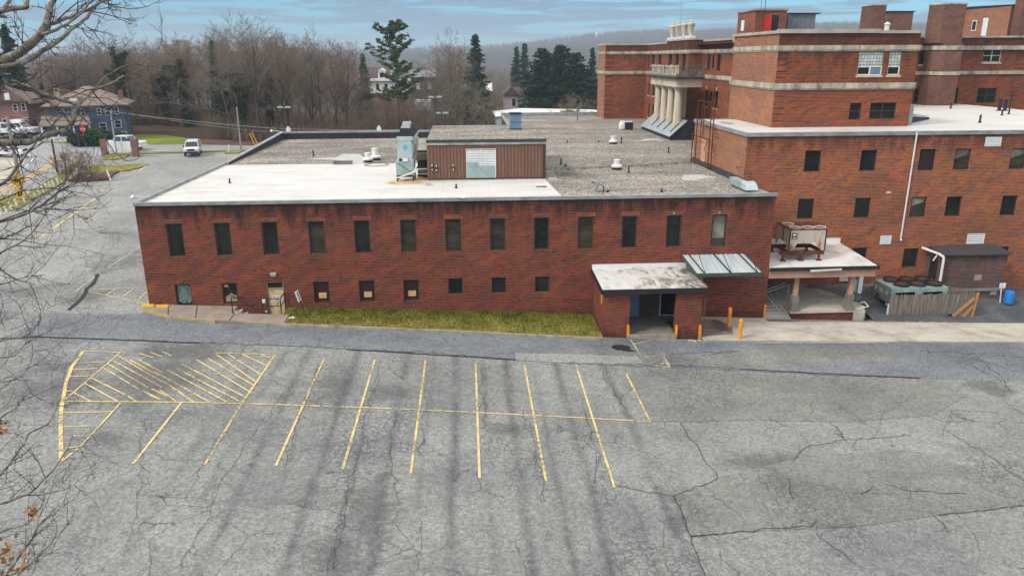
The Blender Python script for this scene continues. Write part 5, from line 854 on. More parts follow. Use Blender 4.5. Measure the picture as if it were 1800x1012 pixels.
# rusty condenser on the porch roof
t=empty('rusty_condenser',(21.5,47,3.4),'rust-streaked white air condenser on a rusty frame on the porch roof','air conditioner')
X0,X1,Y0,Y1=20.62,23.0,46.15,48.3; zb_,zt_=4.08,5.38
b=MB(); b.extr([(X0,zb_-.05),(X0+.25,zb_-.05),(X0+.55,zb_+.45),(X1-.6,zb_+.45),(X1-.22,zb_-.05),(X1,zb_-.05),(X1,zt_),(X0,zt_)],'y',Y0,Y0+.05); b.extr([(Y0+.051,zb_-.05),(Y0+.25,zb_-.05),(Y0+.5,zb_+.4),(Y1-.4,zb_+.4),(Y1-.1,zb_-.05),(Y1,zb_-.05),(Y1,zt_),(Y0+.051,zt_)],'x',X0,X0+.05); b.box(X1-.05,X1,Y0+.051,Y1,zb_+.3,zt_); b.box(X0+.05,X1-.051,Y1-.05,Y1,zb_+.3,zt_); b.build('casing','rusty_white',t)
b=MB(); b.box(X0-.02,X1+.02,Y0-.02,Y1+.02,zt_+.001,zt_+.05); b.box(X0+.06,X1-.06,Y0+.06,Y1-.06,zb_+.46,zb_+.6); b.build('top_panel','rust',t)
for x in (X0+.5,X0+1.35,X0+2.15):
    for y in (Y0+.5,Y0+1.6):
        b=MB(); b.lathe((x,y,zt_+.05),[(.37,0),(.38,.05),(.355,.05),(.35,.0)],18,cap=False); b.build('fan_ring','siding_white' if y<Y0+1 or x<X0+1 else 'rust',t)
bpt('label_plate','dark_metal',t,(X0+.12,X0+.48,Y0-.02,Y0-.001,zb_+.72,zb_+1.12)); b=MB(); b.box(X0+.18,X0+.42,Y0-.03,Y0-.021,zb_+.78,zb_+.84); b.box(X0+.18,X0+.42,Y0-.03,Y0-.021,zb_+.95,zb_+1.05); b.build('label_text','white_paint',t)
b=MB(); b.box(X0-.03,X0+.04,Y0-.03,Y0+.04,zb_-.06,zt_+.02); b.box(X1-.04,X1+.03,Y0-.03,Y0+.04,zb_-.06,zt_+.02); b.box(X0-.03,X0-.001,Y0+.95,Y0+1.02,zb_+.4,zt_); b.build('corner_post','dark_metal',t)
b=MB(); b.box(X0-.5,X1,Y0,Y0+.12,zb_-.32,zb_-.07); b.box(X0-.5,X1,Y1-.3,Y1-.18,zb_-.32,zb_-.07); b.box(X0,X0+.12,Y0+.121,Y1-.301,zb_-.3,zb_-.08); b.box(X1-.12,X1,Y0+.121,Y1-.301,zb_-.3,zb_-.08); b.build('support_frame','rust',t)
for x,y in ((X0-.3,Y0+.06),(X0+.9,Y0+.06),(X1-.3,Y0+.06),(X0-.3,Y1-.24),(X1-.3,Y1-.24)): b=MB(); b.box(x-.06,x+.06,y-.06,y+.06,3.42+(y-46)*.08,zb_-.321); b.box(x-.16,x+.16,y-.12,y+.12,3.32+(y-46)*.08,3.419+(y-46)*.08); b.build('leg','rust',t)
# chiller
t=empty('chiller',(30,46.3,-.75),'large grey-green chiller with rusty round fans behind the wooden fence','air chiller'); X0,X1,Y0,Y1,zb_,zt_=27.95,31.8,46.25,48.45,-.95,1.27
b=MB(); b.extr([(X0,zb_),(X0+.12,zb_),(X0+.14,zt_-.75),(X0+.3,zt_-.28),(X0+1.6,zt_-.24),(X0+1.8,zt_-.7),(X0+2.0,zt_-.7),(X0+2.2,zt_-.28),(X0+3.5,zt_-.24),(X1-.14,zt_-.7),(X1-.12,zb_),(X1,zb_),(X1,zt_),(X0,zt_)],'y',Y0,Y0+.05)
b.box(X0,X0+.05,Y0+.051,Y1,zt_-1.05,zt_); b.box(X0,X0+.05,Y0+.051,Y0+.15,zb_,zt_-1.051); b.box(X0,X0+.05,Y1-.1,Y1,zb_,zt_-1.051); b.box(X1-.05,X1,Y0+.051,Y1,zb_,zt_); b.box(X0+.051,X1-.051,Y1-.05,Y1,zb_,zt_); b.box(X0,X1,Y0,Y1,zt_+.001,zt_+.05); ch=b.build('casing','galvanised',t)
b=MB(); b.extr([(Y0+.2,-.6),(Y1-.2,-.6),(Y1-.35,.6),(Y0+.35,.6)],'x',X0+.2,X1-.2); b.build('coil','tar_black',t)
for i in range(3):
    for j in range(2):
        x,y=X0+.85+i*1.12+(.0 if j else .12),Y0+.58+j*1.08; b=MB(); b.lathe((x,y,zt_+.051),[(.50,0),(.52,.08),(.50,.2),(.47,.2),(.45,.02)],20,cap=False); r_=b.build('fan_ring','dark_metal',t); b=MB(); b.lathe((x,y,zt_+.12),[(.43,0),(.43,.03)],20); b.build('fan_grille','rust',r_)
b=MB(); 
for k,(y,z,w,h) in enumerate(((Y1-.45,.55,.22,.25),(Y1-.95,.55,.2,.25),(Y0+1.05,.45,.2,.28),(Y0+.45,.5,.2,.3))): b.box(X0-.03,X0-.001,y,y+w,zt_-h-.3,zt_-.3,)
b.build('panel_label','siding_white',ch); b=MB(); b.box(X0-.03,X0-.001,Y1-.7,Y1-.5,.3,.5); b.build('switch','ink',ch); b=MB(); b.box(X0-.03,X0-.001,Y0+1.3,Y0+1.7,.35,.47); b.build('warning_strip','sign_red',ch); b=MB(); b.tube((X0-.04,Y0+.35,.1),(X0-.001,Y0+.35,.1),.08); b.build('gauge','car_white',ch)
# wooden fence
fn=empty('wooden_fence',(30.6,45.9,-.7),'weathered grey board fence with an orange brace around the chiller','fence')
FB=[(27.72,45.88),(33.65,45.92)]; r=random.Random(4)
for k in range(46):
    f_=(k+.5)/46; x=FB[0][0]+(FB[1][0]-FB[0][0])*f_; z0=G(x,45)+.0+r.uniform(0,.1); zt2=.97+r.uniform(-.05,.04); w=.059; b=MB(); tl=r.uniform(-.02,.02)
    b.hexa([(x-w,45.88,z0),(x+w,45.88,z0),(x+w,45.905,z0),(x-w,45.905,z0)],[(x-w+tl,45.88,zt2),(x+w+tl,45.88,zt2),(x+w+tl,45.905,zt2),(x-w+tl,45.905,zt2)]); b.build('board','old_wood',fn)
e2=PY(1650,494,48.3)
for k in range(19):
    f_=(k+.5)/19; x=33.68+(e2[0]-33.68)*f_; y=45.95+(48.3-45.95)*f_; z0=G(x,45)+(y-45)*.2; b=MB(); w=.055; b.hexa([(x-.012,y-w,z0),(x+.012,y-w,z0),(x+.012,y+w,z0),(x-.012,y+w,z0)],[(x-.012,y-w,.97),(x+.012,y-w,.97),(x+.012,y+w,.97),(x-.012,y+w,.97)]); b.build('board','old_wood',fn)
b=MB(); b.box(27.7,33.6,45.906,45.95,.55,.65); b.box(27.7,33.6,45.906,45.95,-.3,-.2); b.build('rail','old_wood',fn)
b=MB(); b.hexa([(33.42,45.82,-.86),(33.58,45.82,-.86),(33.58,45.87,-.86),(33.42,45.87,-.86)],[(33.58,45.82,1.02),(33.74,45.82,1.02),(33.74,45.87,1.02),(33.58,45.87,1.02)])
b.hexa([(32.1,45.81,-.55),(32.32,45.81,-.62),(32.32,45.86,-.62),(32.1,45.86,-.55)],[(33.4,45.81,.72),(33.5,45.81,.55),(33.5,45.86,.55),(33.4,45.86,.72)]); b.hexa([(32.75,45.80,-.72),(32.95,45.80,-.8),(32.95,45.85,-.8),(32.75,45.85,-.72)],[(33.36,45.80,.12),(33.5,45.80,.0),(33.5,45.85,.0),(33.36,45.85,.12)]); b.build('orange_brace','new_wood',fn)
b=MB(); b.box(31.85,32.1,45.84,45.875,-.85,-.45); b.box(33.2,33.4,45.84,45.875,-.85,-.65); b.build('dark_gap','ink',fn); bpt('end_post','siding_white',fn,(27.62,27.70,45.84,45.93,-.85,.35))
# annex (lean-to)
an=empty('brick_annex',(34.7,48.3,-.5),'soot-stained dark brick lean-to annex with a flat tar roof','annex'); ax0,ax1,ay=32.30,37.10,48.3
b=MB(); b.quad((ax0,ay,.55),(ax1,ay,.52),(ax1,ay,2.92),(ax0,ay,2.95)); b.quad((ax0,YW,-1),(ax0,ay,-1),(ax0,ay,2.95),(ax0,YW,3.2)); b.quad((ax1,ay,-1),(ax1,YW,-1),(ax1,YW,3.2),(ax1,ay,2.92)); b.quad((ax0,ay+.03,-1),(ax1,ay+.03,-1),(ax1,ay+.03,.4),(ax0,ay+.03,.42)); b.build('wall','brick_dark',an)
b=MB(); b.hexa([(ax0-.1,ay-.2,2.96),(ax1+.25,ay-.2,2.93),(ax1+.05,YW-.01,3.2),(ax0+.05,YW-.01,3.2)],[(ax0-.1,ay-.2,3.03),(ax1+.25,ay-.2,3.0),(ax1+.05,YW-.01,3.28),(ax0+.05,YW-.01,3.28)]); b.build('roof','siding_dark',an)
b=MB(); b.box(ax0-.02,ax1+.1,ay-.14,ay-.001,.36,.53); b.build('ledge','concrete_dark',an); b=MB(); b.hexa([(ax0-.8,49.75,-.3),(ax0-.01,48.6,-.3),(ax0-.01,49.79,-.3),(ax0-.8,49.79,-.3)],[(ax0-.8,49.75,2.9),(ax0-.01,48.6,2.9),(ax0-.01,49.79,2.9),(ax0-.8,49.79,2.9)]) if 0 else b.box(ax0-.03,ax0-.002,48.45,49.3,-.3,2.6); b.build('side_door','tar_black',an)
b=MB(); b.path([(ax0-.5,49.7,3.15),(ax0-.15,48.3,3.05),(ax0+.05,48.05,2.9),(ax0+.08,48.05,2.7),(ax0+.08,48.05,-.4)],.085,10); b.path([(ax0-.1,48.5,2.95),(ax0-.3,48.6,2.5)],.05,8); b.build('white_duct_pipe','white_metal',an)
for px_,py_,w,h,m_ in ((1719,488,.26,.2,'tarp'),(1760,501,.22,.18,'white_paint'),(1747,513,.25,.2,'galvanised')): p=PY(px_,py_,ay-.03); bpt('wall_plate' ,m_,an,(p[0]-w,p[0]+w,ay-.18 if py_>495 and py_<510 else ay-.03,ay-.145 if py_>495 and py_<510 else ay-.002,p[2]-h,p[2]+h))
p=PY(1772,533,47.6); t=empty('blue_barrel',p,'bright blue plastic barrel standing by the brick annex','barrel'); b=MB(); b.lathe(p,[(.24,0),(.29,.04),(.31,.25),(.29,.28),(.31,.31),(.31,.58),(.29,.61),(.31,.64),(.29,.84),(.25,.88)],18); b.build('drum','blue_plastic',t,smooth=False); b=MB(); b.lathe(p+np.array([0,0,.881]),[(.25,0),(.25,.015)],18); b.build('lid','blue_plastic',t)
b=MB(); b.hexa([(p[0]-.5,47.75,p[2]-.0),(p[0]-.44,47.75,p[2]-.0),(p[0]-.44,47.8,p[2]),(p[0]-.5,47.8,p[2])],[(p[0]-.36,48.1,p[2]+1.25),(p[0]-.30,48.1,p[2]+1.25),(p[0]-.30,48.14,p[2]+1.25),(p[0]-.36,48.14,p[2]+1.25)]); o=b.build('leaning_post','siding_white'); tag(o,'thin white post leaning on the wall behind the blue barrel','post')
# ================================================================= TREES
def tubes(segs,n=3):
    """segs: list of (p0,p1,r0,r1) -> verts, faces (numpy)"""
    S=np.array([[*a,*b_,r0,r1] for a,b_,r0,r1 in segs],float); p0=S[:,:3]; p1=S[:,3:6]; d=p1-p0; L_=np.linalg.norm(d,axis=1)[:,None]+1e-9; d=d/L_
    ref=np.where(np.abs(d[:,2:3])<.9,np.array([[0,0,1.]]),np.array([[1.,0,0]])); a=np.cross(d,ref); a/=np.linalg.norm(a,axis=1)[:,None]; b_=np.cross(d,a); V=[]
    for p,r in ((p0,S[:,6:7]),(p1,S[:,7:8])):
        for i in range(n): t=2*math.pi*i/n; V.append(p+(a*math.cos(t)+b_*math.sin(t))*r)
    V=np.stack(V,1).reshape(-1,3); k=len(segs); base=np.arange(k)[:,None]*2*n
    F=[]
    for i in range(n): j=(i+1)%n; F.append(np.concatenate([base+i,base+j,base+n+j,base+n+i],1))
    return V,np.concatenate(F,0)
def npmesh(name,V,F,mat,smooth=False):
    me=bpy.data.meshes.new(name); k=F.shape[1]; me.vertices.add(len(V)); me.vertices.foreach_set('co',np.asarray(V,np.float32).ravel()); me.loops.add(F.size); me.loops.foreach_set('vertex_index',F.astype(np.int32).ravel())
    me.polygons.add(len(F)); me.polygons.foreach_set('loop_start',(np.arange(len(F))*k).astype(np.int32)); me.polygons.foreach_set('loop_total',np.full(len(F),k,np.int32)); 
    if smooth: me.polygons.foreach_set('use_smooth',np.ones(len(F),bool))
    me.update(); me.validate(); me.materials.append(M[mat]); return me
def mkobj(name,me,parent=None): o=bpy.data.objects.new(name,me); COL.objects.link(o); o.parent=parent; return o
def bare(seed,H=16,spread=.42,limbs=13,mat='twig_brown',ivy=0,lo=.28,rt=.022,dens=1.,up=.75):
    r=random.Random(seed); limb=[];tw=[];V3=lambda a:np.array(a,float)
    def rdir(d,ang):
        v=V3([r.gauss(0,1),r.gauss(0,1),r.gauss(0,1)]); v-=d*np.dot(v,d); v/=np.linalg.norm(v)+1e-9; q=d*math.cos(ang)+v*math.sin(ang); return q/np.linalg.norm(q)
    def grow(p,d,L_,rad,lev):
        n=4 if lev<2 else 3; pts=[p]; dd=d; step=L_/n
        for i in range(n):
            dd=dd+V3([r.gauss(0,.13),r.gauss(0,.13),r.gauss(0,.1)+.10*up]); dd/=np.linalg.norm(dd); q=pts[-1]+dd*step; r0=rad*(1-.75*i/n); r1=rad*(1-.75*(i+1)/n)
            (limb if lev<2 else tw).append((pts[-1],q,max(r0,rt*.6),max(r1,rt*.5))); pts.append(q)
        if lev>=4: return
        kids={0:0,1:6,2:4,3:4}[lev]; kids=max(2,int(kids*dens+.5))
        for k in range(kids):
            t=r.uniform(.25,1); i=min(n-1,int(t*n)); q=pts[i]+(pts[i+1]-pts[i])*(t*n-i); grow(q,rdir(d,r.uniform(.45,.95)),L_*r.uniform(.4,.62),max(rad*.45,rt*.75),lev+1)
    p=V3([0,0,-.8]); d=V3([r.gauss(0,.04),r.gauss(0,.04),1]); R0_=H*.017; n=9; pts=[p]
    for i in range(n):
        d=d+V3([r.gauss(0,.06),r.gauss(0,.06),.15]); d/=np.linalg.norm(d); q=pts[-1]+d*(H*.88/n); limb.append((pts[-1],q,R0_*(1-.8*i/n),R0_*(1-.8*(i+1)/n))); pts.append(q)
    for k in range(limbs):
        t=lo+(1-lo)*(k+r.random())/limbs; i=min(n-1,int(t*n)); q=pts[i]+(pts[i+1]-pts[i])*(t*n-i); az=k*2.4+r.uniform(-.5,.5); el=r.uniform(.35,.8)+t*.45
        dd=V3([math.cos(az)*math.cos(el),math.sin(az)*math.cos(el),math.sin(el)]); grow(q,dd,H*spread*r.uniform(.75,1.1)*(1.15-.55*t),R0_*(1-.75*t)*.5,1)
    V,F=tubes(limb,5); tr=npmesh('trunk',V,F,'bark',True); V,F=tubes(tw,3); cr=npmesh('crown',V,F,mat); iv=None
    if ivy:
        pp=[];N=int(6500*ivy)
        for _ in range(N):
            s_=limb[r.randrange(min(len(limb),9 if r.random()<.6 else 60))]; t=r.random(); c=s_[0]+(s_[1]-s_[0])*t; rr=s_[2]+r.uniform(0,.75)*(1-.3*t)
            v=V3([r.gauss(0,1),r.gauss(0,1),r.gauss(0,.6)]); v/=np.linalg.norm(v); pp.append(c+v*rr)
        V,F=leaves(np.array(pp),.24,r); iv=npmesh('ivy',V,F,'ivy')
    return tr,cr,iv
def leaves(P,size,r,flat=.0,elong=1.):
    n=len(P); g=np.random.default_rng(r.randrange(10**6)); a=g.normal(size=(n,3)); a[:,2]*=(1-flat); a/=np.linalg.norm(a,axis=1)[:,None]; b_=g.normal(size=(n,3)); b_-=a*(a*b_).sum(1)[:,None]; b_/=np.linalg.norm(b_,axis=1)[:,None]
    s=size*g.uniform(.6,1.3,size=(n,1)); V=np.stack([P-a*s*elong,P+b_*s*.6,P+a*s*elong,P-b_*s*.6],1).reshape(-1,3); return V,np.arange(4*n).reshape(-1,4)
def conifer(seed,H,R,mat,kind='spruce'):
    r=random.Random(seed); limb=[]; P=[]; V3=lambda a:np.array(a,float)
    for i in range(8): z0=-.5+(H+.3)*i/8; z1=-.5+(H+.3)*(i+1)/8; limb.append((V3([0,0,z0]),V3([0,0,z1]),H*.015*(1-i/8.2),H*.015*(1-(i+1)/8.2)))
    if kind=='spruce':
        z=H*.05
        while z<H*.985:
            t=z/H; rad=R*(1-t)**(.8 if R<4.2 else .55)*r.uniform(.7,1.1)+.12; nb=max(5,int(10*(1-t)+4))
            for k in range(nb):
                az=r.uniform(0,6.28); L_=rad*r.uniform(.65,1.1); d=V3([math.cos(az),math.sin(az),-.18+.5*t]); e=V3([0,0,z])+d*L_; limb.append((V3([0,0,z]),e,.045,.012))
                for _ in range(int(8+L_*17)): u=r.random()**.6; q=V3([0,0,z])+d*L_*u; P.append(q+V3([r.gauss(0,.10+.1*u*L_*.5),r.gauss(0,.10+.1*u*L_*.5),r.gauss(0,.08)-.1*u]))
            z+=H*.026*(1.1-t*.5)
    else: # open white pine: few tiers of upswept limbs with plates of foliage and gaps
        z=H*.36
        while z<H*.985:
            t=z/H; rad=R*(1.0 if t<.8 else 1-.75*(t-.8)/.2)
            for k in range(2 if t<.9 else 3):
                az=r.uniform(0,6.28); L_=rad*r.choice((.35,.6,.85,1.15)); pts=[V3([0,0,z])]; el=r.uniform(-.02,.16)
                for j in range(5): pts.append(pts[-1]+V3([math.cos(az),math.sin(az),el+.13*j])*L_/5); az+=r.gauss(0,.12)
                for j in range(5): limb.append((pts[j],pts[j+1],.07*(1-j/5.5),.07*(1-(j+1)/5.5)))
                for j in range(2,6):
                    for q in range(3):
                        az2=az+r.choice((-1,1))*r.uniform(.2,1.2); l2=L_*r.uniform(.12,.34); e=pts[j]+V3([math.cos(az2)*l2,math.sin(az2)*l2,.18*l2+r.gauss(0,.08)]); limb.append((pts[j],e,.025,.01))
                        for _ in range(20): u=r.uniform(.25,1.1); P.append(pts[j]+(e-pts[j])*u+V3([r.gauss(0,.16),r.gauss(0,.16),r.gauss(0,.09)]))
            z+=H*.023
    V,F=tubes(limb,5); tr=npmesh('trunk',V,F,'bark',True); V,F=leaves(np.array(P),.15 if kind=='spruce' else .15,r,.35,1.3); return tr,npmesh('crown',V,F,mat),None
def shrub(seed,R,H,mat,n,size=.1,stems=26):
    r=random.Random(seed); limb=[];P=[]
    for k in range(stems):
        az=r.uniform(0,6.28); d=np.array([math.cos(az)*r.random()*R,math.sin(az)*r.random()*R,H*r.uniform(.5,1)]); m=d*.5+np.array([r.gauss(0,.1),r.gauss(0,.1),H*.1]); limb+= [(np.zeros(3)-[0,0,.1],m,.03,.018),(m,d,.018,.007)]
        for _ in range(4): q=m+(d-m)*r.random(); limb.append((q,q+np.array([r.gauss(0,R*.25),r.gauss(0,R*.25),abs(r.gauss(0,H*.2))]),.012,.005))
    V,F=tubes(limb,3); tr=npmesh('stem',V,F,'twig_tan' if not n else 'bark')
    if not n: return tr,None,None
    for _ in range(n):
        v=np.array([r.gauss(0,1),r.gauss(0,1),r.gauss(0,1)]); v/=np.linalg.norm(v); q=v*np.array([R,R,H*.5])*(r.random()**.35)*(1+.2*mn.noise(Vector(v*3))); P.append(q+np.array([0,0,H*.52]))
    V,F=leaves(np.array(P),size,r); return tr,npmesh('crown',V,F,mat),None
def plant(proto,name,loc,s,rz,label,cat,group=None,sx=1.,tn='trunk'):
    t=bpy.data.objects.new(name,None); COL.objects.link(t); t.location=[float(q) for q in loc]; t.rotation_euler=(0,0,rz); t.scale=(s*sx,s*sx,s); tag(t,label,cat,group)
    for me,nm in zip(proto,(tn,'crown','ivy')):
        if me: mkobj(nm,me,t)
    return t
PB=[bare(1,16,.40,13,'twig_brown'),bare(2,16,.36,14,'twig_red',up=1.1),bare(3,16,.46,12,'twig_grey',dens=1.1),bare(4,16,.33,15,'twig_brown',up=1.3),bare(5,16,.42,12,'twig_tan'),bare(6,16,.38,12,'twig_grey',up=.5)]
PI=[bare(11,16,.30,9,'twig_grey',ivy=1.1,lo=.45),bare(12,16,.28,8,'twig_brown',ivy=1.4,lo=.5),bare(13,16,.34,10,'twig_grey',ivy=.8,lo=.4)]
PS=[conifer(21,15,3.3,'needles_blue'),conifer(22,12,4.0,'needles_dark'),conifer(23,12,3.7,'needles_dark')]
PK=[conifer(24,12,4.6,'needles_dark'),conifer(25,12,4.3,'needles_dark')]
PP=[conifer(31,19,4.0,'needles_pine','pine')]
PU=bare(41,5,.55,16,'twig_brown',lo=.08,rt=.014,up=.9); PU2=bare(42,5,.6,16,'twig_tan',lo=.05,rt=.014,up=.9)
r=random.Random(99)
def at(px_,Y): return float(PY(px_,150,Y)[0])
def toph(px_,py_,Y): return float(PY(px_,py_,Y)[2])
def skyline(px_): # top of the near tree belt
    xs=[-100,0,60,100,130,170,210,250,300,350,420,460,480,520,560,600,640,665,690,720,760,800,820,860,900,960,1000,1050]; ys=[95,92,88,82,78,72,66,70,72,62,50,52,62,66,70,66,90,104,100,92,84,76,88,100,104,112,118,125]
    return float(np.interp(px_,xs,ys))
grp='bare trees of the wood'; L0='bare brownish leafless tree in the wood behind the roofs and the lawn'
n=0
for row,(Y0,Y1,cnt,dy) in enumerate(((119,128,26,16),(129,146,34,6),(148,176,40,0),(180,225,44,3))):
    for k in range(cnt):
        px_=60+ (k+r.random())*(985/cnt) if row else 195+(k+r.random())*(800/cnt); Y=r.uniform(Y0,Y1); x=at(px_,Y)
        if row==0 and px_<225: continue
        if px_<352 and Y<135: Y=r.uniform(134.5,142); x=at(px_,Y)
        if 3<x<30 and Y<118: continue
        zg=Z(x,Y); zt=toph(px_,skyline(px_)+dy+r.uniform(-4,22)+(16 if px_>840 else 0),Y); h=max(7,zt-zg)
        if px_>618 and px_<775:
            h=min(h,toph(px_,176+r.uniform(-5,8),Y)-zg) if Y<232 else h*.6
            if h<3: continue
        if px_>800: h*=.72 if Y<160 else .85
        if 880<px_<935 and Y<160: continue
        plant(PB[r.randrange(6)],'bare_tree',(x,Y,zg),h/16.5,r.uniform(0,6.28),L0,'tree',grp,sx=r.uniform(.85,1.3)*min(1.3,max(.85,15/h))); n+=1
# individually recognisable trees
def special(proto,px_,py_,Y,label,name='bare_tree',cat='tree',H0=16.5,sx=1.,rz=1.,grp_=None):
    x=at(px_,Y); zg=Z(x,Y); h=toph(px_,py_,Y)-zg; plant(proto,name,(x,Y,zg),h/H0,rz,label,cat,grp_,sx=sx)
special(PB[2],452,42,121,'largest spreading bare tree, its crown highest on the left skyline',sx=1.15); special(PB[3],545,64,124,'tall narrow bare tree with reddish twigs at the centre of the wood',sx=.9); special(PB[1],600,66,125,'reddish bare tree left of the white dormered house',sx=.9)
special(PB[0],790,72,150,'rounded bare tree between the tall pine and the pointed spruce',sx=1.15); special(PB[5],500,60,126,'bare tree just right of the largest spreading crown')
for px_,py_,Y,l in ((213,70,133,'dark ivy-clad tree right behind the blue house'),(286,105,135,'ivy-covered tree with forked trunk nearest the lawn'),(322,92,134,'second ivy-covered forked tree right of the lawn'),(418,118,122,'ivy-wrapped trunk just left of the slim grey pole'),(396,110,125,'leaning ivy-covered trunk behind the lawn edge'),(470,122,124,'ivy-dark trunk right of the slim grey pole')): special(PI[int(px_)%3],px_,py_,Y,l,'ivy_tree',rz=px_,sx=1.25)
special(PS[0],380,68,127,'slim olive conifer rising among the ivy-covered trees','conifer_tree',H0=15,sx=.62); special(PS[0],837,58,138,'pointed dark green spruce standing above the roofs in the middle','spruce_tree',H0=15,sx=1.0,rz=2); special(PP[0],699,38,122,'tall open-crowned pine towering over the wood','pine_tree',H0=19,sx=.95,rz=.4)
for px_,py_,Y,l,q in ((952,84,150,'dense dark evergreen, left one of the clump by the pink house',1),(985,78,156,'dense dark evergreen, tallest of the clump by the pink house',2),(1012,92,150,'dense dark evergreen, right one of the clump by the pink house',1),(1040,82,160,'dark spruce half hidden by the end of the old brick building',0),(640,92,150,'dark conifer behind the bare trees left of the white dormered house',0),(908,80,190,'bluish slim conifer left of the dark evergreen clump',0),(922,74,200,'hazy slim conifer standing just behind the dark evergreen clump',0)): special(PS[0] if q==0 else PK[q-1],px_,py_,Y,l,'evergreen_tree',H0=15 if q==0 else 12,sx=.8 if q==0 else 1.0,rz=px_)
special(PS[1],26,42,138,'big dark evergreen behind the near branches at the left edge','evergreen_tree',H0=12,sx=.8,rz=3); special(PS[0],72,146,128,'smaller dark evergreen between the red and blue houses','evergreen_tree',H0=15,sx=1.0,rz=5); special(PS[0],-14,62,142,'dark evergreen cut by the left edge of the photo','evergreen_tree',H0=15,sx=1.2,rz=6)
p=(at(1010,118),118); plant(PU2,'bare_tree',(p[0],p[1],Z(*p)+2.2),1.15,0,'tan bushy bare tree beside the end of the old building','tree',sx=1.2)
x=at(1002,114); plant(shrub(51,2.0,1.9,'shrub_green',1500,.16),'shrub',(x,114,6.6),1.0,0,'bright green shrub at the far edge of the gravel roof','shrub',tn='stem')
# undergrowth
def undergrowth():
    g=random.Random(5); segs=[]
    for _ in range(5200):
        px_=g.uniform(180,1040); Y=g.uniform(117.5,160) if px_>400 else (g.uniform(120,140) if px_>355 else g.uniform(134.5,150)); x=at(px_,Y); zg=Z(x,Y); h=g.uniform(1.2,4.2)
        for k in range(7): a=np.array([x+g.gauss(0,.3),Y+g.gauss(0,.3),zg]); e=a+np.array([g.gauss(0,.9),g.gauss(0,.9),h*g.uniform(.5,1)]); m_=a*.5+e*.5+np.array([0,0,h*.1]); segs+= [(a,m_,.03,.022),(m_,e,.022,.012)]
    V,F=tubes(segs,3); o=mkobj('undergrowth',npmesh('undergrowth',V,F,'twig_brown')); tag(o,'brown leafless brush filling the floor of the wood','undergrowth',None,'stuff')
undergrowth()
def farwood():
    g=random.Random(8); segs=[]
    for _ in range(9500):
        R=g.uniform(235,1150)**1; px_=g.uniform(-150,1900); th=math.atan2(px_-900,FPX)+YAW; x=R*math.sin(th); y=R*math.cos(th)
        if y<230: continue
        z=Z(x,y); h=g.uniform(8,14); k=11 if R<600 else 7; w=.05*R/200
        segs.append((np.array([x,y,z-.5]),np.array([x,y,z+h*.8]),.16,.05))
        for _k in range(k):
            b0=np.array([x,y,z+h*g.uniform(.25,.75)]); a=g.uniform(0,6.28); l=g.uniform(1.2,3.6); segs.append((b0,b0+np.array([math.cos(a)*l,math.sin(a)*l,l*g.uniform(.7,1.7)]),w,w*.4))
    V,F=tubes(segs,3); o=mkobj('far_woods',npmesh('far_woods',V,F,'twig_grey')); tag(o,'mass of bare grey-brown woods rolling away to the hills','woods',None,'stuff')
farwood()
def ridgewood():
    g=random.Random(18); segs=[]
    for _ in range(15000):
        R=g.uniform(1150,2150); px_=g.uniform(450,1900) ; th=math.atan2(px_-900,FPX)+YAW; x=R*math.sin(th); y=R*math.cos(th); z=Z(x,y); h=g.uniform(9,17)
        for k in range(4): a=g.uniform(0,6.28); l=g.uniform(1,4); segs.append((np.array([x,y,z]),np.array([x+math.cos(a)*l,y+math.sin(a)*l,z+h*g.uniform(.7,1)]),.5,.16))
    V,F=tubes(segs,3); o=mkobj('ridge_woods',npmesh('ridge_woods',V,F,'twig_grey')); tag(o,'hazy bare trees along the distant ridge','woods',None,'stuff')
ridgewood()
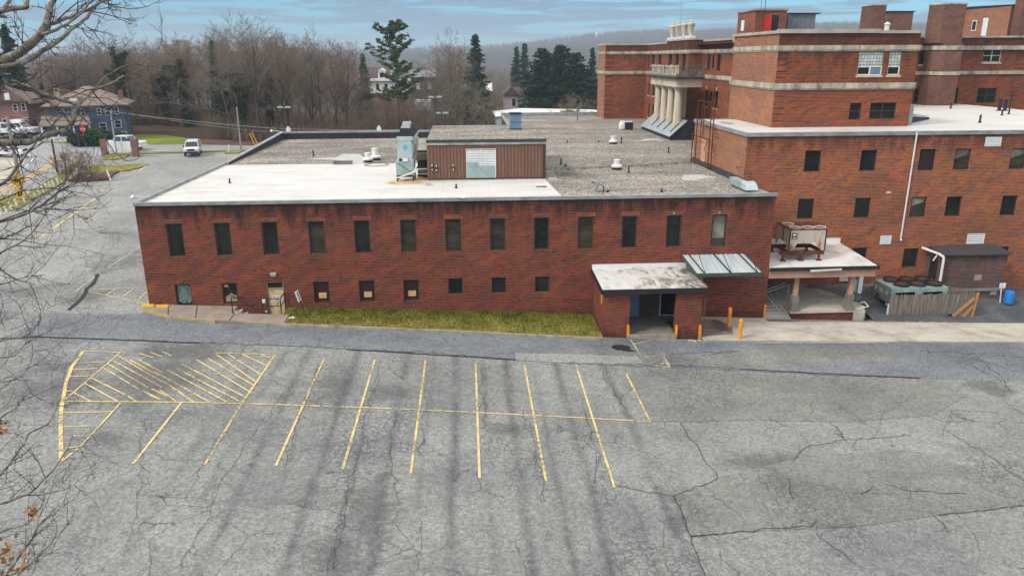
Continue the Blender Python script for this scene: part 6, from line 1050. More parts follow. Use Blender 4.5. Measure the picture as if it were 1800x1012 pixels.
# ---- the near bare tree whose limbs enter from the left
def neartree():
    g=random.Random(77); t=empty('near_bare_tree',(-11.2,12.2,G(-11,12)),'big lichen-spotted bare tree whose limbs reach in from the left edge','tree'); main=[]; tw=[]
    trunk=[np.array([-12.2,12.5,G(-12,12)-.3]),np.array([-12.3,12.4,5.]),np.array([-12.4,12.6,10.]),np.array([-12.0,13.0,14.5]),np.array([-11.6,13.2,18.])]
    for i in range(4): main.append((trunk[i],trunk[i+1],.36-.05*i,.31-.05*i))
    def P(l,d0,d1): n=len(l); return [PD(x,y,d0+(d1-d0)*i/(n-1)) for i,(x,y) in enumerate(l)]
    def spray(q,d,L_,lev,rad):
        n=4; pts=[q]; dd=d/np.linalg.norm(d)
        for i in range(n):
            dd=dd+np.array([g.gauss(0,.2),g.gauss(0,.2),g.gauss(0,.16)+.05]); dd/=np.linalg.norm(dd); e=pts[-1]+dd*L_/n; tw.append((pts[-1],e,rad*(1-.2*i),rad*(1-.2*(i+1)))); pts.append(e)
        if lev>0:
            for k in range(3 if lev>1 else 4):
                j=g.randrange(1,n+1); a=dd+np.array([g.gauss(0,.8),g.gauss(0,.8),g.gauss(0,.7)]); spray(pts[j],a,L_*g.uniform(.4,.7),lev-1,rad*.62)
    def limb(l,d0,d1,r0,r1,den=1.,L_=1.2,lev=2,dst=main):
        r0*=.56; r1*=.6; den*=1.5
        pts=P(l,d0,d1); n=len(pts)
        # subdivide with wobble
        q=[pts[0]]
        for a,b_ in zip(pts[:-1],pts[1:]):
            for k in (1,2,3): q.append(a+(b_-a)*k/3+np.array([g.gauss(0,.02),g.gauss(0,.02),g.gauss(0,.02)])*(k<3)*np.linalg.norm(b_-a))
        m_=len(q)-1
        for i in range(m_):
            ra=r0+(r1-r0)*i/m_; rb=r0+(r1-r0)*(i+1)/m_; dst.append((q[i],q[i+1],ra,rb)); ln=np.linalg.norm(q[i+1]-q[i])
            for k in range(int(ln*den*2.1+g.random())):
                u=g.random(); a=(q[i+1]-q[i])/ln*.6+np.array([g.gauss(0,.7),g.gauss(0,.7),g.gauss(0,.6)]); spray(q[i]+(q[i+1]-q[i])*u,a,L_*g.uniform(.4,1.1),lev,max(.006,min(.014,rb*.5)))
    s1=lambda l:[(x/5.623,y/5.623) for x,y in l]
    limb(s1([(-700,1000),(-300,760),(0,620),(200,520),(330,420),(420,310),(460,240),(485,150),(490,80),(530,0),(560,-80)]),13,13.6,.16,.065,.5,.9)
    limb(s1([(460,245),(560,225),(650,180),(780,140),(900,85),(1000,20),(1090,0),(1120,-60)]),13.4,14.2,.062,.03,.9,1.1)
    limb(s1([(400,350),(520,310),(650,250),(740,180),(820,120),(870,40),(880,-30)]),13.2,13.9,.055,.025,.7,1.0)
    limb(s1([(200,640),(420,500),(600,390),(690,300),(770,250),(860,180),(920,90),(980,20),(1010,-60)]),13.0,14.2,.075,.03,.7,1.1)
    limb(s1([(-100,130),(0,110),(60,95),(130,85),(265,75),(270,0),(275,-60)]),12.6,13.0,.10,.05,.3,.6)
    limb(s1([(0,120),(60,60),(100,0),(120,-60)]),12.6,12.9,.06,.04,.3,.6); limb(s1([(-60,180),(0,160),(70,180)]),12.6,12.7,.07,.02,.2,.5)
    limb(s1([(-700,760),(-200,690),(0,665),(150,640),(300,595),(360,570)]),12.6,13.2,.10,.04,.5,.9)
    limb(s1([(1000,20),(1150,70),(1260,90),(1340,88),(1460,66),(1570,20)]),14.1,15.2,.022,.01,.8,.8,1); limb(s1([(900,130),(980,160),(1060,205),(1180,200)]),14,14.6,.015,.007,.6,.6,1); limb(s1([(820,230),(930,320),(1000,430),(1100,490)]),13.8,14.6,.016,.008,.7,.7,1)
    s2=lambda l:[(x/4.6,120+y/4.6) for x,y in l]
    limb(s2([(-300,620),(0,607),(150,600),(230,600),(330,560),(440,525),(540,500),(590,430),(600,350),(640,290),(700,230),(740,190),(830,150),(930,110),(1000,60)]),12.4,14.6,.11,.03,.75,1.1)
    limb(s2([(-300,-40),(0,80),(60,130),(180,165),(300,185),(440,240),(560,275),(620,300)]),12.6,13.8,.075,.04,.8,1.0)
    limb(s2([(600,330),(700,430),(790,500),(860,580),(920,680),(1020,750),(1100,740),(1160,700)]),13.8,14.8,.028,.01,.5,.6,1); limb(s2([(90,95),(220,150),(330,190),(420,170),(560,190),(700,215)]),12.9,14,.045,.02,.8,.8)
    limb(s2([(-100,1000),(60,900),(170,760),(240,660),(290,600)]),12.6,13.2,.05,.03,.6,.9); limb(s2([(740,190),(860,60),(960,0),(1150,-60),(1290,-160),(1310,-260),(1290,-330)]),14.4,15.6,.022,.008,.7,.9,1); limb(s2([(700,230),(850,240),(1000,300),(1150,320),(1196,360)]),14.2,15,.02,.008,.6,.7,1)
    limb(s2([(-400,1100),(-100,1040),(140,1010),(270,900),(420,960),(600,980),(760,960)]) if 0 else [(-90,430),(-20,395),(40,378),(75,360),(105,335),(140,318),(170,300)],12.3,13.6,.055,.012,1.2,1.2)
    limb([(-80,470),(0,445),(30,430),(60,405),(85,370),(110,345)],12.2,13.2,.035,.01,1.3,1.2); limb([(20,365),(60,372),(95,366),(125,372),(150,385)],12.8,13.8,.018,.006,1.4,.7,1); limb([(-70,380),(0,352),(40,335),(90,330),(150,340),(175,350)],12.4,13.8,.03,.007,1.2,1.0)
    limb([(-60,515),(0,500),(40,488),(80,482)],12.2,13,.025,.008,2.4,1.3); limb([(-60,460),(0,472),(30,492),(62,500)],12.2,13,.03,.008,2.0,1.3)
    limb([(-80,620),(0,600),(50,588),(70,565),(82,530)],11.8,12.8,.03,.009,1.0,.8); limb([(-80,640),(-10,628),(25,626),(45,605),(60,590)],11.8,12.6,.022,.007,.8,.7)
    limb([(-90,880),(0,835),(20,810),(42,780),(50,762),(85,745),(100,715),(101,690)],11.4,12.6,.04,.01,.9,.9); limb([(-90,900),(0,885),(50,868),(90,830),(118,790),(128,765)],11.4,12.4,.045,.01,1.1,1.0)
    limb([(-90,950),(0,935),(50,920),(72,890),(80,875)],11.3,12,.03,.008,1.2,1.0); limb([(-40,1060),(10,1010),(45,960),(70,920),(95,895)],11.2,12,.045,.012,1.2,1.0); limb([(-10,1060),(40,1000),(85,960),(120,920),(128,905)],11.2,12,.03,.009,1.3,.9); limb([(-90,760),(0,735),(30,715),(50,690),(70,680)],11.6,12.4,.03,.009,1.4,1.1); limb([(-70,700),(0,685),(35,660),(60,640)],11.8,12.6,.022,.008,1.3,1.1); limb([(100,1060),(125,1010),(148,985)],11.4,11.9,.016,.007,.9,.6,1)
    # hidden links back to the trunk, outside the frame
    for (x,y,d,zt_) in ((-124,178,13,.5),(-124,135,12.6,.6),(-65,254,12.4,.45),(-65,111,12.6,.5),(-22,337,12.6,.4),(-90,430,12.3,.36),(-80,470,12.2,.33),(-80,620,11.8,.28),(-90,880,11.4,.15),(-90,950,11.3,.12),(-40,1060,11.2,.1),(-10,1060,11.2,.1),(-90,760,11.6,.2),(-18,23,12.6,.75),(-10,32,12.6,.75),(-60,515,12.2,.3),(-60,460,12.2,.33),(-70,700,11.8,.24),(-70,380,12.4,.4),(100,1060,11.4,.1),(-90,900,11.4,.14),(-80,640,11.8,.26)):
        e=PD(x,y,d); zz=max(1.5,min(16.5,e[2]-1.6)); a=np.array([np.interp(zz,[0,5,10,14.5,18],[-12.2,-12.3,-12.4,-12.0,-11.6]),12.7,zz]); mm=(a+e)/2+np.array([0,0,-.3]); main.append((a,mm,.09,.05)); main.append((mm,e,.05,.03))
    V,F=tubes(main,8); mkobj('trunk',npmesh('trunk',V,F,'bark_near',True),t).location=-t.location
    V,F=tubes(tw,4); mkobj('twig',npmesh('twig',V,F,'twig_near'),t).location=-t.location
    P_=[]
    for px_,py_,d,nn,s_ in ((5,975,11.2,36,.13),(2,757,11.6,24,.05),(146,382,13.6,6,.05),(60,898,11.8,16,.06),(2,743,11.6,14,.05),(124,298,13.6,8,.06),(30,985,11.3,10,.10)):
        c=PD(px_,py_,d); P_+= [c+np.array([g.gauss(0,s_),g.gauss(0,s_),g.gauss(0,s_)]) for _ in range(nn)]
    V,F=leaves(np.array(P_),.05,g); mkobj('dead_leaves',npmesh('dead_leaves',V,F,'dead_leaf'),t).location=-t.location
neartree()
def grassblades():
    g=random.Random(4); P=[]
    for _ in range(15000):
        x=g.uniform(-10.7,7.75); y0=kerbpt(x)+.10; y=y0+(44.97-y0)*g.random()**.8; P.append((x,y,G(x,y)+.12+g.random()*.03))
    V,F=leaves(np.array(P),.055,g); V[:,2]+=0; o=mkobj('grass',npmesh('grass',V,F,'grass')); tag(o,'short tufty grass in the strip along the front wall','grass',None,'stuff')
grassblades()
# ================================================================= HOUSES AND STREET, LEFT
def obbox(b,o,ux,uy,x0,x1,y0,y1,z0,z1): # oriented box
    f=lambda x,y,z:(o[0]+ux[0]*x+uy[0]*y,o[1]+ux[1]*x+uy[1]*y,z)
    b.hexa([f(x0,y0,z0),f(x1,y0,z0),f(x1,y1,z0),f(x0,y1,z0)],[f(x0,y0,z1),f(x1,y0,z1),f(x1,y1,z1),f(x0,y1,z1)])
def frame2(a): return (math.cos(a),math.sin(a)),(-math.sin(a),math.cos(a))
def house(name,o,ang,W,D,z0,H,rh,wallm,roofm,label,wins=(),hip=True,ov=.6,winL=()):
    t=empty(name,(o[0],o[1],z0),label,'house'); ux,uy=frame2(ang); b=MB(); obbox(b,o,ux,uy,0,W,0,D,z0-1,z0+H)
    F_=lambda x,y,z:(o[0]+ux[0]*x+uy[0]*y,o[1]+ux[1]*x+uy[1]*y,z)
    if not hip:
        b.add([F_(0,0,z0+H),F_(0,D,z0+H),F_(0,D/2,z0+H+rh),F_(W,0,z0+H),F_(W,D,z0+H),F_(W,D/2,z0+H+rh)],[(0,2,1),(3,4,5)])
    b.build('wall',wallm,t); b=MB(); e=z0+H; q=min(W,D)/2 if hip else 0
    A=[F_(-ov,-ov,e-.1),F_(W+ov,-ov,e-.1),F_(W+ov,D+ov,e-.1),F_(-ov,D+ov,e-.1)]; q2=[F_(q if hip else -ov,D/2,e+rh+.1),F_(W-q if hip else W+ov,D/2,e+rh+.1)]
    A2=[(p[0],p[1],p[2]+.16) for p in A]; Q2=[(p[0],p[1],p[2]+.16) for p in q2]; b.add(A+A2+Q2,[(3,2,1,0),(0,1,5,4),(1,2,6,5),(2,3,7,6),(3,0,4,7),(4,5,9,8),(6,7,8,9),(5,6,9),(7,4,8)]); rf=b.build('roof',roofm,t)
    def win(side,u,z,w,h):
        if side=='f': box=(u,u+w,-.08,-.002); pn=(u+.08,u+w-.08,-.12,-.081)
        else: box=(-.08,-.002,u,u+w); pn=(-.12,-.081,u+.12,u+w-.12)
        b=MB(); obbox(b,o,ux,uy,*box,z0+z,z0+z+h); wo=b.build('window','white_paint',t); b=MB(); obbox(b,o,ux,uy,*pn,z0+z+.08,z0+z+h/2-.03); obbox(b,o,ux,uy,*pn,z0+z+h/2+.03,z0+z+h-.08); b.build('pane','glass_dark',wo)
    for w in wins: win('f',*w)
    for w in winL: win('l',*w)
    return t,o,ux,uy,F_
# blue house: corner nearest at right
Yb=113; xr=PY(224,235,Yb)[0]; xl=PY(90,235,Yb)[0]; zb=toph(226,243,Yb); Hb=toph(226,186,Yb)-zb; HA=.30; hc,hs=math.cos(HA),math.sin(HA); Wb=Yb*(xr-xl)/(hc*Yb-hs*xr)
def pxh(l):
    o_=[]
    for a,b_,c,d in l:
        xa,xc=PY(a,b_,Yb)[0],PY(c,b_,Yb)[0]; ua=Yb*(xa-xl)/(hc*Yb-hs*xa); uc=Yb*(xc-xl)/(hc*Yb-hs*xc); YY=Yb+ua*hs; o_.append((ua,PY(a,d,YY)[2]-zb,uc-ua,PY(a,b_,YY)[2]-PY(a,d,YY)[2]))
    return o_
def pxw(l,Y,x0,z0): return [(PY(a,b_,Y)[0]-x0,PY(a,d,Y)[2]-z0,PY(c,b_,Y)[0]-PY(a,b_,Y)[0],PY(a,b_,Y)[2]-PY(a,d,Y)[2]) for a,b_,c,d in l]
t,o,ux,uy,F_=house('blue_house',(xl,Yb),HA,Wb,9,zb,Hb,2.3,'slate_blue','shingle','slate-blue two-storey house with a brown hipped roof and white windows',
 wins=pxh([(100,190,108.5,203),(111,190,127,198),(141,191,148,204),(169.5,190,177,203),(183,189,195.5,203),(199.5,188,207.5,201),(174,216,186.5,230),(200,211,212.5,225)]),ov=.7)
b=MB(); obbox(b,o,ux,uy,Wb-3.4,Wb-.02,-.1,-.01,zb-1,zb+.75); b.build('basement_wall','tan_block',t)
b=MB(); px0=-.8; b.add([F_(px0,-2.6,zb+1.9),F_(5.6,-2.6,zb+1.9),F_(5.0,0,zb+3.1),F_(px0,0,zb+3.1),F_(px0,-2.6,zb+2.05),F_(5.6,-2.6,zb+2.05),F_(5.0,0,zb+3.25),F_(px0,0,zb+3.25)],[(0,3,2,1),(4,5,6,7),(0,1,5,4),(1,2,6,5),(2,3,7,6),(3,0,4,7)]); b.build('porch_roof','shingle',t)
for x in (-.7,1.2,3.2,5.2): b=MB(); obbox(b,o,ux,uy,x,x+.2,-2.5,-2.3,zb,zb+1.9); b.build('porch_post','white_paint',t)
b=MB(); obbox(b,o,ux,uy,-.7,5.5,-2.55,-.12,zb-.8,zb+.3); b.build('porch_floor','white_paint',t)
b=MB(); obbox(b,o,ux,uy,2.2,4.6,.6,3.5,zb+Hb+.1,zb+Hb+1.2); dm=b.build('dormer','shingle',t); b=MB(); obbox(b,o,ux,uy,2.9,3.9,.5,.59,zb+Hb+.5,zb+Hb+1.0); b.build('dormer_window','white_paint',dm)
b=MB(); obbox(b,o,ux,uy,.6,1.3,3.4,4.2,zb+Hb+.5,zb+Hb+2.3); b.build('chimney','tan_block',t); b=MB(); obbox(b,o,ux,uy,8.9,9.5,3.6,4.3,zb+Hb+.8,zb+Hb+1.9); b.build('brick_chimney','brick_house',t)
# red brick house
Yr=116; xl2=PY(-60,235,Yr)[0]; xr2=PY(56,235,Yr)[0]; zr2=toph(30,236,Yr); Hr=toph(50,178,Yr)-zr2
t,o,ux,uy,F_=house('red_brick_house',(xl2,Yr),0,xr2-xl2,10,zr2,Hr,0.5,'brick_house','shingle_dark','red brick gabled house at the far left behind the branches',wins=pxw([(22,183,30,196),(37,182,44.5,195),(4,209,13.5,224),(39,207,49,215.5),(-30,209,-20,224),(-28,184,-20,197)],Yr,xl2,zr2),hip=False)
W2=xr2-xl2; b=MB(); g0=PY(-8,182,Yr)[0]-xl2; g1=PY(50,182,Yr)[0]-xl2; gm=(g0+g1)/2-.3; b.add([F_(g0,-.3,zr2+Hr),F_(g1,-.3,zr2+Hr),F_(gm,-.3,zr2+Hr+2.0),F_(g0,5,zr2+Hr),F_(g1,5,zr2+Hr),F_(gm,5,zr2+Hr+2.0)],[(0,1,2),(3,5,4),(0,2,5,3),(1,4,5,2),(0,3,4,1)]); b.build('gable','brick_house',t)
b=MB()
for a_,c_ in (((g0-.4,zr2+Hr-.4),(gm,zr2+Hr+2.1)),((gm,zr2+Hr+2.1),(g1+.5,zr2+Hr-.4))): b.add([F_(a_[0],-.6,a_[1]),F_(c_[0],-.6,c_[1]),F_(c_[0],5.2,c_[1]),F_(a_[0],5.2,a_[1]),F_(a_[0],-.6,a_[1]+.3),F_(c_[0],-.6,c_[1]+.3),F_(c_[0],5.2,c_[1]+.3),F_(a_[0],5.2,a_[1]+.3)],[(0,3,2,1),(4,5,6,7),(0,1,5,4),(1,2,6,5),(2,3,7,6),(3,0,4,7)])
b.build('gable_roof','shingle',t); b=MB(); obbox(b,o,ux,uy,gm-.35,gm+.35,-.4,-.301,zr2+Hr+.2,zr2+Hr+1.2); b.build('attic_window','white_paint',t); b=MB(); obbox(b,o,ux,uy,PY(30,225,Yr)[0]-xl2,PY(50,225,Yr)[0]-xl2,-1.6,-.001,zr2+1.9,zr2+2.15); b.build('door_hood','white_paint',t)
Yg=118; xg0=PY(64,225,Yg)[0]; xg1=PY(92,225,Yg)[0]; t,o,ux,uy,F_=house('white_garage',(xg0,Yg),0,xg1-xg0,5,zb+.0,2.6,1.0,'siding_white','shingle','small pale garage between the red and blue houses',wins=[(.6,.8,1.6,1.6)],hip=True)
# shrubs at the blue house
for px_,py_,s_,Y,l,m_,n_ in ((149,246,.62,109,'tall dark green holly by the blue house porch','holly',1500),(172,247,.5,110,'round dark hedge shrub under the blue house, beside the holly','ivy',900),(192,247,.45,111,'round dark hedge shrub under the blue house, rightmost','ivy',900),(122,247,.45,108,'low dark hedge before the porch of the blue house','ivy',900)):
    x=at(px_,Y); H_=3.6 if s_==1 else 3.2; plant(shrub(int(px_),1.9,H_ if s_==1 else 3.2,m_,n_,.2 if s_==1 else .3),'shrub',(x,Y,G(x,Y)),s_*1.15,0,l,'shrub',sx=1.0 if s_==1 else 1.5,tn='stem')
# ---- cars
def car(name,loc,ang,kind,label,paint='car_white'):
    t=bpy.data.objects.new(name,None); COL.objects.link(t); t.location=[float(q) for q in loc]; t.rotation_euler=(0,0,ang); tag(t,label,'car',None)
    if kind=='suv': L_,W,prof,gl=4.3,1.85,[(-2.1,.45),(-2.15,.95),(-2.05,1.05),(-1.0,1.12),(-.7,1.15),(2.1,1.15),(2.15,.5)],[(-.85,1.12),(-.55,1.80),(2.0,1.82),(2.1,1.12)]
    elif kind=='pickup': L_,W,prof,gl=5.4,1.95,[(-2.7,.5),(-2.72,1.0),(-2.5,1.12),(-1.3,1.15),(2.7,1.12),(2.72,.55)],[(-1.45,1.14),(-.85,1.80),(.75,1.80),(1.0,1.14)]
    else: L_,W,prof,gl=4.5,1.8,[(-2.25,.4),(-2.28,.7),(-2.0,.88),(-1.0,.95),(1.5,.98),(2.2,.95),(2.28,.45)],[(-1.15,.94),(-.45,1.42),(.9,1.44),(1.7,.96)]
    def ex(pr,w0,w1,mat,nm,par,zc=None):
        b=MB(); n=len(pr); zm=min(p[1] for p in pr); zM=max(p[1] for p in pr); vs=[]
        for s_ in (-1,1):
            for x,z in pr: f=(z-zm)/(zM-zm); vs.append((x,s_*(w0+(w1-w0)*f)/2,z))
        b.add(vs,[tuple(range(n)),tuple(range(n,2*n))[::-1]]+[(i,n+i,n+(i+1)%n,(i+1)%n) for i in range(n)]); o=b.build(nm,mat,par)
        md=o.modifiers.new('bevel','BEVEL'); md.width=.05; md.segments=2; return o
    body=ex(prof,W,W*.97,paint,'body',t); cab=ex(gl,W*.93,W*.74,'car_glass','windows',t)
    tp=gl[1],gl[2]; b=MB(); b.hexa([(tp[0][0]-.03,-W*.375,tp[0][1]-.03),(tp[1][0]+.03,-W*.375,tp[1][1]-.03),(tp[1][0]+.03,W*.375,tp[1][1]-.03),(tp[0][0]-.03,W*.375,tp[0][1]-.03)],[(tp[0][0]+.05,-W*.36,tp[0][1]+.05),(tp[1][0]-.02,-W*.36,tp[1][1]+.05),(tp[1][0]-.02,W*.36,tp[1][1]+.05),(tp[0][0]+.05,W*.36,tp[0][1]+.05)]); b.build('roof',paint,t)
    for s_ in (-1,1):
        b=MB(); y0=s_*W*.465; y1=s_*W*.378
        for x0,x1 in ((gl[0][0],gl[1][0]),(gl[3][0],gl[2][0]),((gl[0][0]*.4+gl[3][0]*.6)-.3,(gl[1][0]*.4+gl[2][0]*.6)-.3)): b.tube((x0,y0,gl[0][1]),(x1,y1,gl[1][1]),.05,.045,6)
        b.build('pillar',paint,t); bpt('mirror','dark_metal' if kind=='suv' else paint,t,(gl[0][0]+.1,gl[0][0]+.3,s_*W/2,s_*(W/2+.2),1.1,1.3)) if kind!='sedan' else None
        for x in (-L_*.31,L_*.31):
            b=MB(); rr=.40 if kind!='sedan' else .33; b.tube((x,s_*(W/2-.2),rr),(x,s_*(W/2+.02),rr),rr,rr,16); w=b.build('wheel','tyre',t); b=MB(); b.tube((x,s_*(W/2+.0),rr),(x,s_*(W/2+.035),rr),rr*.55,rr*.5,12); b.build('rim','galv_light',w)
        b=MB(); b.tube((-L_/2-.03,s_*W*.34,.82),(-L_/2+.1,s_*W*.34,.82),.12,.12,12); b.build('headlight','headlight',t)
    bpt('grille','ink',t,(-L_/2-.01,-L_/2+.06,-W*.24,W*.24,.72,.98)); bpt('bumper','dark_metal' if kind=='suv' else paint,t,(-L_/2-.14,-L_/2+.08,-W*.48,W*.48,.42,.62)); return t
p=PG(340,272); car('parked_suv',p,math.radians(103),'suv','white boxy off-road car parked facing the camera beyond the main building')
p=PG(14,276); car('parked_sedan',(p[0],p[1],p[2]),math.radians(178),'sedan','white sedan cut by the left edge on the gravel yard')
p=PG(42,237); car('parked_pickup',(p[0],112,G(p[0],112)+.4),math.radians(180),'pickup','white pickup truck in front of the red brick house')
p=PG(214,264); car('parked_white_van',(p[0],p[1]+1,p[2]+.0),math.radians(170),'pickup','white pickup half hidden behind the brick entrance sign')
p=PG(75,232); car('parked_white_car',(p[0],114,G(p[0],114)+.3),math.radians(180),'pickup','white pickup beside the blue house porch, partly behind branches')
# ---- signs, poles
p=PG(212,272.5,.12); t=empty('entrance_sign',p,'white sign panel between two red brick piers on the grass island','sign')
for dx in (-1.9,1.9): bpt('pier','brick_house',t,(p[0]+dx-.35,p[0]+dx+.35,p[1]-.3,p[1]+.3,p[2]-.2,p[2]+2.0))
bpt('panel','white_paint',t,(p[0]-1.5,p[0]+1.5,p[1]-.12,p[1]+.12,p[2]+.4,p[2]+1.7))
p=PG(236,268,.1); t=empty('blue_sign',p,'small blue sign board on two posts','sign'); bpt('panel','sign_blue',t,(p[0]-.75,p[0]+.75,p[1]-.05,p[1],p[2]+1.0,p[2]+1.8)); b=MB(); [b.tube((p[0]+q,p[1]+.04,p[2]-.1),(p[0]+q,p[1]+.04,p[2]+1.9),.05) for q in (-.6,.6)]; b.build('post','pole_dark',t)
p=PG(151,258,0); t=empty('stop_sign',p,'red stop sign on a thin post before the blue house','sign'); b=MB(); b.tube(p,p+np.array([0,0,2.3]),.04); b.build('post','galvanised',t); zc=p[2]+2.35
b=MB(); oc=[(p[0]+.42*math.cos(math.pi/8+i*math.pi/4),zc+.42*math.sin(math.pi/8+i*math.pi/4)) for i in range(8)]; b.extr(oc,'y',p[1]-.07,p[1]-.045); s_=b.build('sign_panel','sign_red',t)
def text(s,loc,size,mat,parent,rot=(math.pi/2,0,0),name='lettering'):
    cu=bpy.data.curves.new(name,'FONT'); cu.body=s; cu.size=size; cu.align_x='CENTER'; cu.align_y='CENTER'; cu.extrude=.004; o=bpy.data.objects.new(name,cu); COL.objects.link(o); o.data.materials.append(M[mat]); o.rotation_euler=rot; o.parent=parent
    dg=bpy.context.evaluated_depsgraph_get(); me=bpy.data.meshes.new_from_object(o.evaluated_get(dg)); n=bpy.data.objects.new(name,me); COL.objects.link(n); n.rotation_euler=rot; n.parent=parent; n.location=Vector([float(q) for q in loc]); bpy.data.objects.remove(o); return n
text('STOP',(p[0],p[1]-.08,zc),.28,'white_paint',s_)
# utility poles
def pole(base,top,r_,mat,label,arm=None,name='utility_pole'):
    t=empty(name,base,label,'pole'); b=MB(); b.tube(base-np.array([0,0,.3]),top,r_,r_*.75,10); b.build('shaft',mat,t)
    if arm is not None:
        b=MB()
        for a_,c_ in arm: b.tube(a_,c_,.05,.05,6)
        b.build('crossarm','pole_dark',t)
    return t
def vpole(px_b,py_b,py_t,Y=None,mat='pole_wood',r_=.14,label='',px_t=None,arm=None,dz=0,name='utility_pole'):
    p=PG(px_b,py_b,dz) if Y is None else PY(px_b,py_b,Y); lo_,hi=0,40
    for _ in range(40):
        m_=(lo_+hi)/2; q=np.array([p[0],p[1],p[2]+m_])-CAM; yy=506+FPX*(q@D2)/(q@FW)
        if yy>py_t: lo_=m_
        else: hi=m_
    top=p+np.array([0,0,lo_]); pole(p,top,r_,mat,label,None if arm is None else arm(top),name); return p,top
_,T1=vpole(424,263,188,label='slim grey utility pole standing beyond the main building',r_=.13); 
P2,T2=vpole(41,352,205,label='nearest wooden utility pole at the left, carrying the yellow arrow sign',r_=.19)
_,T3=vpole(101,303,245,label='dark short pole beside the guard posts',mat='pole_dark',r_=.13); _,T4=vpole(140,259,228,label='dark short leaning post near the stop sign',mat='pole_dark',r_=.16); _,T5=vpole(206,275,196,label='tall slim light-coloured pole beside the brick entrance sign',r_=.11,mat='galvanised')
p=P2; t=empty('arrow_sign',(p[0],p[1]-.3,p[2]+2.2),'yellow diamond warning sign with a black turn arrow on the nearest pole','sign'); zc=toph(33,317,p[1]); 
b=MB(); b.extr([(p[0],zc-.75),(p[0]+.75,zc),(p[0],zc+.75),(p[0]-.75,zc)],'y',p[1]-.32,p[1]-.28); s_=b.build('sign_panel','sign_yellow',t); b=MB(); b.tube((p[0]+.2,p[1]-.335,zc-.4),(p[0]+.2,p[1]-.335,zc+.05),.07,.07,6); b.tube((p[0]+.2,p[1]-.335,zc+.05),(p[0]-.15,p[1]-.335,zc+.08),.07,.07,6); b.extr([(p[0]-.1,zc-.16),(p[0]-.1,zc+.32),(p[0]-.42,zc+.08)],'y',p[1]-.35,p[1]-.322); b.build('arrow','ink',s_)
bpt('advisory_plate','sign_yellow',t,(p[0]-.42,p[0]+.42,p[1]-.32,p[1]-.28,zc-1.6,zc-.85)); b=MB(); b.box(p[0]-.2,p[0]-.05,p[1]-.34,p[1]-.321,zc-1.45,zc-1.0); b.box(p[0]+.05,p[0]+.2,p[1]-.34,p[1]-.321,zc-1.45,zc-1.0); b.build('digits','ink',t)
# parking-lot lights behind the roof
def lotlight(px_,py_t,Y,label,zb_=None):
    x=at(px_,Y); zt_=toph(px_,py_t,Y); z0=Z(x,Y) if zb_ is None else zb_; t=empty('lot_light',(x,Y,z0),label,'lamp post','parking lot lights behind the roof'); b=MB(); b.tube((x,Y,z0),(x,Y,zt_),.10,.08,8); b.build('post','pole_dark' if zb_ is None else 'galvanised',t)
    b=MB(); b.tube((x-.9,Y,zt_),(x+.9,Y,zt_),.04); b.build('arm','galvanised',t)
    for s_ in (-1,1): bpt('lamp_head','galv_light',t,(x+s_*.55-.35,x+s_*.55+.35,Y-.25,Y+.25,zt_+.03,zt_+.2))
lotlight(496,190,112,'slim double-headed lot light left of centre behind the roof parapet'); lotlight(764,172,106,'slim double-headed lot light rising behind the brown plant room'); lotlight(775,200,108,'lower double-headed lot light just right of the one behind the plant room')
for px_,Y,py_,l in ((500,82.7,243,'small white vent box on the rear parapet below the left lot light'),(662,82.7,242,'small white cap on the middle of the rear parapet')):
    x=at(px_,Y); z=ZP+.63; b=MB(); b.box(x-.22,x+.22,Y-.15,Y+.15,z,z+.3); b.box(x-.14,x+.14,Y-.1,Y+.1,z+.301,z+.5); o=b.build('parapet_cap','white_metal'); tag(o,l,'vent box')
x=at(818,YF); b=MB(); b.lathe((PY(815,347,YF)[0],YF+.0,ZP+.001),[(.16,0),(.13,.06),(.05,.09)],10); o=b.build('coping_light','white_metal'); tag(o,'small white fixture on the front coping at mid length','light fixture')
x=PY(1286,342,YF)[0]; 
for px_,py_ in ((1184,378),(1264,377)):
    q=PY(px_,py_-3,YF); b=MB(); b.box(q[0]-.05,q[0]+.05,YF-.12,YF-.001,q[2]-.05,q[2]+.08); b.tube((q[0],YF-.2,q[2]+.0),(q[0],YF-.1,q[2]+.0),.05); o=b.build('small_floodlight','tarp'); tag(o,'tiny flood lamp above the %s upper window by the awning rods'%('second last' if px_<1200 else 'last'),'lamp','small lamps above the upper windows')
# wires
def wire(name,a,c_,sag,label,r_=.03,mat='wire'):
    a=np.array(a);c_=np.array(c_); pts=[a+(c_-a)*i/14+np.array([0,0,-sag*4*(i/14)*(1-i/14)]) for i in range(15)]; b=MB(); b.path([Vector(p) for p in pts],r_,5); o=b.build(name,mat); tag(o,label,'wire')
p0=PY(180,194,112); p1=PY(640,229,112); wire('power_line',p0,PY(485,226,112),.2,'upper pale power line crossing before the wood at the left','.0' and .035,'wire_pale'); wire('power_line',PY(490,226,113),PY(752,229,113),.1,'pale power line above the rear parapet',.03,'wire_pale'); wire('power_line',PY(-40,150,80),PY(470,232,110),.5,'lower power line sagging toward the rear parapet',.03,'wire_pale')
wire('power_line',T2,PY(300,196,112),.8,'power line from the nearest pole to the wood edge',.03)
b=MB(); 
for px_ in range(640,752,22): x=at(px_,113.5); b.tube((x,113.5,Z(x,113.5)),(x,113.5,toph(px_,229,113.5)),.04,.04,6)
x0,x1=at(640,113.5),at(752,113.5); b.tube((x0,113.5,toph(640,229,113.5)),(x1,113.5,toph(752,229,113.5)),.03,.03,6); o=b.build('rail_fence','galvanised'); tag(o,'thin metal rail fence along the wood edge behind the roof','fence')
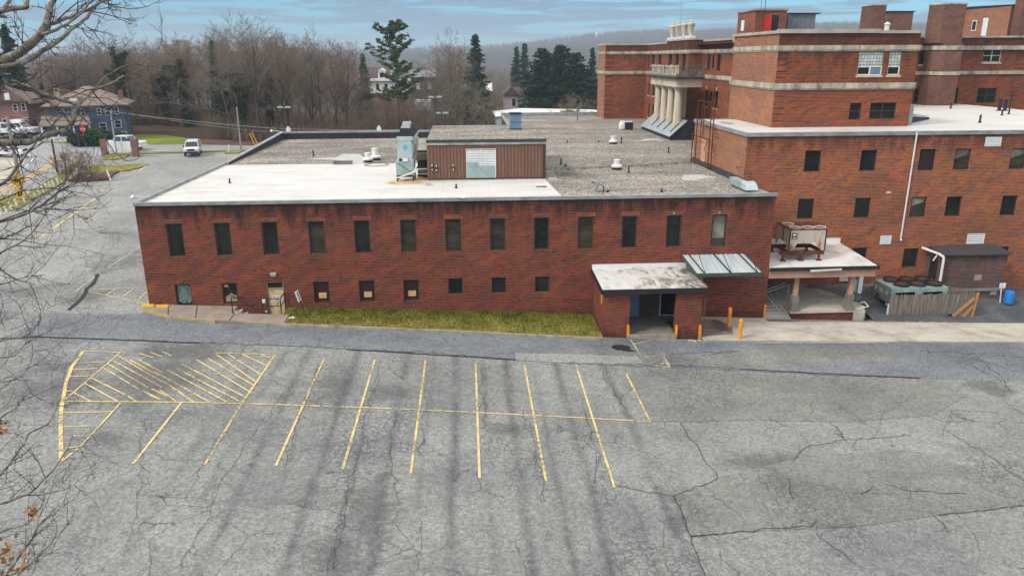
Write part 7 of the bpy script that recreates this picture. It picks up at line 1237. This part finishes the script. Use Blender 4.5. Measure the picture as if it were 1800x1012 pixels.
for i,(px_,dx) in enumerate(((447,0),(451.5,1))):
    a_=PG(px_+2,257-dx*2); c_=a_+np.array([-.7,0,1.9]); b=MB(); b.tube(a_,c_,.06); o=b.build('yellow_stake','yellow_bright'); tag(o,('left' if not i else 'right')+' one of two leaning yellow stakes behind the left parapet','stake','leaning yellow stakes')
# guard posts along the road verge
GP=[(3.5,372),(12,368),(21,363),(30,357),(44,351),(53,346),(63,341),(70,337),(76.5,333),(83,329),(89,326),(95,322),(103,319),(109,316)]
for i,(x,y) in enumerate(GP):
    p=PG(x,y+5,.05); b=MB(); b.lathe((0,0,0),[(.09,0),(.085,.6),(.05,.66)],8); o=b.build('guard_post','white_paint'); o.location=p; o.rotation_euler=(0,-.18,0); tag(o,'short leaning white guard post in the row along the road verge','guard post','white guard posts')
p=PG(195,318); b=MB(); b.lathe((0,0,0),[(.11,0),(.10,1.25),(.06,1.3)],8); o=b.build('white_marker_post','white_paint'); o.location=p; o.rotation_euler=(0,-.22,0); tag(o,'single leaning white post beside the mulch bank','post')
p=PG(402,267,.1); b=MB(); b.lathe((0,0,0),[(.10,0),(.09,.9),(.05,.95)],8); o=b.build('white_marker_post','white_paint'); o.location=p; o.rotation_euler=(0,.15,0); tag(o,'short white post on the small grass island near the slim grey pole','post')
# brambles on the mulch bank
for i,(x,y,l) in enumerate(((120,318,'leafless brown bush left on the mulch bank'),(140,316,'leafless brown bush in the middle of the mulch bank'),(160,314,'leafless brown bush at the right of the mulch bank'),(128,312,'leafless brown bush at the road end of the mulch bank'))):
    p=PG(x,y,.1); plant(PU2 if i%2 else PU,'bare_bush',p,.55,i*2.,l,'bush',sx=1.1)
# ---- buildings in the wood
t,o,ux,uy,F_=house('white_house',(PY(626,180,235)[0],235),0,27,12,0,0,0.1,'siding_white','shingle_dark','white house with dormers and dark roof seen through the trees') if 0 else (None,)*5
Yw=235; x0=PY(628,150,Yw)[0]; x1=PY(712,150,Yw)[0]; z0=toph(660,190,Yw); za=toph(660,157,Yw); zr_=toph(660,141,Yw); zt_=toph(670,119,Yw)
t=empty('white_dormer_house',(x0,Yw,z0),'white house with dormers and a dark roof seen through the wood','house'); bpt('lower_wall','brick_house',t,(x0-1,x1+1,Yw+.5,Yw+11,z0-6,za-1.2)); bpt('wall','siding_white',t,(x0,x1,Yw,Yw+10,za-1.19,zr_)); b=MB(); b.extr([(Yw-.4,zr_+.001),(Yw+10.4,zr_+.001),(Yw+5,zt_)],'x',x0-.3,x1-2); b.build('roof','shingle_dark',t)
bpt('balcony_rail','white_paint',t,(x0-.4,x1+2,Yw-.6,Yw-.3,zr_-.3,zr_+.5)); bpt('chimney','shingle_dark',t,(x0+1,x0+2,Yw+4,Yw+5,zt_-1,zt_+1))
for dx in (.3,6.3,10): b=MB(); b.box(x0+dx,x0+dx+2.0,Yw-.2,Yw+4,zr_+.2,zr_+2.6); b.extr([(x0+dx-.2,zr_+2.6),(x0+dx+2.2,zr_+2.6),(x0+dx+1,zr_+3.4)],'y',Yw-.3,Yw+4); d_=b.build('dormer','white_paint',t); bpt('pane','glass_dark',d_,(x0+dx+.5,x0+dx+1.5,Yw-.25,Yw-.201,zr_+.7,zr_+2.1))
for dx in (2,5.5,8,11): w_=bpt('window','glass_dark',t,(x0+dx,x0+dx+.9,Yw-.06,Yw-.002,za-.3,za+1.5)); 
Yd=215; x0=PY(722,150,Yd)[0]; x1=PY(768,150,Yd)[0]; z1=toph(745,136,Yd); zt_=toph(745,124,Yd); z0=toph(745,185,Yd); t=empty('dark_house',(x0,Yd,z0),'dark grey house with a pale roof, right of the tall pine','house'); bpt('wall','siding_dark',t,(x0,x1,Yd,Yd+9,z0-5,z1)); b=MB(); b.extr([(Yd-.5,z1+.001),(Yd+9.5,z1+.001),(Yd+4.5,zt_)],'x',x0-.5,x1+.5); b.build('roof','sheet_grey',t); [bpt('window','coping_old',t,(x0+q,x0+q+1,Yd-.06,Yd-.002,z1-3.2,z1-1.5)) for q in (1.5,4.6)]; bpt('shed','siding_white',t,(x0+1,x0+5.5,Yd-4,Yd-1,z0-1,z0+1.6))
Yd=185; x0=PY(820,160,Yd)[0]; x1=PY(862,160,Yd)[0]; z1=toph(840,163,Yd); zt_=toph(840,146,Yd); t=empty('white_roofed_shed',(x0,Yd,z1-3),'low shed with a white roof behind the pointed spruce','shed'); bpt('wall','shingle_dark',t,(x0,x1,Yd,Yd+6,z1-5,z1)); b=MB(); b.extr([(x0-.5,z1+.001),(x1+.5,z1+.001),((x0+x1)/2,zt_)],'y',Yd-.4,Yd+6.4) if 0 else b.extr([(Yd-.5,z1+.001),(Yd+6.5,z1+.001),(Yd+3,zt_)],'x',x0-.5,x1+.5); b.build('roof','white_metal',t)
Yh=150; x0=PY(888,180,Yh)[0]; xm=PY(911,180,Yh)[0]; x1=PY(929,178,Yh)[0]; z0=toph(905,196,Yh); z1=toph(890,166,Yh); zt_=toph(905,156,Yh)
t=empty('pink_house',(x0,Yh,z0),'small pinkish house with a brown roof beside the dark evergreens','house'); b=MB(); b.box(x0,xm,Yh,Yh+7,z0-5,z1); b.box(xm+.001,x1,Yh+.8,Yh+7,z0-5,z1-.3); b.build('wall','siding_pink',t)
b=MB(); b.extr([(x0-.5,z1-.2),(xm+.2,z1-.2),((x0+xm)/2,zt_+.4)],'y',Yh-.4,Yh+7.3); b.extr([(Yh+.2,z1-.28),(Yh+7.4,z1-.28),(Yh+3.8,zt_+.1)],'x',(x0+xm)/2+.3,x1+.4); b.build('roof','shingle_dark',t); bpt('window','glass_dark',t,((x0+xm)/2+.1,(x0+xm)/2+.7,Yh-.05,Yh-.002,z1-2.2,z1-.9)); bpt('side_panel','siding_white',t,(xm+.3,x1-.3,Yh+.7,Yh+.79,z0-1,z1-.6))
Yh=190; x0=PY(425,150,Yh)[0]; x1=PY(452,150,Yh)[0]; z1=toph(440,163,Yh); t=empty('pale_roof_house',(x0,Yh,z1-4),'low house with a pale roof deep in the wood at the left','house'); bpt('wall','siding_dark',t,(x0,x1,Yh,Yh+7,z1-5,z1)); b=MB(); b.extr([(Yh-.5,z1+.001),(Yh+7.5,z1+.001),(Yh+3.5,z1+1.7)],'x',x0-.4,x1+.4); b.build('roof','coping_old',t)
# hazy block far away on the left skyline, and the white tank on the ridge
Yf=900; x0=PY(296,70,Yf)[0]; x1=PY(330,70,Yf)[0]; zt_=toph(310,70,Yf); t=empty('far_block',(x0,Yf,0),'distant tan apartment block on the left skyline','building'); bpt('tower','tan_block',t,(x0+3,x1-4,Yf,Yf+15,-6,zt_)); bpt('wing','tan_block',t,(x0-8,x0+2.99,Yf+2,Yf+14,-6,zt_-5)); bpt('low_wing','tan_block',t,(x1-3.99,x1+8,Yf+2,Yf+14,-6,zt_-7)); b=MB()
for i in range(5):
    for j in range(3): b.box(x0+5+i*3.2,x0+6.6+i*3.2,Yf-.1,Yf-.01,zt_-3-j*4,zt_-1.5-j*4)
b.build('windows','glass_dark',t)
th=math.atan2(1048-900,FPX)+YAW; R=1850; x,y=R*math.sin(th),R*math.cos(th); zt_=toph(1048,56,y); t=empty('water_tanks',(x,y,Z(x,y)),'tiny white tanks with a mast on the distant ridge','tank'); 
for dx in (-6,6): b=MB(); b.lathe((x+dx,y,zt_-14),[(4,0),(4,11),(2.5,13.5),(.3,14)],12); b.build('tank','white_metal',t)
b=MB(); b.tube((x,y,zt_-14),(x,y,zt_+8),.8,.3); b.build('mast','white_metal',t)
# white metal building past the gravel roof
x0,x1,yy=4.9,21,112.9; t=empty('white_metal_building',(x0,yy,6),'low building with a shallow white metal gable roof beyond the gravel','building'); ze_=toph(900,205.5,yy); za_=toph(921,191.5,yy+11); xa_=PY(921,192,yy+6)[0]; pr=[(x0-.3,ze_),(xa_,za_),(x1,ze_+.1)]
b=MB(); b.extr([(x0,-1),(x1-.2,-1),(x1-.2,ze_+.05),(xa_,za_-.06),(x0,ze_-.03)],'y',yy+.15,yy+11); b.build('wall','galv_light',t)
b=MB(); b.extr([(x0-.3,ze_),(xa_,za_),(x1,ze_+.1),(x1,ze_+.2),(xa_,za_+.1),(x0-.3,ze_+.1)],'y',yy,yy+11.2); b.build('roof','white_metal',t)
b=MB(); b.box(x0-.42,x0-.301,yy,yy+11.2,ze_-.1,ze_+.08); b.build('gutter','coping',t)
# lightning rod mast on the portico block
a_=PY(1196,42,88); b=MB(); b.tube((a_[0],88,17),(a_[0],88,toph(1196,-20,88)),.04,.02,6); o=b.build('radio_mast','galvanised'); tag(o,'very thin mast rising above the portico urns','mast')
# ================================================================= SKY, SUN, AIR
w=bpy.data.worlds.new('World'); SC.world=w; w.use_nodes=True; nt=w.node_tree; N=nt.nodes; Lk=nt.links; bg=N['Background']
SUN_EL,SUN_AZ=math.radians(42),math.radians(-118)   # azimuth from +Y toward +X
sky=N.new('ShaderNodeTexSky'); sky.sky_type='NISHITA'; sky.sun_disc=False; sky.sun_elevation=SUN_EL; sky.sun_rotation=SUN_AZ; sky.air_density=1.0; sky.dust_density=.3; sky.ozone_density=2.5
tc=N.new('ShaderNodeTexCoord'); sx_=N.new('ShaderNodeSeparateXYZ'); Lk.new(tc.outputs['Generated'],sx_.inputs[0])
mp=N.new('ShaderNodeMapping'); mp.inputs['Scale'].default_value=(4.2,4.2,62); Lk.new(tc.outputs['Generated'],mp.inputs[0])
nz=N.new('ShaderNodeTexNoise'); nz.inputs['Scale'].default_value=1.5; nz.inputs['Detail'].default_value=8; nz.inputs['Roughness'].default_value=.6; nz.inputs['Distortion'].default_value=.4; Lk.new(mp.outputs[0],nz.inputs['Vector'])
r1=N.new('ShaderNodeMapRange'); r1.inputs[1].default_value=.455; r1.inputs[2].default_value=.54; Lk.new(nz.outputs['Fac'],r1.inputs[0])
cov=N.new('ShaderNodeMapRange'); cov.inputs[1].default_value=.10; cov.inputs[2].default_value=.45; cov.inputs[3].default_value=0; cov.inputs[4].default_value=.85; Lk.new(sx_.outputs[2],cov.inputs[0])  # thick overcast overhead
mx=N.new('ShaderNodeMath'); mx.operation='MAXIMUM'; Lk.new(cov.outputs[0],mx.inputs[0]); m7=N.new('ShaderNodeMath'); m7.operation='MULTIPLY'; m7.inputs[1].default_value=.9; Lk.new(r1.outputs[0],m7.inputs[0]); Lk.new(m7.outputs[0],mx.inputs[1])
cl=N.new('ShaderNodeMix'); cl.data_type='RGBA'; cl.inputs[6].default_value=(1.35,2.2,3.1,1); cl.inputs[7].default_value=(11.6,11.1,10.5,1); Lk.new(cov.outputs[0],cl.inputs[0])
tint=N.new('ShaderNodeMix'); tint.data_type='RGBA'; tint.blend_type='MULTIPLY'; tint.inputs[0].default_value=1; tint.inputs[7].default_value=(.30,.68,.95,1); Lk.new(sky.outputs[0],tint.inputs[6])
fm=N.new('ShaderNodeMix'); fm.data_type='RGBA'; Lk.new(mx.outputs[0],fm.inputs[0]); Lk.new(tint.outputs[2],fm.inputs[6]); Lk.new(cl.outputs[2],fm.inputs[7]); Lk.new(fm.outputs[2],bg.inputs[0]); bg.inputs[1].default_value=.115
sl=bpy.data.lights.new('sun','SUN'); sl.energy=1.8; sl.angle=math.radians(12); sl.color=(1,.95,.88); so=bpy.data.objects.new('sun',sl); COL.objects.link(so)
dv=Vector((math.sin(SUN_AZ)*math.cos(SUN_EL),math.cos(SUN_AZ)*math.cos(SUN_EL),math.sin(SUN_EL))); so.rotation_euler=dv.to_track_quat('Z','Y').to_euler()
hz=bpy.data.materials.new('haze'); hz.use_nodes=True; t_=hz.node_tree; t_.nodes.remove(t_.nodes['Principled BSDF']); pv=t_.nodes.new('ShaderNodeVolumePrincipled'); pv.inputs['Color'].default_value=(.72,.86,1,1); pv.inputs['Density'].default_value=HAZE; pv.inputs['Anisotropy'].default_value=.2; t_.links.new(pv.outputs[0],t_.nodes['Material Output'].inputs['Volume']); MATS['haze']=hz
if HAZE>0:
    b=MB(); zs=min(v.co.z for v in bpy.data.objects['terrain'].data.vertices); ze=max(v.co.z for v in bpy.data.objects['terrain'].data.vertices); b.box(-5100,5100,-1100,4800,zs-1,ze+24); b.build('haze','haze',None,kind='stuff')
SC.render.engine='CYCLES'; SC.cycles.volume_bounces=0; SC.cycles.max_bounces=6; SC.cycles.transparent_max_bounces=12
SC.view_settings.view_transform='Standard'; SC.view_settings.look='None'; SC.view_settings.gamma=1; SC.view_settings.exposure=EXPO
SC.render.resolution_x=1024; SC.render.resolution_y=575
